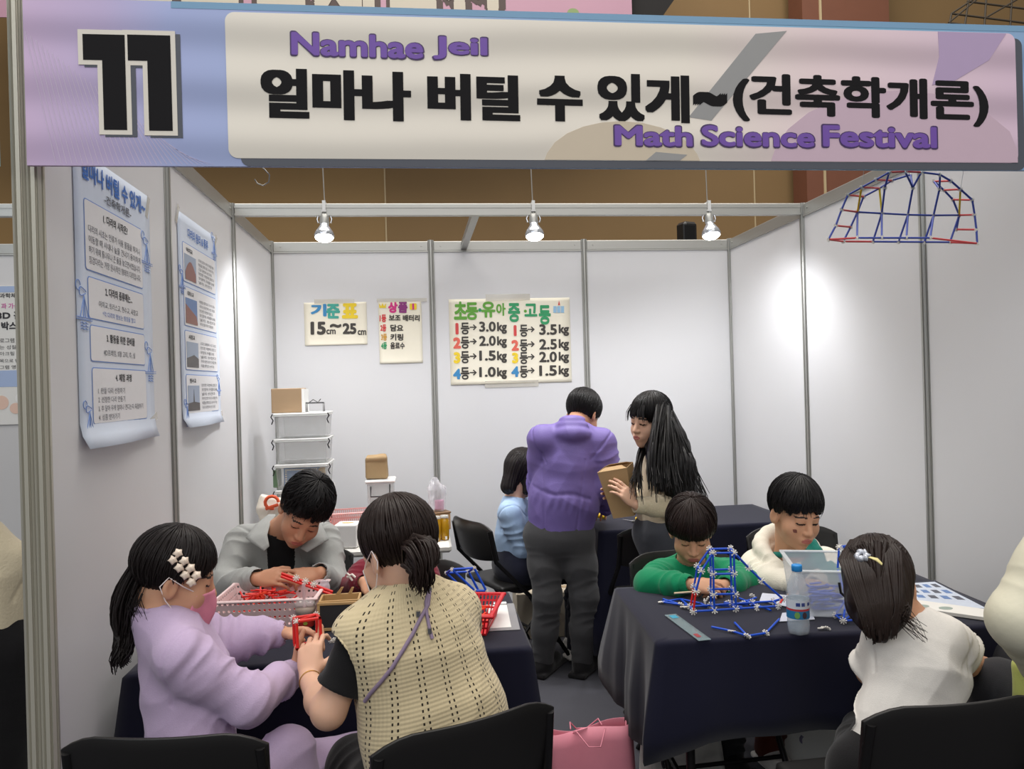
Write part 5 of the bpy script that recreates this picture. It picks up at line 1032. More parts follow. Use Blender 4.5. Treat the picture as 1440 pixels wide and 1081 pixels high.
def hand(s, w, d, back, side, k=1.0, curl=(0.5, 0.6, 0.4), spread=0.06, thumb=(0.75, 0.5, -0.45), tb=0.4):
    """palm, four fingers of unequal length and a thumb; side = +1 / -1 turns the thumb to +x / -x of (dir x back)"""
    Y = unit(d); Z = unit(np.asarray(back, float) - Y * (np.asarray(back, float) @ Y)); X = np.cross(Y, Z) * side; w = np.asarray(w, float)
    P = lambda x, y, z: w + (X * x + Y * y + Z * z) * k
    s.ell(P(0, .046, -.003), np.array([.037, .050, .0135]) * k, np.stack([X, Y, Z], 1), .012 * k)
    kn = ((.027, .084), (.009, .089), (-.009, .086), (-.0265, .078)); ln = ((.042, .026, .020), (.046, .029, .021), (.042, .027, .020), (.033, .021, .018))
    for i in range(4):
        s.cone(P(kn[i][0] * .45, .012, -.002), P(kn[i][0], kn[i][1], 0), .0125 * k, .0098 * k, .012 * k)
        p = P(kn[i][0], kn[i][1], 0); a = 0.0; sp = (1.5 - i) * spread; r = .0088 - .0006 * (i == 3)
        for j in range(3):
            a += curl[j] * (1 + .10 * (i - 1)); dd = (Y * math.cos(a) - Z * math.sin(a)); dd = unit(dd + X * sp); q = p + dd * ln[i][j] * k
            s.cone(p, q, (r - .0008 * j) * k, (r - .0008 * (j + 1)) * k, .0025 * k); p = q
    p = P(.022, .020, -.008); t = unit(X * thumb[0] + Y * thumb[1] + Z * thumb[2])
    for j, (l_, r0, r1) in enumerate(((.040, .0125, .0105), (.032, .0102, .0090), (.026, .0090, .0072))):
        q = p + t * l_ * k; s.cone(p, q, r0 * k, r1 * k, .006 * k if j else .012 * k); p = q; t = unit(t + (Y * .5 - X * .45 - Z * .15) * tb)
def limb(s, a, b, r0, r1, bulge=0.0, k=0.02):
    a = np.asarray(a, float); b = np.asarray(b, float); m = a + (b - a) * .32
    s.chain([a, m, b], [r0, (r0 + (r1 - r0) * .32) + bulge, r1], k)
def build_body(name, label, J, sk, vox=0.004, jaw=1.0, child=False, open_eye=0.4, neck=0.052, legs=True, group=None):
    g = J['s']; f = unit(J['f']); lat = unit(np.asarray(J['Rs']) - J['Ls']); R = frame(J['hf'], J.get('hu', (0, 0, 1))); k = J['k']; c = np.asarray(J['H'])
    s = SDF(vox); P, C, N = (np.asarray(J[q]) for q in ('P', 'C', 'N'))
    s.chain([P, P * .5 + C * .5, C], [.140 * g, .112 * g, .130 * g], .04, (f, .70)); s.chain([C, C * .25 + N * .75, N], [.130 * g, .070 * g, .050 * g], .03, (f, .75))
    for q in 'LR': s.cone(N * .8 + C * .2, J[q + 's'], .045 * g, .046 * g, .03)
    head(s, c, R, k, jaw, child); s.chain([c + R @ np.array([0, -.028, -.045]) * k, c * .5 + N * .5 + R @ np.array([0, -.02, -.03]) * k * .5, N], [neck * k, neck * .93 * k, neck * 1.08 * k], .025)
    for q, sd in (('L', 1), ('R', -1)):
        limb(s, J[q + 's'], J[q + 'e'], .047 * g, .037 * g); limb(s, J[q + 'e'], J[q + 'w'], .039 * g, .0245 * g, .004 * g)
        h_ = J.get(q + 'h')
        if h_: hand(s, np.asarray(J[q + 'w']) + unit(h_['d']) * .004, h_['d'], h_['back'], h_.get('side', sd), h_.get('k', g * .98), h_.get('curl', (.5, .6, .4)), h_.get('spread', .05), h_.get('thumb', (.75, .5, -.45)), h_.get('tb', .4))
    hp = unit(np.cross(f, (0, 0, 1))); hip = {'L': P - hp * .085 * g, 'R': P + hp * .085 * g}
    if legs:
        for q in 'LR':
            limb(s, hip[q], J[q + 'k'], .082 * g, .055 * g); limb(s, J[q + 'k'], J[q + 'a'], .052 * g, .034 * g, .008 * g)
            fd = unit(J.get('ft', f)); a = np.asarray(J[q + 'a']); s.chain([a - fd * .02 * g - [0, 0, .02], a + fd * .10 * g - [0, 0, .045 * g], a + fd * .16 * g - [0, 0, .055 * g]], [.034 * g, .030 * g, .022 * g], .02)
    V, Q, lab = s.solve(); V = relax(V, Q, 1, .35); fm = face_mats(V, Q, c, R, k, np.zeros(len(Q), int), open_eye)
    base = np.array([P[0], P[1], 0.0]); o = np_mesh(name, V, Q, [sk, LIP, EYE, BROW], fm, None, base); tag(o, label, 'person', group)
    J['base'] = base; J['o'] = o; J['R'] = R; J['hip'] = hip; return o
def garment_done(name, J, V, Q, m, fm=None): return np_mesh(name, V, Q, m, fm, J['o'], J['base'])
def top(name, J, m, off=.014, sleeve=1.0, cuff=True, amp=.006, hem=None, bell=0.0, seed=0, vox=.005, boxy=1.0, neck_r=.062, neckdrop=.0, armr=1.0, extra=None, rib=None, fm_fn=None, post=None, low=None, belly=1.0, sl=(1.0, 1.0), nd=None):
    g = J['s']; f = unit(J['f']); s = SDF(vox); P, C, N = (np.asarray(J[q]) for q in ('P', 'C', 'N')); B = np.asarray(low) if low is not None else P - (C - P) * .12
    s.chain([B - unit(C - P) * .06, P * .5 + C * .5, C], [(.142 * g + off) * boxy, (.126 * g + off) * boxy * belly, (.128 * g + off) * boxy], .04, (f, .74)); s.chain([C, C * .35 + N * .65, C * .08 + N * .92], [(.128 * g + off) * boxy, .066 * g + off, .054 * g + off * .5], .03, (f, .80))
    axd = unit(C - P); s.box(B - axd * .13 - axd * .0, (.40, .13, .40), frame(axd, f), .004, .006, op=-1)
    segs = []
    for q in 'LR':
        S_, E_, W_ = (np.asarray(J[q + z]) for z in 'sew'); sv = sl[0] if q == 'L' else sl[1]; sv = min(sleeve, sv) if sleeve < 1 else sleeve
        s.cone(N * .86 + C * .14, S_, .050 * g + off * .6, .043 * g + off * .85, .05); s.cone(C * .55 + N * .45, S_ * .9 + C * .1, .070 * g + off * .7, .050 * g + off * .8, .05, (f, .85))
        if sv >= 1:
            limb(s, S_, E_, (.046 * g + off) * armr, (.042 * g + off * .9) * armr, 0, .022); e = W_ - unit(W_ - E_) * .008; d = unit(W_ - E_)
            s.chain([E_, E_ * .35 + W_ * .65, e - d * .03], [(.042 * g + off * .9) * armr, (.035 * g + off * .65) * armr, (.029 * g + off * .6) * armr], .02)
            if cuff: s.cone(e - d * .05, e, .029 * g + off * .55, .028 * g + off * .5, .008, lab=2)
            else: s.cone(e - d * .03, e, (.030 * g + off * .75) * armr, (.030 * g + off * .75) * armr, .01)
            s.cone(e - d * .012, e + d * .05, .026 * g + .003, .027 * g + .004, .004, op=-1)
            segs += [(S_, E_, .075 * g, amp * .8, 4, seed + 1), (E_ - (E_ - S_) * .2, W_, .07 * g, amp * 1.0, 3.4, seed + 2)]
        else:
            e = S_ + (E_ - S_) * sv; d = unit(E_ - S_); s.chain([S_, e], [(.046 * g + off) * armr, (.044 * g + off + bell) * armr], .022); s.cone(e, e + d * .03, (.044 * g + off + bell) * armr, (.044 * g + off + bell) * armr, .01); s.box(e + d * .10, (.16, .10, .16), frame(d, [.13, .2, .9]), .003, .004, op=-1); s.cone(e - d * .012, e + d * .08, (.044 * g + off + bell) * armr - .012, (.044 * g + off + bell) * armr - .012, .004, op=-1); segs += [(S_, e, .09, amp * .7, 2, seed)]
    if extra: extra(s)
    c = np.asarray(J['H']); nd = unit(unit(c - N) + A([0, 0, .7])) if nd is None else unit(nd); s.cone(N + nd * (.016 - neckdrop), N + nd * .12, neck_r * g * .93, neck_r * g * 1.05, .008, op=-1)
    V, Q, lab = s.solve(); V = relax(V, Q, 2, .5); n = vnormals(V, Q); isc = lab == 2
    V2 = rings(V, n, segs); V2 = folds(V2, n, amp * .8, 13, seed); V2[isc] = V[isc]
    for q in 'LR':
        S_, E_ = A(J[q + 's']), A(J[q + 'e']); dd = unit(E_ - S_); ou = unit(S_ - C); sd = unit(dd + ou * .8); t = (V2 - S_ - sd * .006) @ sd; near = np.linalg.norm(V2 - S_, axis=1) < .105 * g + off; V2 = V2 - n * (.0042 * np.exp(-(t / .0055) ** 2) * near)[:, None]
    if post is not None: V2 = post(V2, n)
    fm = np.zeros(len(Q), int)
    if fm_fn is not None: fm = fm_fn(V2[Q].mean(1), fm)
    o = garment_done(name, J, V2, Q, m, fm)
    J['segN'] = nd
    if rib is not None:
        u = unit(np.cross(nd, f)); w = np.cross(nd, u); mb = MB(); r = neck_r * g * 1.0
        mb.tube([N + nd * (.012 - neckdrop) + (u * math.cos(a) * r + w * math.sin(a) * r * 1.0) - J['base'] for a in np.linspace(0, 2 * math.pi, 41)], .0085 * g, 8, False); mb.build('collar', rib, o)
    return o
def trousers(name, J, m, off=.012, amp=.006, seed=0, wide=1.0, short=0.0, vox=.006, waist=None):
    g = J['s']; s = SDF(vox); P = np.asarray(J['P']); f = unit(J['f']); W_ = waist if waist is not None else P + unit(np.asarray(J['C']) - P) * .10 * g
    s.cone(P, W_, .146 * g + off, .128 * g + off, .04, (f, .78)); segs = []
    for q in 'LR':
        h, k_, a = J['hip'][q], np.asarray(J[q + 'k']), np.asarray(J[q + 'a']); d = unit(a - k_); e = a - d * short + d * .02
        s.cone(P, h, .10 * g + off, .088 * g + off, .05); s.chain([h, h * .5 + k_ * .5, k_], [.088 * g + off, (.076 * g + off) * wide, (.062 * g + off) * wide], .03); s.chain([k_, k_ * .5 + e * .5, e], [(.062 * g + off) * wide, (.058 * g + off) * wide, (.046 * g + off) * wide], .03)
        s.cone(e - d * .015, e + d * .06, (.036 * g + off * .8) * wide, (.04 * g + off) * wide, .004, op=-1); segs += [(h, k_, .12 * g, amp * .6, 5, seed), (k_, e, .10 * g, amp, 6, seed + 1)]
    V, Q, lab = s.solve(); V = relax(V, Q, 2, .5); n = vnormals(V, Q); return garment_done(name, J, folds(rings(V, n, segs), n, amp * .5, 14, seed), Q, m)
def shoes(J, m, sole=None, k=1.0):
    g = J['s'] * k; f = unit(J.get('ft', J['f']))
    for q in 'LR':
        a = np.asarray(J[q + 'a']).copy(); s = SDF(.004); z0 = a[2] - .085 * g; b = np.array([a[0], a[1], max(z0, 0.0)])
        R = frame((f[0], f[1], 0)); s.ell(b + f * .055 * g + [0, 0, .035 * g], np.array([.047, .135, .046]) * g, R, .02); s.cone(b + [0, 0, .05 * g], b + [0, 0, .095 * g], .046 * g, .042 * g, .03); s.box(b + f * .055 * g + [0, 0, .012], np.array([.046 * g, .14 * g, .012]), R, .010, .012)
        s.box(b + [0, 0, -.05], (.4, .4, .05), None, .001, .002, op=-1); V, Q, _ = s.solve(); o = garment_done('shoe', J, relax(V, Q, 1), Q, m)
        if sole: mb = MB(); mb.box(b + f * .055 * g + [0, 0, .008] - J['base'], (.090 * g, .275 * g, .016), R, .007); mb.build('sole', sole, o)

# ---- hair
A = np.array
def hair_cap(J, line, t=.012, vox=.003, m=HB, seed=0, amp=.0022, jag=.006, stretch=(1, 1, 1), drop=None, name='hair', extra=None, nstr=46, part=None, tousle=0.0, strands=420, swirl=0.0, crown=0.0):
    """line: (azimuth, lower edge height) pairs from the face (0) to the nape (pi), head units"""
    c, R, k = np.asarray(J['H']), J['R'], J['k']; az_, zz_ = zip(*line); s = SDF(vox); r0 = (np.array([.074, .093, .082]) + t) * np.array(stretch); cc = np.array([0, -.014, .045])
    def fn(X, Y, Z):
        px, py, pz = X - c[0], Y - c[1], Z - c[2]
        x, y, z = [(px * R[0, i] + py * R[1, i] + pz * R[2, i]) / k for i in range(3)]
        q = [(v - cc[i]) / r0[i] for i, v in enumerate((x, y, np.maximum(z, cc[2] - .01) if drop else z))]
        k0 = np.sqrt(q[0] ** 2 + q[1] ** 2 + q[2] ** 2); k1 = np.sqrt((q[0] / r0[0]) ** 2 + (q[1] / r0[1]) ** 2 + (q[2] / r0[2]) ** 2); d = k0 * (k0 - 1) / np.maximum(k1, 1e-6)
        a = np.arctan2(x, y - .0); zl = np.interp(np.abs(a), az_, zz_) + jag * (np.sin(a * 23 + seed) * .5 + np.sin(a * 41 + 2 * seed) * .35 + np.sin(a * 9 + seed) * .4)
        return np.maximum(d, (zl - z) * .85) * k
    lo = c - .20 * k; hi = c + .20 * k; s.fn(lo, hi, fn, .002)
    if extra: extra(s, lambda x, y, z: c + R @ (np.array([x, y, z]) * k), R, k)
    V, Q, lab = s.solve(); V = relax(V, Q, 2, .5); n = vnormals(V, Q); q = ((V - c) @ R) / k; a = np.arctan2(q[:, 0], q[:, 1] + .02); rr = np.hypot(q[:, 0], q[:, 1] + .02); z = q[:, 2]
    w = np.clip(rr / .04, 0, 1); d = np.sin(a * nstr + 2.5 * np.sin(a * 7 + seed) + 5 * np.sin(z * 14 + a * 2)) * .6 + np.sin(a * nstr * .45 + 3 * np.sin(a * 5 + seed) + z * 22) * .8
    if tousle: d = d * .6 + tousle * np.sin(q[:, 0] * 95 + 3 * np.sin(q[:, 1] * 60 + seed)) * np.sin(q[:, 1] * 80 + 2 * np.sin(z * 70)) * 1.2
    o = garment_done(name, J, V + n * (amp * k * d * w)[:, None], Q, m)
    if strands:
        r_ = random.Random(seed + 99); paths = []
        for i in range(strands):
            a0 = r_.uniform(-math.pi, math.pi); th0 = r_.uniform(.05, .9) if i % 3 else r_.uniform(.02, .25); sw = r_.uniform(-.25, .25) + swirl; lift = r_.uniform(-.0005, .0035) * (1 + tousle * .8); pts = []
            zl = float(np.interp(abs(a0), az_, zz_)) - r_.uniform(-.012, .014); lim = math.acos(max(-.92, min(.95, (max(zl, cc[2] - .07) - cc[2]) / r0[2]))); lim = max(lim, th0 + .35); L_ = lim - th0; keep = r_.uniform(.75, 1.0)
            for j in range(9):
                th = th0 + L_ * keep * j / 8; a = a0 + sw * (j / 8) ** 1.5 + tousle * .10 * math.sin(j * 1.1 + i); q = cc + r0 * A([math.sin(th) * math.sin(a), math.sin(th) * math.cos(a) , math.cos(th)]) * (1 + (lift + .0012) / .09); q = q - A([0, crown * (1 - j / 8) * .0, 0])
                if tousle: q = q + A([0, 0, 1]) * tousle * .004 * math.sin(j / 8 * math.pi)
                pts.append(c + R @ (q * k))
            paths.append((pts, r_.uniform(.0018, .0036) * k))
        locks(J, 'hair_strands', paths, m)
    return o
def locks(J, name, paths, m, parent=None, n=6, flat=.45):
    """tapered strands: each path = (points in world, root radius)"""
    mb = MB()
    for pts, r in paths:
        K = len(pts); mb.tube([np.asarray(p) - J['base'] for p in pts], [r * (1 - .85 * (i / (K - 1)) ** 1.6) + .0004 for i in range(K)], n, True, flat)
    o = mb.build(name, m, parent or J['o'], smooth=True); return o
def strand_paths(root_fn, guide_fn, count, r, seed, steps=9):
    r_ = random.Random(seed); out = []
    for i in range(count):
        u = r_.random(); v = r_.random(); out.append(([guide_fn(u, v, t / (steps - 1), r_) for t in range(steps)], r * r_.uniform(.6, 1.25)))
    return out
def bez(pts, t):
    P = [np.asarray(p, float) for p in pts]
    while len(P) > 1: P = [P[i] * (1 - t) + P[i + 1] * t for i in range(len(P) - 1)]
    return P[0]
def ponytail(J, name, path, width, count, m, seed=0, r=.006, curl=.0, taper=.35):
    r_ = random.Random(seed); K = 13; out = []
    for i in range(count):
        a = r_.uniform(0, 6.283); q = math.sqrt(r_.random()); ph = r_.uniform(0, 6.28); end = r_.uniform(.82, 1.0); pts = []
        for j in range(K):
            t = j / (K - 1) * end; p = bez(path, t); d = unit(bez(path, min(t + .02, 1)) - bez(path, max(t - .02, 0))); u = unit(np.cross(d, [.2, 1, .1])); w = np.cross(d, u)
            wd = width * (.35 + .65 * math.sin(math.pi * min(1, t * 1.25 + .12)) if t < .62 else .35 + .65 * math.sin(math.pi * min(1, .62 * 1.25 + .12)) * (1 - (t - .62) * taper * 2.0)); cu = curl * math.sin(t * 14 + ph) * t
            pts.append(p + (u * math.cos(a) + w * math.sin(a)) * q * wd + u * cu + w * curl * .7 * math.cos(t * 11 + ph) * t)
        out.append((pts, r * r_.uniform(.7, 1.3)))
    return locks(J, name, out, m)
def scrunch(J, name, p, d, r, th, m):
    d = unit(d); u = unit(np.cross(d, [.3, .2, .9])); w = np.cross(d, u); mb = MB(); mb.tube([np.asarray(p) + (u * math.cos(a) + w * math.sin(a)) * r - J['base'] for a in np.linspace(0, 6.2832, 25)], th, 8, False); return mb.build(name, m, J['o'])
def mask(J, m, loop):
    """face mask: a shell over nose and chin, with ear loops"""
    c, R, k = np.asarray(J['H']), J['R'], J['k']; V = []; nx, ny = 21, 13
    for j in range(ny):
        v = j / (ny - 1)
        for i in range(nx):
            u = i / (nx - 1) * 2 - 1; a = u * 1.12; rx = .0735 - .006 * v; bulge = .030 * math.exp(-(u / .38) ** 2) * (math.sin(math.pi * min(1, .25 + .75 * (1 - v))) * .8 + .2); z = -.014 - .100 * v - .012 * abs(u) * (1 - 2 * v) - .008 * (1 - abs(u)) * (v > .9)
            V.append(c + R @ (np.array([rx * math.sin(a) * 1.02, .026 + (.074 + bulge) * math.cos(a) - .012 * v, z]) * k) - J['base'])
    Fq = [(j * nx + i, (j + 1) * nx + i, (j + 1) * nx + i + 1, j * nx + i + 1) for j in range(ny - 1) for i in range(nx - 1)]
    o = raw_mesh('face_mask', V, Fq, m, None, True, J['o']); md = o.modifiers.new('thickness', 'SOLIDIFY'); md.thickness = .002; md.offset = 0
    for x in (-1, 1):
        L = lambda *p: c + R @ (np.array(p) * k) - J['base']
        mb = MB(); mb.tube([L(x * .061, .058, -.02), L(x * .078, .020, -.004), L(x * .086, -.020, .016), L(x * .086, -.036, -.010), L(x * .080, -.014, -.045), L(x * .060, .044, -.100)], .0016, 6); mb.build('ear_loop', loop, o)
    return o
def Jt(**k): return k
FAB = dict(bump=0.35, bscale=420)
RIBK = lambda n, c: mat(n, c, .85, bump=.5, bscale=260, sheen=.1, spec=.2)
def cloth(n, c, **k): return mat(n, c, .85, var=.05, scale=120, bump=.3, bscale=420, sheen=.15, spec=.2)
BLKC = cloth('black_fabric', (22, 21, 23)); DKTR = cloth('dark_trouser_cloth', (44, 44, 48)); WHC = cloth('white_cotton', (224, 220, 214))
Pc = {}
# ---- the man in the grey shirt jacket
J = Jt(s=1.0, k=1.0, f=(.12, -1, 0), hf=(.10, -.80, -.58), hu=(.34, 0, .94), H=oy(427, 719, -2.02), N=oy(396, 748, -1.90), C=oy(396, 805, -1.80), P=A([.36, -1.60, .52]),
       Rs=oy(341, 761, -1.85), Ls=oy(456, 758, -1.83), Re=oy(316, 824, -1.97), Rw=oy(360, 814, -2.12), Le=oy(472, 824, -1.97), Lw=oy(450, 806, -2.10), Lk=A([.50, -2.05, .50]), Rk=A([.18, -2.05, .50]), La=A([.50, -1.95, .09]), Ra=A([.18, -1.95, .09]))
J['Rh'] = dict(d=(.85, -.30, .10), back=(-.1, -.75, .62), curl=(.35, .55, .35), thumb=(.55, .8, -.35), side=-1, k=.90); J['Lh'] = dict(d=(-.80, -.35, .0), back=(.1, -.70, .7), curl=(.75, .85, .5), thumb=(.5, .85, -.3), side=1, k=.86)
build_body('person', 'person in a pale grey shirt jacket bending over a red straw bar', J, SK_M, .0035, open_eye=.15); Pc['man'] = J
GJ = cloth('pale_grey_shirting', (158, 160, 158)); GJ2 = GJ
jk_f = unit(J['f'])
def open_front(cn, fm):
    q = cn - A(J['C']); lt = q @ unit(A(J['Rs']) - A(J['Ls'])); up = cn[:, 2] - A(J['C'])[2]; fr = q @ jk_f
    w = .010 + .040 * np.clip((up + .10) / .16, 0, 1); fm[(np.abs(lt + .012) < w) & (fr > .03) & (up > -.16)] = 1; return fm
top('tee_shirt', J, BLKC, .004, .10, amp=.002, seed=9, neck_r=.056, nd=(0, -.1, 1)); jk = top('shirt_jacket', J, [GJ, BLKC], .018, amp=.008, seed=3, cuff=False, fm_fn=open_front, neck_r=.062, vox=.0045, nd=(0, -.1, 1))
def flap(nm, J, pts, m, th=.004):
    """a cloth flap given by two edges of points"""
    a, b = pts; V = [p - J['base'] for p in a] + [p - J['base'] for p in b]; n = len(a); o = raw_mesh(nm, V, [(i, i + 1, n + i + 1, n + i) for i in range(n - 1)], m, None, True, J['o']); md = o.modifiers.new('sub', 'SUBSURF'); md.levels = 2; md.render_levels = 2; md.subdivision_type = 'SIMPLE'; md = o.modifiers.new('thickness', 'SOLIDIFY'); md.thickness = th; return o
flap('collar', J, ([oy(388, 724, -1.86), oy(380, 738, -1.93), oy(376, 752, -1.985), oy(379, 768, -2.02)], [oy(378, 724, -1.84), oy(360, 738, -1.90), oy(346, 757, -1.955), oy(372, 775, -2.025)]), GJ)
flap('collar', J, ([oy(438, 736, -1.86), oy(440, 746, -1.93), oy(434, 757, -1.985), oy(422, 770, -2.02)], [oy(448, 730, -1.84), oy(456, 744, -1.90), oy(462, 758, -1.955), oy(432, 776, -2.025)]), GJ)
trousers('trousers', J, DKTR); shoes(J, BLKC)
hair_cap(J, [(0, .052), (.5, .042), (.8, .030), (1.15, .012), (1.45, -.004), (1.7, -.02), (2.2, -.05), (3.15, -.062)], .014, m=HB, seed=2, amp=.0042, jag=.010, tousle=1.0, stretch=(1.02, 1.02, 1.05))
a, b = A(J['Lw']), A(J['Le']); d = unit(b - a); u = unit(np.cross(d, [0, 0, 1])); w = np.cross(d, u); m = MB(); m.tube([a + d * .012 + (u * math.cos(t) + w * math.sin(t)) * .031 - J['base'] for t in np.linspace(0, 6.2832, 25)], .009, 8, False); wt = m.build('wristwatch', BLACKP, J['o'])
m = MB(); m.cyl(a + d * .012 - u * .036 - J['base'] + w * 0, a + d * .012 - u * .046 - J['base'], .018, 20); m.build('watch_face', mat('dark_glass', (30, 32, 36), .1), wt)
# red bar in his hands
P0, P1 = oy(396, 806, -2.215), oy(468, 832, -2.26); t = thing('straw_bar', 'red straw bar with white connectors held in the hands of the grey jacket person', 'model', tuple(P0)); dv = P1 - P0
for o_ in (A([0, 0, 0]), A([0, -.010, -.008]), A([0, .010, -.006])): straw(P0 + o_, P1 + o_ - dv * .12 * (o_[1] > 0), 'red', .0045, t)
for k in (.30, .48, .64): conn(P0 + dv * k + A([0, -.012, .006]), t, (0, .3, .2), 1.0)

# ---- child in the maroon sweatshirt
J = Jt(s=.80, k=.90, f=(-.1, -1, 0), hf=(-.15, -.85, -.45), H=oy(562, 762, -1.98), N=oy(557, 804, -1.92), C=oy(556, 850, -1.90), P=A([.90, -1.84, .50]), Rs=oy(514, 806, -1.90), Ls=oy(598, 808, -1.90), Re=oy(490, 826, -2.00), Rw=oy(512, 818, -2.14), Le=oy(606, 838, -2.00), Lw=oy(556, 836, -2.12), Lk=A([1.02, -1.98, .48]), Rk=A([.80, -1.98, .48]), La=A([1.02, -1.92, .085]), Ra=A([.80, -1.92, .085]))
J['Rh'] = dict(d=(.35, -.75, -.15), back=(-.55, -.2, .75), curl=(.5, .7, .5), side=-1); J['Lh'] = dict(d=(-.8, -.4, 0), back=(0, -.5, .8), curl=(.6, .7, .5), side=1)
build_body('person', 'child in a maroon sweatshirt half hidden behind the person in the knit vest', J, SK_C, .004, child=True); Pc['maroon'] = J
MAR = cloth('maroon_cotton', (112, 24, 42)); top('sweatshirt', J, MAR, .014, seed=5, amp=.005); trousers('trousers', J, DKTR); shoes(J, BLKC)
hair_cap(J, [(0, .035), (.6, .02), (1.3, -.02), (1.8, -.07), (3.15, -.09)], .014, seed=4)
m = MB()
for k in range(2): m.tube([oy(488 + i * 3.6, 806 + i * 1.6 + 5 * k + 2.0 * math.sin(i * 2.1 + k * 3.1), -2.105 - .004 * i) for i in range(9)], .0042, 8)
tag(m.build('braided_cord', mat('white_braid', (222, 214, 206), .7)), 'white braided cord over the sleeve of the maroon sweatshirt', 'cord')
o = straw(oy(517, 820, -2.20), oy(545, 826, -2.20), 'red', .0035, None, 'red_straw'); tag(o, 'red straw held in the hand of the child in maroon', 'straw')

# ---- girl in lilac
J = Jt(s=.88, k=.95, f=(.86, .46, 0), hf=(.92, .30, -.26), H=oy(246, 812, -2.85), N=oy(223, 866, -2.87), C=oy(262, 950, -2.87), P=A([.335, -2.95, .51]), Rs=oy(258, 925, -2.99), Ls=oy(276, 898, -2.74), Re=oy(350, 986, -2.98), Rw=oy(411, 945, -2.80), Le=oy(335, 897, -2.70), Lw=oy(396, 890, -2.69), Lk=A([.70, -2.74, .49]), Rk=oy(405, 1062, -2.90), La=A([.72, -2.76, .085]), Ra=A([.68, -2.96, .085]))
J['Rh'] = dict(d=(.62, .35, .45), back=(.5, -.5, -.45), curl=(.45, .5, .4), thumb=(.7, .6, -.3), side=-1); J['Lh'] = dict(d=(.80, -.25, .10), back=(-.2, .5, .8), curl=(.45, .5, .4), thumb=(.55, .8, -.3), side=1)
build_body('person', 'child in a lilac sweatshirt with ponytail and pink mask at the left table', J, SK_C, .0035, child=True, open_eye=.4); Pc['lilac'] = J
LIL = cloth('lilac_fleece', (186, 166, 196)); LILR = RIBK('lilac_rib', (180, 160, 190))
top('sweatshirt', J, [LIL], .022, seed=8, amp=.009, rib=LILR, vox=.0045, armr=1.05, neck_r=.062, boxy=1.02, neckdrop=-.004); trousers('trousers', J, LIL, .014, .008, 3); shoes(J, WHC)
hair_cap(J, [(0, .045), (.5, .030), (.85, .010), (1.25, .012), (1.6, -.015), (2.0, -.055), (3.15, -.072)], .013, m=HBK, seed=3, nstr=60, jag=.003, amp=.0014)
c, R, k = A(J['H']), J['R'], J['k']; LW = lambda x, y, z: c + R @ (A([x, y, z]) * k)
pt = oy(195, 822, -2.85); ponytail(J, 'ponytail', [LW(0, -.085, .03), pt, oy(168, 850, -2.86), oy(176, 890, -2.87), oy(188, 905, -2.88), oy(160, 925, -2.90), oy(172, 940, -2.91)], .040, 150, HBK, 4, .0065, .010)
scrunch(J, 'hair_tie', oy(192, 822, -2.85), unit(pt - LW(0, -.085, .03)), .017, .007, BLKC)
r_ = random.Random(4); wisp = []
for i in range(26): a_ = LW(.03 + r_.uniform(-.02, .05), -.085 + r_.uniform(-.01, .02), -.04 + r_.uniform(-.02, .03)); wisp.append(([a_, a_ + A([-.01, -.01, -.03]) , a_ + A([r_.uniform(-.03, .02), -.015, -.07 - .03 * r_.random()])], .0016))
locks(J, 'loose_hair', wisp, HBK)
hc = thing('tmp', '', ''); bpy.data.objects.remove(hc)
m = MB(); p0 = LW(.083, .020, .078); 
for i in range(4):
    for j in range(2):
        q = LW(.078 - .003 * j - .004 * (i == 3), .040 - .019 * i + .008 * (j - .5), .022 + .0165 * i + .018 * (j - .5)) ; m.lathe([(.0005, -.006), (.0085, -.004), (.0118, 0), (.0085, .004), (.0005, .006)], q + R @ A([.012, 0, 0]) - J['base'], 10, R @ roty(1.2), lambda a, z: 1 + .18 * math.cos(5 * a))
m.build('hair_clip', mat('cream_petals', (232, 214, 196), .4, coat=.3), J['o'])
mask(J, mat('pink_mask', (222, 140, 162), .7, var=.1, scale=60), mat('mask_loop', (236, 222, 220), .6))

# ---- woman in the knit vest
J = Jt(s=.98, k=1.02, f=(-.34, .94, 0), hf=(-.60, .76, -.26), H=oy(560, 777, -3.0), N=oy(580, 838, -3.02), C=oy(582, 910, -3.04), P=A([.965, -3.06, .53]), Ls=oy(515, 886, -3.07), Rs=oy(634, 856, -2.95), Le=oy(462, 1000, -3.10), Lw=oy(434, 954, -2.90), Re=A([1.02, -2.74, .84]), Rw=A([.86, -2.68, .81]), Lk=oy(500, 1078, -2.86), Rk=A([.95, -2.62, .50]), La=A([.76, -2.82, .09]), Ra=A([.92, -2.66, .09]))
J['Lh'] = dict(d=(-.02, .62, .74), back=(-.20, -.75, .55), curl=(.55, .75, .5), thumb=(.7, .6, -.3), side=1, k=.90); J['Rh'] = dict(d=(-.9, .2, 0), back=(0, 0, 1), curl=(.5, .5, .4), side=-1)
build_body('person', 'person in a cream knit vest seen from behind at the left table', J, SK_W, .0035, open_eye=.4); Pc['vest'] = J
top('tee_shirt', J, BLKC, .006, .74, amp=.004, seed=4, armr=1.08, bell=.004, sl=(.74, .60))
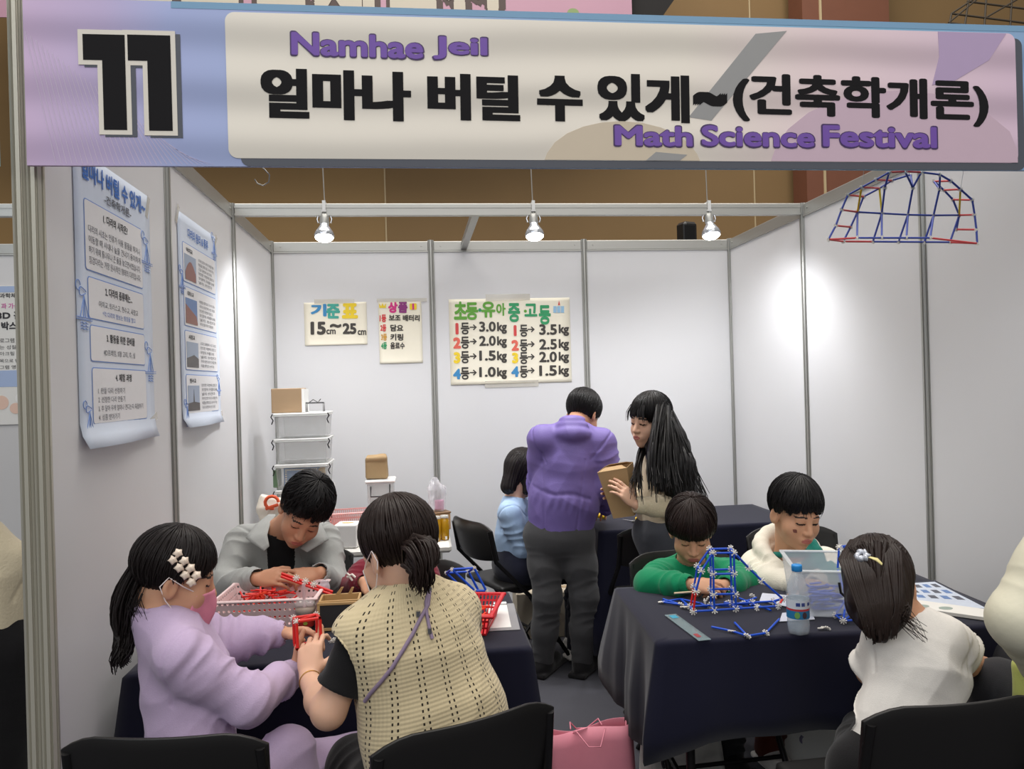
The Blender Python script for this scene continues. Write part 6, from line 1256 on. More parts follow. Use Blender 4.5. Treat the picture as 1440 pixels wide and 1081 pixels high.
def knit_material():
    m_ = bpy.data.materials.new('cream_knit'); m_.use_nodes = True; nt = m_.node_tree; bs = nt.nodes['Principled BSDF']; bs.inputs['Roughness'].default_value = .9; bs.inputs['Specular IOR Level'].default_value = .2; bs.inputs['Sheen Weight'].default_value = .2
    at = nt.nodes.new('ShaderNodeAttribute'); at.attribute_name = 'knit'; sp = nt.nodes.new('ShaderNodeSeparateXYZ'); nt.links.new(at.outputs['Vector'], sp.inputs[0])
    def mth(op, a, b=None, c=None):
        n_ = nt.nodes.new('ShaderNodeMath'); n_.operation = op
        for i, v in enumerate((a, b, c)):
            if v is None: continue
            if isinstance(v, (int, float)): n_.inputs[i].default_value = v
            else: nt.links.new(v, n_.inputs[i])
        return n_.outputs[0]
    u, v = sp.outputs[0], sp.outputs[1]
    su = mth('SINE', mth('MULTIPLY', u, 6.2832 / .0085)); sv = mth('SINE', mth('MULTIPLY', v, 6.2832 / .0095)); rib = mth('ADD', mth('MULTIPLY', su, .5), mth('MULTIPLY', sv, .45))
    fu = mth('ABSOLUTE', mth('SUBTRACT', mth('FRACT', mth('DIVIDE', u, .058)), .5)); fv = mth('ABSOLUTE', mth('SUBTRACT', mth('FRACT', mth('DIVIDE', v, .0135)), .5))
    col = mth('LESS_THAN', mth('ABSOLUTE', mth('SUBTRACT', fu, .095)), .032); hole = mth('MULTIPLY', col, mth('LESS_THAN', fv, .22)); band = mth('LESS_THAN', fu, .15)
    h = mth('SUBTRACT', mth('MULTIPLY', rib, mth('SUBTRACT', 1.0, mth('MULTIPLY', band, .6))), mth('MULTIPLY', hole, 3.0))
    bp = nt.nodes.new('ShaderNodeBump'); bp.inputs['Strength'].default_value = .42; bp.inputs['Distance'].default_value = .002; nt.links.new(h, bp.inputs['Height']); nt.links.new(bp.outputs[0], bs.inputs['Normal'])
    mx = nt.nodes.new('ShaderNodeMix'); mx.data_type = 'RGBA'; mx.inputs[6].default_value = lin((208, 192, 156)) + (1,); mx.inputs[7].default_value = lin((46, 40, 34)) + (1,); nt.links.new(hole, mx.inputs[0]); nt.links.new(mx.outputs[2], bs.inputs['Base Color']); return m_
KNIT = knit_material(); f = unit(J['f']); lat = unit(A(J['Rs']) - A(J['Ls'])); s = SDF(.0045); P, C, N = A(J['P']), A(J['C']), A(J['N']); off = .024
s.chain([P - [0, 0, .02], P * .5 + C * .5, C], [.178, .172, .160], .05, (f, .80)); s.chain([C, C * .3 + N * .7], [.156, .085], .05, (f, .80))
for q in 'LR': S_ = A(J[q + 's']); s.cone(N * .8 + C * .2, S_, .064, .066, .05)
for q in 'LR':
    S_, E_ = A(J[q + 's']), A(J[q + 'e']); d = unit(E_ - S_); o_ = unit(S_ - C); s.cone(S_ - o_ * .01, S_ + o_ * .022 - [0, 0, .02], .066, .064, .03)
    s.cone(S_ + d * .052 + o_ * .02, E_, .052, .052, .012, op=-1)
s.box(P - [0, 0, .17], (.4, .4, .13), None, .004, .006, op=-1); nd = unit(A(J['H']) - N); s.cone(N + nd * .012, N + nd * .12, .062, .07, .008, op=-1)
V, Q, lab = s.solve(); V = relax(V, Q, 2); n = vnormals(V, Q); V = folds(V, n, .005, 11, 2); o = garment_done('knit_vest', J, V, Q, KNIT)
q = V - P; ax_ = unit(N - P); latv = unit(lat - ax_ * (lat @ ax_)); fr = np.cross(ax_, latv); x_, y_ = q @ latv, q @ fr; y_ = y_ * np.sign(fr @ f); ang = np.arctan2(x_, -y_)
kn = np.stack([ang * .150 * (.72 + .28 * np.clip((q @ ax_) / .4, 0, 1)), q @ ax_, np.zeros(len(V))], 1); at = o.data.attributes.new('knit', 'FLOAT_VECTOR', 'POINT'); at.data.foreach_set('vector', kn.astype(np.float32).ravel())
trousers('trousers', J, BLKC, .014, .006, 3); shoes(J, BLKC)
hair_cap(J, [(0, .045), (.5, .030), (.9, .0), (1.3, -.02), (1.6, -.05), (2.1, -.085), (3.15, -.10)], .012, m=HBR, seed=6, nstr=64, jag=.003, amp=.0016)
c, R, k = A(J['H']), J['R'], J['k']; LW = lambda x, y, z: c + R @ (A([x, y, z]) * k); pb = oy(583, 770, -3.12)
ponytail(J, 'ponytail', [LW(.0, -.10, -.015), pb, oy(592, 790, -3.17), oy(596, 812, -3.17), oy(592, 832, -3.15)], .046, 150, HBR, 7, .006, .006, .2); scrunch(J, 'hair_tie', oy(581, 772, -3.11), unit(pb - LW(0, -.1, -.015)), .018, .006, mat('brown_tie', (52, 38, 36), .7))
mask(J, mat('white_mask', (222, 220, 220), .7), mat('mask_loop', (236, 222, 220), .6))
CORD = mat('lilac_cord', (142, 124, 148), .6)
def on_back(px, py):
    """point where the photo's ray meets the vest"""
    from mathutils.bvhtree import BVHTree
    if 'bv' not in Pc: Pc['bv'] = BVHTree.FromPolygons([tuple(v) for v in V], [tuple(x) for x in Q])
    d_ = Vector(_ray(px, py)); h = Pc['bv'].ray_cast(Vector(CAM), d_.normalized())[0]; return (A(h) - unit(_ray(px, py)) * .004) if h is not None else oy(px, py, -3.1)
sb = MB(); sb.tube([on_back(*p) - J['base'] for p in ((604, 830), (602, 850), (592, 868), (580, 892), (568, 912), (552, 938), (536, 958), (520, 976), (513, 986))], .0048, 8); so = sb.build('bag_cord', CORD, J['o'])
sb = MB(); sb.tube([on_back(*p) - J['base'] for p in ((604, 826), (599, 846), (600, 862), (604, 884), (608, 898))], .0042, 8); sb.build('bag_cord', CORD, J['o'])
for p in ((604, 886), (588, 862), (604, 828)): q = on_back(*p) - J['base']; mb = MB(); mb.cyl(q - [0, .003, .006], q + [0, -.003, .006], .0055, 10); mb.build('metal_tip', CHROME, so)
a, b = A(J['Lw']), A(J['Le']); d = unit(b - a); u = unit(np.cross(d, [1, 0, 0])); w = np.cross(d, u); m = MB(); m.tube([a + d * .02 + (u * math.cos(t) + w * math.sin(t)) * .0275 - J['base'] for t in np.linspace(0, 6.2832, 25)], .0013, 6, False); m.build('bracelet', mat('gold', (200, 160, 90), .25, .9), J['o'])

# red straw cube between the lilac child and the vest
cx, cy, cz = oy(432, 888, -2.79); e_ = .036; Rz = rotz(.3) @ rotx(-.1); N_ = {i: A([cx, cy, cz]) + Rz @ (A([(i & 1) * 2 - 1, ((i >> 1) & 1) * 2 - 1, ((i >> 2) & 1) * 2 - 1]) * e_ * A([.85, .8, 1])) for i in range(8)}
truss('straw_cube', 'red straw cube held between the lilac child and the person in the knit vest', 'model', N_, [(i, i | b, 'red') for i in range(8) for b in (1, 2, 4) if not i & b] + [(4, 7, 'red')], .0042, (cx, cy, cz), .8, nocon=(0, 1, 2, 3, 5))

# ---- seated person in light blue
J = Jt(s=.92, k=.97, f=(.86, .30, 0), hf=(.72, .50, -.40), H=oy(735, 666, -.68), N=oy(722, 706, -.70), C=oy(724, 748, -.72), P=A([1.40, -.72, .52]), Rs=oy(716, 722, -.83), Ls=oy(742, 714, -.57), Re=oy(734, 772, -.83), Rw=oy(776, 768, -.77), Le=oy(772, 752, -.55), Lw=oy(800, 752, -.64), Lk=A([1.78, -.58, .49]), Rk=A([1.76, -.76, .49]), La=A([1.74, -.58, .09]), Ra=A([1.72, -.76, .09]))
J['Rh'] = dict(d=(.9, .1, .1), back=(0, -.5, .8), side=-1); J['Lh'] = dict(d=(.9, -.1, .1), back=(0, .3, .9), side=1)
build_body('person', 'seated person in a light blue top with bobbed hair behind the purple jacket', J, SK_W, .004); Pc['blue'] = J
LBL = cloth('light_blue_knit', (164, 190, 222)); top('sweater', J, LBL, .018, seed=12, amp=.007, rib=LBL); trousers('trousers', J, cloth('navy_trouser_cloth', (26, 28, 44)), .016); shoes(J, WHC)
def bobx(s, L, R, k):
    for x in (-1, 1): s.cone(L(x * .058, -.02, .02), L(x * .070, .0, -.095), .030 * k, .022 * k, .03 * k)
    s.cone(L(0, -.07, .02), L(0, -.075, -.10), .055 * k, .045 * k, .04 * k)
hair_cap(J, [(0, .03), (.5, .01), (.75, -.06), (1.3, -.10), (3.15, -.11)], .018, m=HBK, seed=8, extra=bobx)

# ---- standing person in the purple jacket
J = Jt(s=1.0, k=.98, f=(.30, .95, 0), ft=(.55, .8, 0), hf=(.55, .62, -.55), H=oy(820, 583, -.90), N=oy(806, 600, -.98), C=oy(800, 650, -.98), P=oy(786, 752, -.97), Ls=oy(764, 618, -.98), Rs=oy(846, 622, -1.02), Le=oy(760, 684, -.82), Lw=oy(806, 716, -.64), Re=oy(850, 682, -1.02), Rw=oy(852, 716, -.88), Lk=oy(770, 840, -.99), Rk=oy(822, 838, -1.01), La=A([1.50, -.93, .09]), Ra=A([1.70, -.97, .09]))
J['Lh'] = dict(d=(.5, .8, .1), back=(0, -.2, 1), side=1); J['Rh'] = dict(d=(.0, .9, -.1), back=(.2, 0, 1), side=-1)
build_body('person', 'standing person in a purple hooded jacket seen from behind', J, SK_M, .0045); Pc['purple'] = J
PURJ = mat('purple_nylon', (118, 102, 166), .55, var=.04, scale=30, bump=.25, bscale=200, spec=.4)
def hood(s):
    N, C = A(J['N']), A(J['C']); f = unit(J['f']); s.ell(N - f * .075 + [0, 0, -.030], (.100, .055, .050), frame(f), .012); s.ell(N - f * .055 + [0, 0, .010], (.088, .045, .036), frame(f), .008); s.ell(N - f * .035 + [0, 0, .040], (.074, .045, .028), frame(f), .008)
def jseam(V, n):
    P, C = A(J['P']), A(J['C']); ax_ = unit(C - P); t = (V - P) @ ax_ / np.linalg.norm(C - P); lt = (V - P) @ unit(A(J['Rs']) - A(J['Ls'])); back = (V - P) @ unit(J['f']) < 0; core = np.abs(lt) < .15
    g1 = np.exp(-((t - .60 - .02 * np.sin(lt * 30)) / .030) ** 2) * core; g2 = np.exp(-((np.abs(lt) - .095 - .03 * (t - .6)) / .006) ** 2) * (t < 1.1); g3 = np.exp(-((t + .12) / .03) ** 2)
    pleat = np.sin(lt * 160 + 2 * np.sin(t * 9)) * np.exp(-((t - .50) / .10) ** 2) * core * .0025; return V - n * (.0055 * g1 * back + .0040 * g2 * back + .004 * g3 - pleat * back)[:, None]
top('hooded_jacket', J, PURJ, .026, seed=21, amp=.008, low=A(J['P']) - [0, 0, .035], post=jseam, boxy=1.0, extra=hood, armr=1.12, neck_r=.066, neckdrop=-.03, vox=.0055, belly=1.18)
mb = MB(); N = A(J['N']); f = unit(J['f']); l_ = unit(np.cross(f, [0, 0, 1])); C, P = A(J['C']), A(J['P'])
u = unit(np.cross(unit(C - P), f))
def ringline(z, r, q, nm, th, m_):
    m2 = MB(); p = P + (C - P) * z; m2.tube([p + u * math.cos(a) * r + f * math.sin(a) * r * q - J['base'] for a in np.linspace(0, 6.2832, 41)], th, 8, False); return m2.build(nm, m_, J['o'])
trousers('trousers', J, cloth('charcoal_trouser_cloth', (70, 70, 72)), .008, .005, 7, wide=1.06); shoes(J, BLKC, mat('dark_sole', (34, 33, 34), .7), 1.05)
hair_cap(J, [(0, .04), (.6, .03), (1.1, .0), (1.5, -.02), (1.8, -.04), (2.3, -.075), (3.15, -.085)], .016, m=HB, seed=11)

# ---- standing person with long hair and the cardboard box
J = Jt(s=.93, k=1.0, f=(-.86, -.42, 0), hf=(-.84, -.52, -.08), hu=(.12, 0, 1), H=oy(914, 592, -1.36), N=oy(926, 636, -1.33), C=oy(934, 682, -1.33), P=oy(934, 752, -1.38), Ls=oy(930, 660, -1.47), Rs=oy(944, 654, -1.20), Le=oy(962, 714, -1.49), Lw=oy(896, 710, -1.56), Re=oy(925, 706, -1.20), Rw=oy(878, 700, -1.34), Lk=oy(928, 840, -1.47), Rk=oy(938, 838, -1.38), La=A([1.95, -1.47, .09]), Ra=A([1.99, -1.36, .09]))
J['Lh'] = dict(d=(-.70, .10, .75), back=(.3, -.9, .2), curl=(.3, .4, .3), side=1, thumb=(.6, .7, -.2)); J['Rh'] = dict(d=(-.8, -.2, .3), back=(.1, .9, 0), curl=(.3, .4, .3), side=-1)
build_body('person', 'standing person with very long black hair holding a tan cardboard box', J, SK_W, .0038, open_eye=.35); Pc['long'] = J
CRK = mat('cream_wool', (204, 190, 164), .9, var=.06, scale=90, bump=.7, bscale=170, sheen=.2, spec=.2); top('sweater', J, CRK, .026, seed=31, amp=.006, rib=CRK, low=A(J['P']) - [0, 0, .005]); trousers('jeans', J, cloth('grey_denim', (66, 68, 74)), .008, .005, 9); shoes(J, BLKC)
hair_cap(J, [(0, .034), (.4, .026), (.75, .004), (1.0, -.05), (1.3, -.11), (3.15, -.13)], .014, m=HB, seed=13, nstr=64, amp=.0014, jag=.004)
c, R, k = A(J['H']), J['R'], J['k']; LW = lambda x, y, z: c + R @ (A([x, y, z]) * k); r_ = random.Random(9); paths = []
for i in range(330):
    a = r_.uniform(1.05, 3.6) if i % 6 else r_.uniform(-1.2, -.9); q = r_.uniform(.9, .99); zr = r_.uniform(-.05, .118); el = math.sqrt(max(.05, 1 - ((zr - .045) / .098) ** 2)) if zr > .045 else 1.0; root = LW(.090 * q * el * math.sin(-a), -.014 + .108 * q * el * math.cos(a), zr); u = (a - .85) / 2.75
    tx = 905 + 92 * min(1, max(0, u)) * r_.uniform(.75, 1.08) if i % 6 else r_.uniform(884, 905); ty = r_.uniform(664, 690) + 40 * max(0, u - .35) + (18 if i % 9 == 0 else 0); tip = oy(tx, ty + 6 * r_.random(), r_.uniform(-1.66, -1.56) if u < .6 else r_.uniform(-1.62, -1.42))
    mid = oy(905 + 66 * min(1, max(0, u)) + r_.uniform(-4, 6) if i % 6 else r_.uniform(886, 905), 642, -1.60 + .07 * r_.random()); j1 = mid + A([r_.uniform(-.02, .02), r_.uniform(-.03, .03), r_.uniform(-.02, .03)])
    if i % 6 == 0: root = oy(r_.uniform(901, 910), r_.uniform(626, 634), -1.36); j1 = oy(r_.uniform(892, 902), 655, -1.45)
    paths.append(([bez([root, root * .4 + j1 * .6 + A([0, 0, .02]), j1, tip], t / 11) for t in range(12)], .0062 * r_.uniform(.5, 1.2)))
s = SDF(.0045); q = [LW(0, -.03, .04), oy(938, 628, -1.42), oy(946, 662, -1.50), oy(960, 696, -1.53)]; s.chain(q, [.090, .100, .106, .070], .02, (unit([.2, 1, 0]), .62)); V, Q, _ = s.solve(); V = relax(V, Q, 2); n = vnormals(V, Q); garment_done('back_hair', J, V + n * (.003 * np.sin(V[:, 0] * 260 + 4 * np.sin(V[:, 2] * 14)))[:, None], Q, HB)
locks(J, 'long_hair', paths, HB)
fr = []
for i in range(40): x = r_.uniform(-.052, .055); fr.append(([LW(x * .8, .080, .088), LW(x, .101, .055), LW(x * 1.1, .103, .030 + r_.uniform(-.010, .010) - .012 * (abs(x) > .038))], .0036))
locks(J, 'fringe', fr, HB)
bq = [oy(*p, -1.50) for p in ((851, 664), (888, 652), (893, 722), (868, 724))]
bc_ = oy(873, 690, -1.44); s = SDF(.004); Rb = rotz(-.35) @ roty(.16); t = thing('cardboard_box', 'tan cardboard box held by the standing long-haired person', 'box', tuple(bc_ - A([0, 0, .11])))
BR = roty(-.20) @ rotz(-.5); w_, d_, h_ = .125, .12, .225; Vb = []
for z, kk in ((-1, .80), (1, 1.12)):
    for x, y in ((-1, -1), (1, -1), (1, 1), (-1, 1)): Vb.append(bc_ + BR @ A([x * w_ / 2 * kk, y * d_ / 2 * kk, z * h_ / 2]) )
o = raw_mesh('carton', Vb, [(0, 3, 2, 1), (0, 1, 5, 4), (1, 2, 6, 5), (2, 3, 7, 6), (3, 0, 4, 7)], mat('tan_cardboard', (178, 146, 104), .7, var=.06, scale=8), None, False, t, True); md = o.modifiers.new('thickness', 'SOLIDIFY'); md.thickness = .003
for i in (0, 1): a_, b_ = (Vb[4], Vb[5]) if i == 0 else (Vb[6], Vb[7]); cen = (Vb[4] + Vb[6]) / 2; o = raw_mesh('flap', [a_, b_, b_ * .55 + cen * .45 + [0, 0, .012], a_ * .55 + cen * .45 + [0, 0, .012]], [(0, 1, 2, 3)], mat('tan_cardboard', (178, 146, 104)), None, False, t, True); md = o.modifiers.new('thickness', 'SOLIDIFY'); md.thickness = .003

# ---- child in green
J = Jt(s=.84, k=.96, f=(.05, -1, 0), hf=(-.22, -.86, -.44), H=oy(972, 746, -2.08), N=oy(972, 794, -1.99), C=oy(972, 838, -1.96), P=A([1.90, -1.95, .51]), Rs=oy(930, 812, -1.96), Ls=oy(1024, 808, -1.96), Re=oy(914, 822, -2.12), Rw=oy(968, 821, -2.27), Le=oy(1046, 820, -2.10), Lw=oy(1020, 822, -2.24), Lk=A([2.06, -2.12, .48]), Rk=A([1.86, -2.12, .48]), La=A([2.06, -2.05, .085]), Ra=A([1.86, -2.05, .085]))
J['Rh'] = dict(d=(.75, -.35, -.05), back=(-.1, -.65, .7), curl=(.5, .6, .4), side=-1, thumb=(.5, .85, -.3)); J['Lh'] = dict(d=(-.72, -.4, 0), back=(.1, -.65, .7), curl=(.7, .8, .5), side=1, thumb=(.5, .85, -.3))
build_body('person', 'child in a green sweatshirt with bowl cut hair behind the straw tower', J, SK_B, .0035, child=True, open_eye=.1); Pc['green'] = J
GRN = cloth('green_cotton', (10, 124, 82)); top('sweatshirt', J, [GRN], .026, seed=41, amp=.008, rib=RIBK('green_rib', (8, 112, 74)), armr=1.06, neck_r=.068); trousers('trousers', J, DKTR); shoes(J, BLKC)
hair_cap(J, [(0, .020), (.55, .018), (.95, .012), (1.15, .006), (1.5, -.012), (1.8, -.035), (2.3, -.06), (3.15, -.08)], .020, m=HBR, seed=14, nstr=70, amp=.0014, jag=.0035, stretch=(1.03, 1.02, .98))
o = straw(oy(948, 834, -2.30), oy(1000, 830, -2.31), 'yellow', .0035, None, 'pale_straw'); o.data = o.data.copy(); o.data.materials.clear(); o.data.materials.append(mat('pale_straw_plastic', (206, 186, 150), .5)); tag(o, 'pale straw held in the hands of the child in green', 'straw')

# ---- child in the white hoodie
J = Jt(s=.92, k=1.02, f=(.12, -1, 0), hf=(.10, -.92, -.26), hu=(.06, 0, 1), H=oy(1118, 722, -2.12), N=oy(1110, 784, -2.03), C=oy(1112, 830, -1.95), P=A([2.33, -1.72, .52]), Rs=oy(1066, 800, -1.98), Ls=oy(1160, 796, -1.95), Re=oy(1080, 816, -2.10), Rw=oy(1118, 822, -2.27), Le=oy(1176, 818, -2.12), Lw=oy(1146, 822, -2.26), Lk=A([2.45, -2.10, .49]), Rk=A([2.24, -2.12, .49]), La=A([2.42, -2.02, .085]), Ra=A([2.22, -2.04, .085]))
J['Rh'] = dict(d=(.7, -.5, 0), back=(-.1, -.5, .8), side=-1, curl=(.5, .6, .4)); J['Lh'] = dict(d=(-.6, -.6, .1), back=(.1, -.5, .8), side=1, curl=(.5, .6, .4))
build_body('person', 'child in a white hoodie over a green top behind the clear bin', J, SK_B, .0035, child=True, open_eye=.45); Pc['hoodie'] = J
WHF = mat('cream_white_fleece', (222, 216, 200), .9, var=.05, scale=60, bump=.5, bscale=240, sheen=.25, spec=.15); TEAL = cloth('teal_cotton', (22, 112, 100))
ff = unit(J['f']); Cj, Lj = A(J['C']), unit(A(J['Rs']) - A(J['Ls']))
def open_hood(cn, fm): q = cn - Cj; lt = q @ Lj; up = cn[:, 2] - Cj[2]; fm[(np.abs(lt + .01) < .012 + .045 * np.clip((up + .04) / .16, 0, 1)) & (q @ ff > .02)] = 1; return fm
def hood2(s):
    N = A(J['N']); lr = unit(np.cross(ff, [0, 0, 1])); pts = []; rs = []
    for a in np.linspace(-2.5, 2.5, 15): b = abs(a); pts.append(N + lr * math.sin(a) * .108 - ff * math.cos(a) * .095 + A([0, 0, .082 - .115 * (b / 2.5) ** 1.5])); rs.append(.038 - .010 * (b / 2.5))
    s.chain(pts, rs, .012); s.ell(N - ff * .115 + [0, 0, -.02], (.10, .05, .08), frame(ff), .03)
top('hoodie', J, [WHF, TEAL], .030, seed=51, amp=.009, fm_fn=open_hood, extra=hood2, armr=1.05, neck_r=.072, neckdrop=.0); trousers('trousers', J, cloth('rust_trouser_cloth', (84, 36, 22)), .014); shoes(J, WHC)
m = MB(); m.tube([A(J['N']) + A([math.cos(a) * .060, math.sin(a) * .060, .018 - .012 * math.sin(a)]) - J['base'] + ff * .012 for a in np.linspace(0, 6.2832, 31)], .012, 8, False); m.build('inner_collar', TEAL, J['o'])
hair_cap(J, [(0, .052), (.3, .036), (.6, .036), (.95, .020), (1.15, .030), (1.5, .008), (1.8, -.02), (2.3, -.05), (3.15, -.06)], .015, m=HB, seed=17, amp=.002, jag=.010, stretch=(1.0, 1.02, 1.04), nstr=52, tousle=.3)
c, R, k = A(J['H']), J['R'], J['k']
m = MB(); m.prism([(-.010, -.004), (.002, -.007), (.010, .002), (.002, .006), (-.006, .007)], c + R @ A([.0475, .0815, -.030]) * k - J['base'], R @ unit([-.65, .75, 0]) * -1, R[:, 2], .003); m.build('face_sticker', mat('brown_sticker', (120, 70, 60), .6), J['o'])

# ---- child in the white shirt
J = Jt(s=.78, k=.97, f=(.10, .99, 0), hf=(.62, .68, -.44), hu=(-.22, .05, 1), H=oy(1240, 825, -2.95), N=oy(1284, 880, -2.99), C=oy(1288, 942, -3.03), P=A([2.055, -3.08, .51]), Ls=oy(1246, 904, -2.99), Rs=oy(1334, 898, -3.03), Le=oy(1222, 946, -2.92), Lw=oy(1240, 915, -2.72), Re=oy(1358, 934, -2.98), Rw=oy(1384, 932, -2.84), Lk=A([2.19, -2.74, .46]), Rk=A([2.33, -2.74, .46]), La=A([2.18, -2.80, .085]), Ra=A([2.32, -2.80, .085]))
J['Lh'] = dict(d=(.3, .85, .1), back=(-.3, 0, .95), side=1); J['Rh'] = dict(d=(-.4, .8, .1), back=(.3, 0, .95), side=-1)
build_body('person', 'child in a white shirt seen from behind at the right table', J, SK_C, .0038, child=True); Pc['white'] = J
top('shirt', J, [WHC], .020, .88, sl=(.88, .62), amp=.014, seed=61, bell=.008, armr=1.0, neck_r=.066, rib=WHC, boxy=1.02, vox=.0045); trousers('trousers', J, BLKC, .008); shoes(J, WHC)
hair_cap(J, [(0, .04), (.6, .02), (1.0, -.01), (1.3, -.035), (1.7, -.06), (2.2, -.10), (3.15, -.12)], .014, m=HBR, seed=19, nstr=64, amp=.0014)
c, R, k = A(J['H']), J['R'], J['k']; LW = lambda x, y, z: c + R @ (A([x, y, z]) * k); r_ = random.Random(5); paths = []
for i in range(260):
    u = r_.random(); a = math.pi + (u - .5) * 2.6; root = LW(.086 * math.sin(a), -.014 + .104 * math.cos(a), .06 + r_.uniform(-.05, .04))
    tip = oy(1214 + 60 * u + r_.uniform(-5, 5), 900 - 30 * abs(u - .32) * 2 * (1.0 if u > .3 else 1.4) + r_.uniform(-14, 8), -3.07 - .03 * r_.random()) if i % 11 else oy(r_.uniform(1285, 1305), r_.uniform(870, 905), -3.10)
    j1 = oy(1203 + 88 * u, 848, -3.07 - .02 * math.sin(u * 3.14)); paths.append(([bez([root, root * .35 + j1 * .65, j1, tip], t / 9) for t in range(10)], .006 * r_.uniform(.6, 1.2) if i % 11 else .0018))
s = SDF(.004); q = [LW(0, -.03, .03), oy(1234, 848, -3.01), oy(1236, 872, -3.05), oy(1240, 892, -3.06)]; s.cone(q[0], q[1], .090, .078, .03); s.chain(q[1:], [.078, .050, .020], .02, (unit([0, 1, .2]), .62)); V, Q, _ = s.solve(); V = relax(V, Q, 2); n = vnormals(V, Q); garment_done('back_hair', J, V + n * (.0022 * np.sin(V[:, 0] * 330 + 3 * np.sin(V[:, 2] * 17)))[:, None], Q, HBR)
locks(J, 'hair_strands', [([LW(x_ := r_.uniform(-.05, .05), -.06, .125), LW(x_ * 1.6, -.115, .06), oy(px_ := 1206 + 66 * (x_ + .05) / .1 + r_.uniform(-4, 4), 850, -3.095), oy(1220 + 42 * (px_ - 1206) / 66, 880 + r_.uniform(-10, 20), -3.095)], .0036) for _ in range(160)], HBR)
locks(J, 'long_hair', paths, HBR)
m = MB(); r_ = random.Random(2); pc_ = oy(1212, 781, -3.07)
for i in range(7): a = i * .9; m.lathe([(.0005, -.006), (.008, -.003), (.010, .002), (.0005, .006)], pc_ + R @ A([.012 * math.cos(a), .006 * math.sin(a), .010 * math.sin(a)]) - J['base'], 8, rotx(i) @ roty(i * 1.3))
m.build('hair_tie', mat('silver_satin', (196, 200, 210), .25, .3), J['o'])
m = MB(); q0 = oy(1222, 783, -3.05); q1 = oy(1240, 793, -3.07); m.tube([q0 - J['base'], (q0 + q1) / 2 - J['base'] + [0, -.006, .004], q1 - J['base']], [.005, .009, .006], 8, flat=.4); m.build('hair_ribbon', mat('cream_yellow_satin', (226, 214, 150), .35), J['o'])

# ---- person at the right edge
J = Jt(s=1.0, k=1.0, f=(-.85, .5, 0), hf=(-.9, .3, -.2), H=oy(1570, 640, -3.18), N=oy(1565, 735, -3.18), C=oy(1560, 830, -3.20), P=A([2.64, -3.22, .54]), Ls=oy(1500, 770, -3.26), Rs=oy(1580, 765, -3.02), Le=oy(1438, 872, -3.26), Lw=oy(1490, 965, -3.14), Re=oy(1530, 890, -2.86), Rw=oy(1480, 930, -2.80), Lk=oy(1408, 972, -2.98), Rk=oy(1425, 925, -2.74), La=A([2.42, -3.0, .09]), Ra=A([2.44, -2.72, .09]))
J['Lh'] = dict(d=(.6, .4, -.4), back=(-.4, -.4, .7), side=1); J['Rh'] = dict(d=(-.5, .6, 0), back=(0, 0, 1), side=-1)
build_body('person', 'person in an off-white padded coat cut off by the right edge', J, SK_W, .006); Pc['edge'] = J
top('padded_coat', J, mat('off_white_padding', (216, 212, 190), .6, bump=.2, bscale=60), .030, seed=71, amp=.0022, armr=1.08, cuff=False, vox=.006)
trousers('trousers', J, DKTR, .018); shoes(J, BLKC); hair_cap(J, [(0, .03), (1.2, -.05), (3.15, -.1)], .014, vox=.006)
m = MB(); p = oy(1482, 985, -3.14); s = SDF(.006); s.box(p, (.05, .09, .10), rotz(.4), .03, .03); V, Q, _ = s.solve(); garment_done('shirt_tail', J, folds(V, vnormals(V, Q), .006, 18, 3), Q, cloth('lime_cotton', (190, 196, 110)))
chair('black folding chair under the person cut off by the right edge', 2.70, -3.24, 1.0)

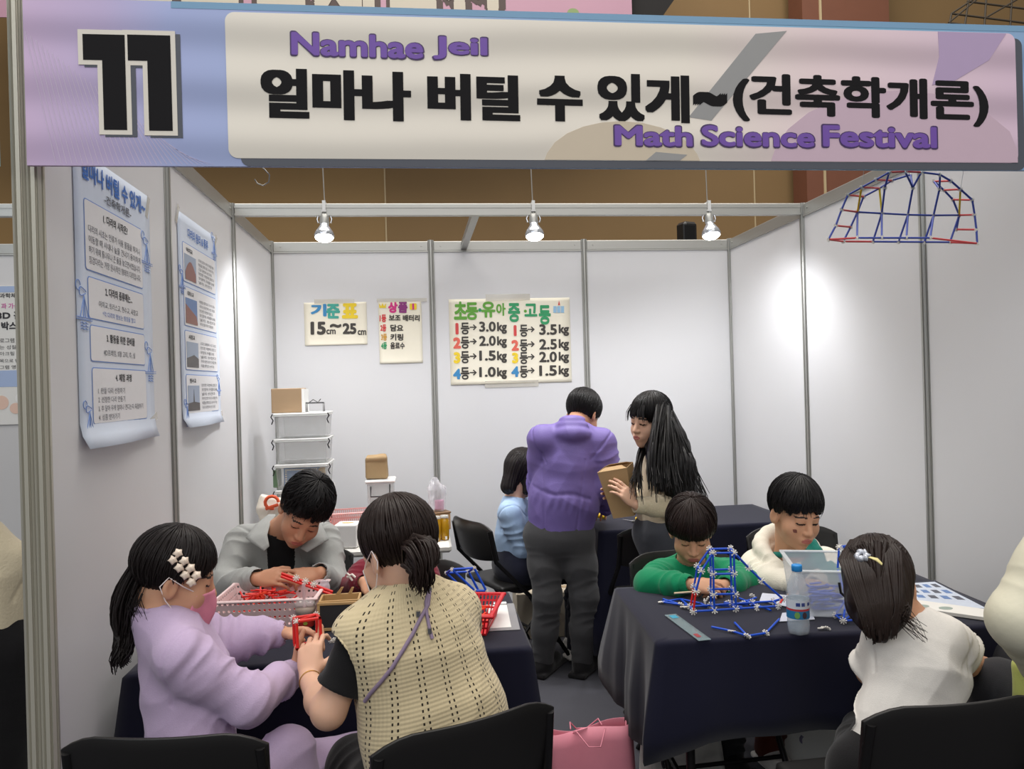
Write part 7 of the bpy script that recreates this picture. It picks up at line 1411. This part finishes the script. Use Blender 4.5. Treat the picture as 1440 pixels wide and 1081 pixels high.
# ---- person in the neighbouring stand, left edge
J = Jt(s=.95, k=.98, f=(-.35, .93, 0), hf=(-.6, .75, -.2), H=oy(-62, 690, -2.55), N=oy(-50, 748, -2.55), C=oy(-45, 815, -2.56), P=oy(-38, 925, -2.58), Ls=oy(-110, 790, -2.60), Rs=oy(8, 800, -2.52), Le=oy(-120, 880, -2.50), Lw=oy(-90, 930, -2.30), Re=oy(0, 880, -2.42), Rw=oy(-30, 915, -2.25), Lk=oy(-70, 1080, -2.56), Rk=oy(-10, 1080, -2.54), La=A([-.80, -2.58, .09]), Ra=A([-.60, -2.55, .09]))
for q, sd in (('L', 1), ('R', -1)): J[q + 'h'] = dict(d=(0, .9, 0), back=(0, 0, 1), side=sd)
build_body('person', 'person in a cream fleece and black trousers cut off by the left edge', J, SK_W, .006); Pc['left'] = J
top('fleece_jacket', J, mat('cream_fleece', (212, 200, 172), .9, bump=.6, bscale=160, sheen=.2), .030, seed=81, amp=.009, armr=1.1, vox=.006, low=A(J['P']) - [0, 0, .02]); trousers('trousers', J, BLKC, .02, wide=1.1); shoes(J, BLKC); hair_cap(J, [(0, .03), (1.2, -.05), (3.15, -.1)], .014, vox=.006)

# ---- bags on the floor
c = oz(832, 1062, .30); t = sack('shopping_bag', 'pink paper shopping bag standing on the carpet between the tables', 'bag', c[0], c[1] + .08, .28, .15, .37, .10, mat('pink_paper', (224, 140, 158), .6, var=.05), -.05, 3)
c = oz(965, 1070, .10); t = sack('shopping_bag', 'white bag with a dark curved print on the carpet under the right table', 'bag', c[0], c[1] + .05, .30, .12, .24, .2, mat('white_bag_paper', (206, 206, 202), .6), 0, 5)
m = MB(); m.tube([(-.06 + .05 * math.cos(a), -.064 + .012, .12 + .06 * math.sin(a)) for a in np.linspace(.3, 3.6, 12)], .006, 8); m.build('curved_print', INK, t)
c = oz(1150, 1066, .05); t = sack('shopping_bag', 'white printed bag on the carpet by the legs under the right table', 'bag', c[0], c[1] + .06, .30, .14, .22, -.2, mat('white_bag_paper', (206, 206, 202), .6), 0, 6)
m = MB(); m.tube([(.0 + .05 * math.cos(a), -.058, .12 + .03 * math.sin(a)) for a in np.linspace(2.6, 5.5, 10)], .006, 8); m.build('curved_print', mat('grey_violet_print', (120, 116, 140), .6), t)
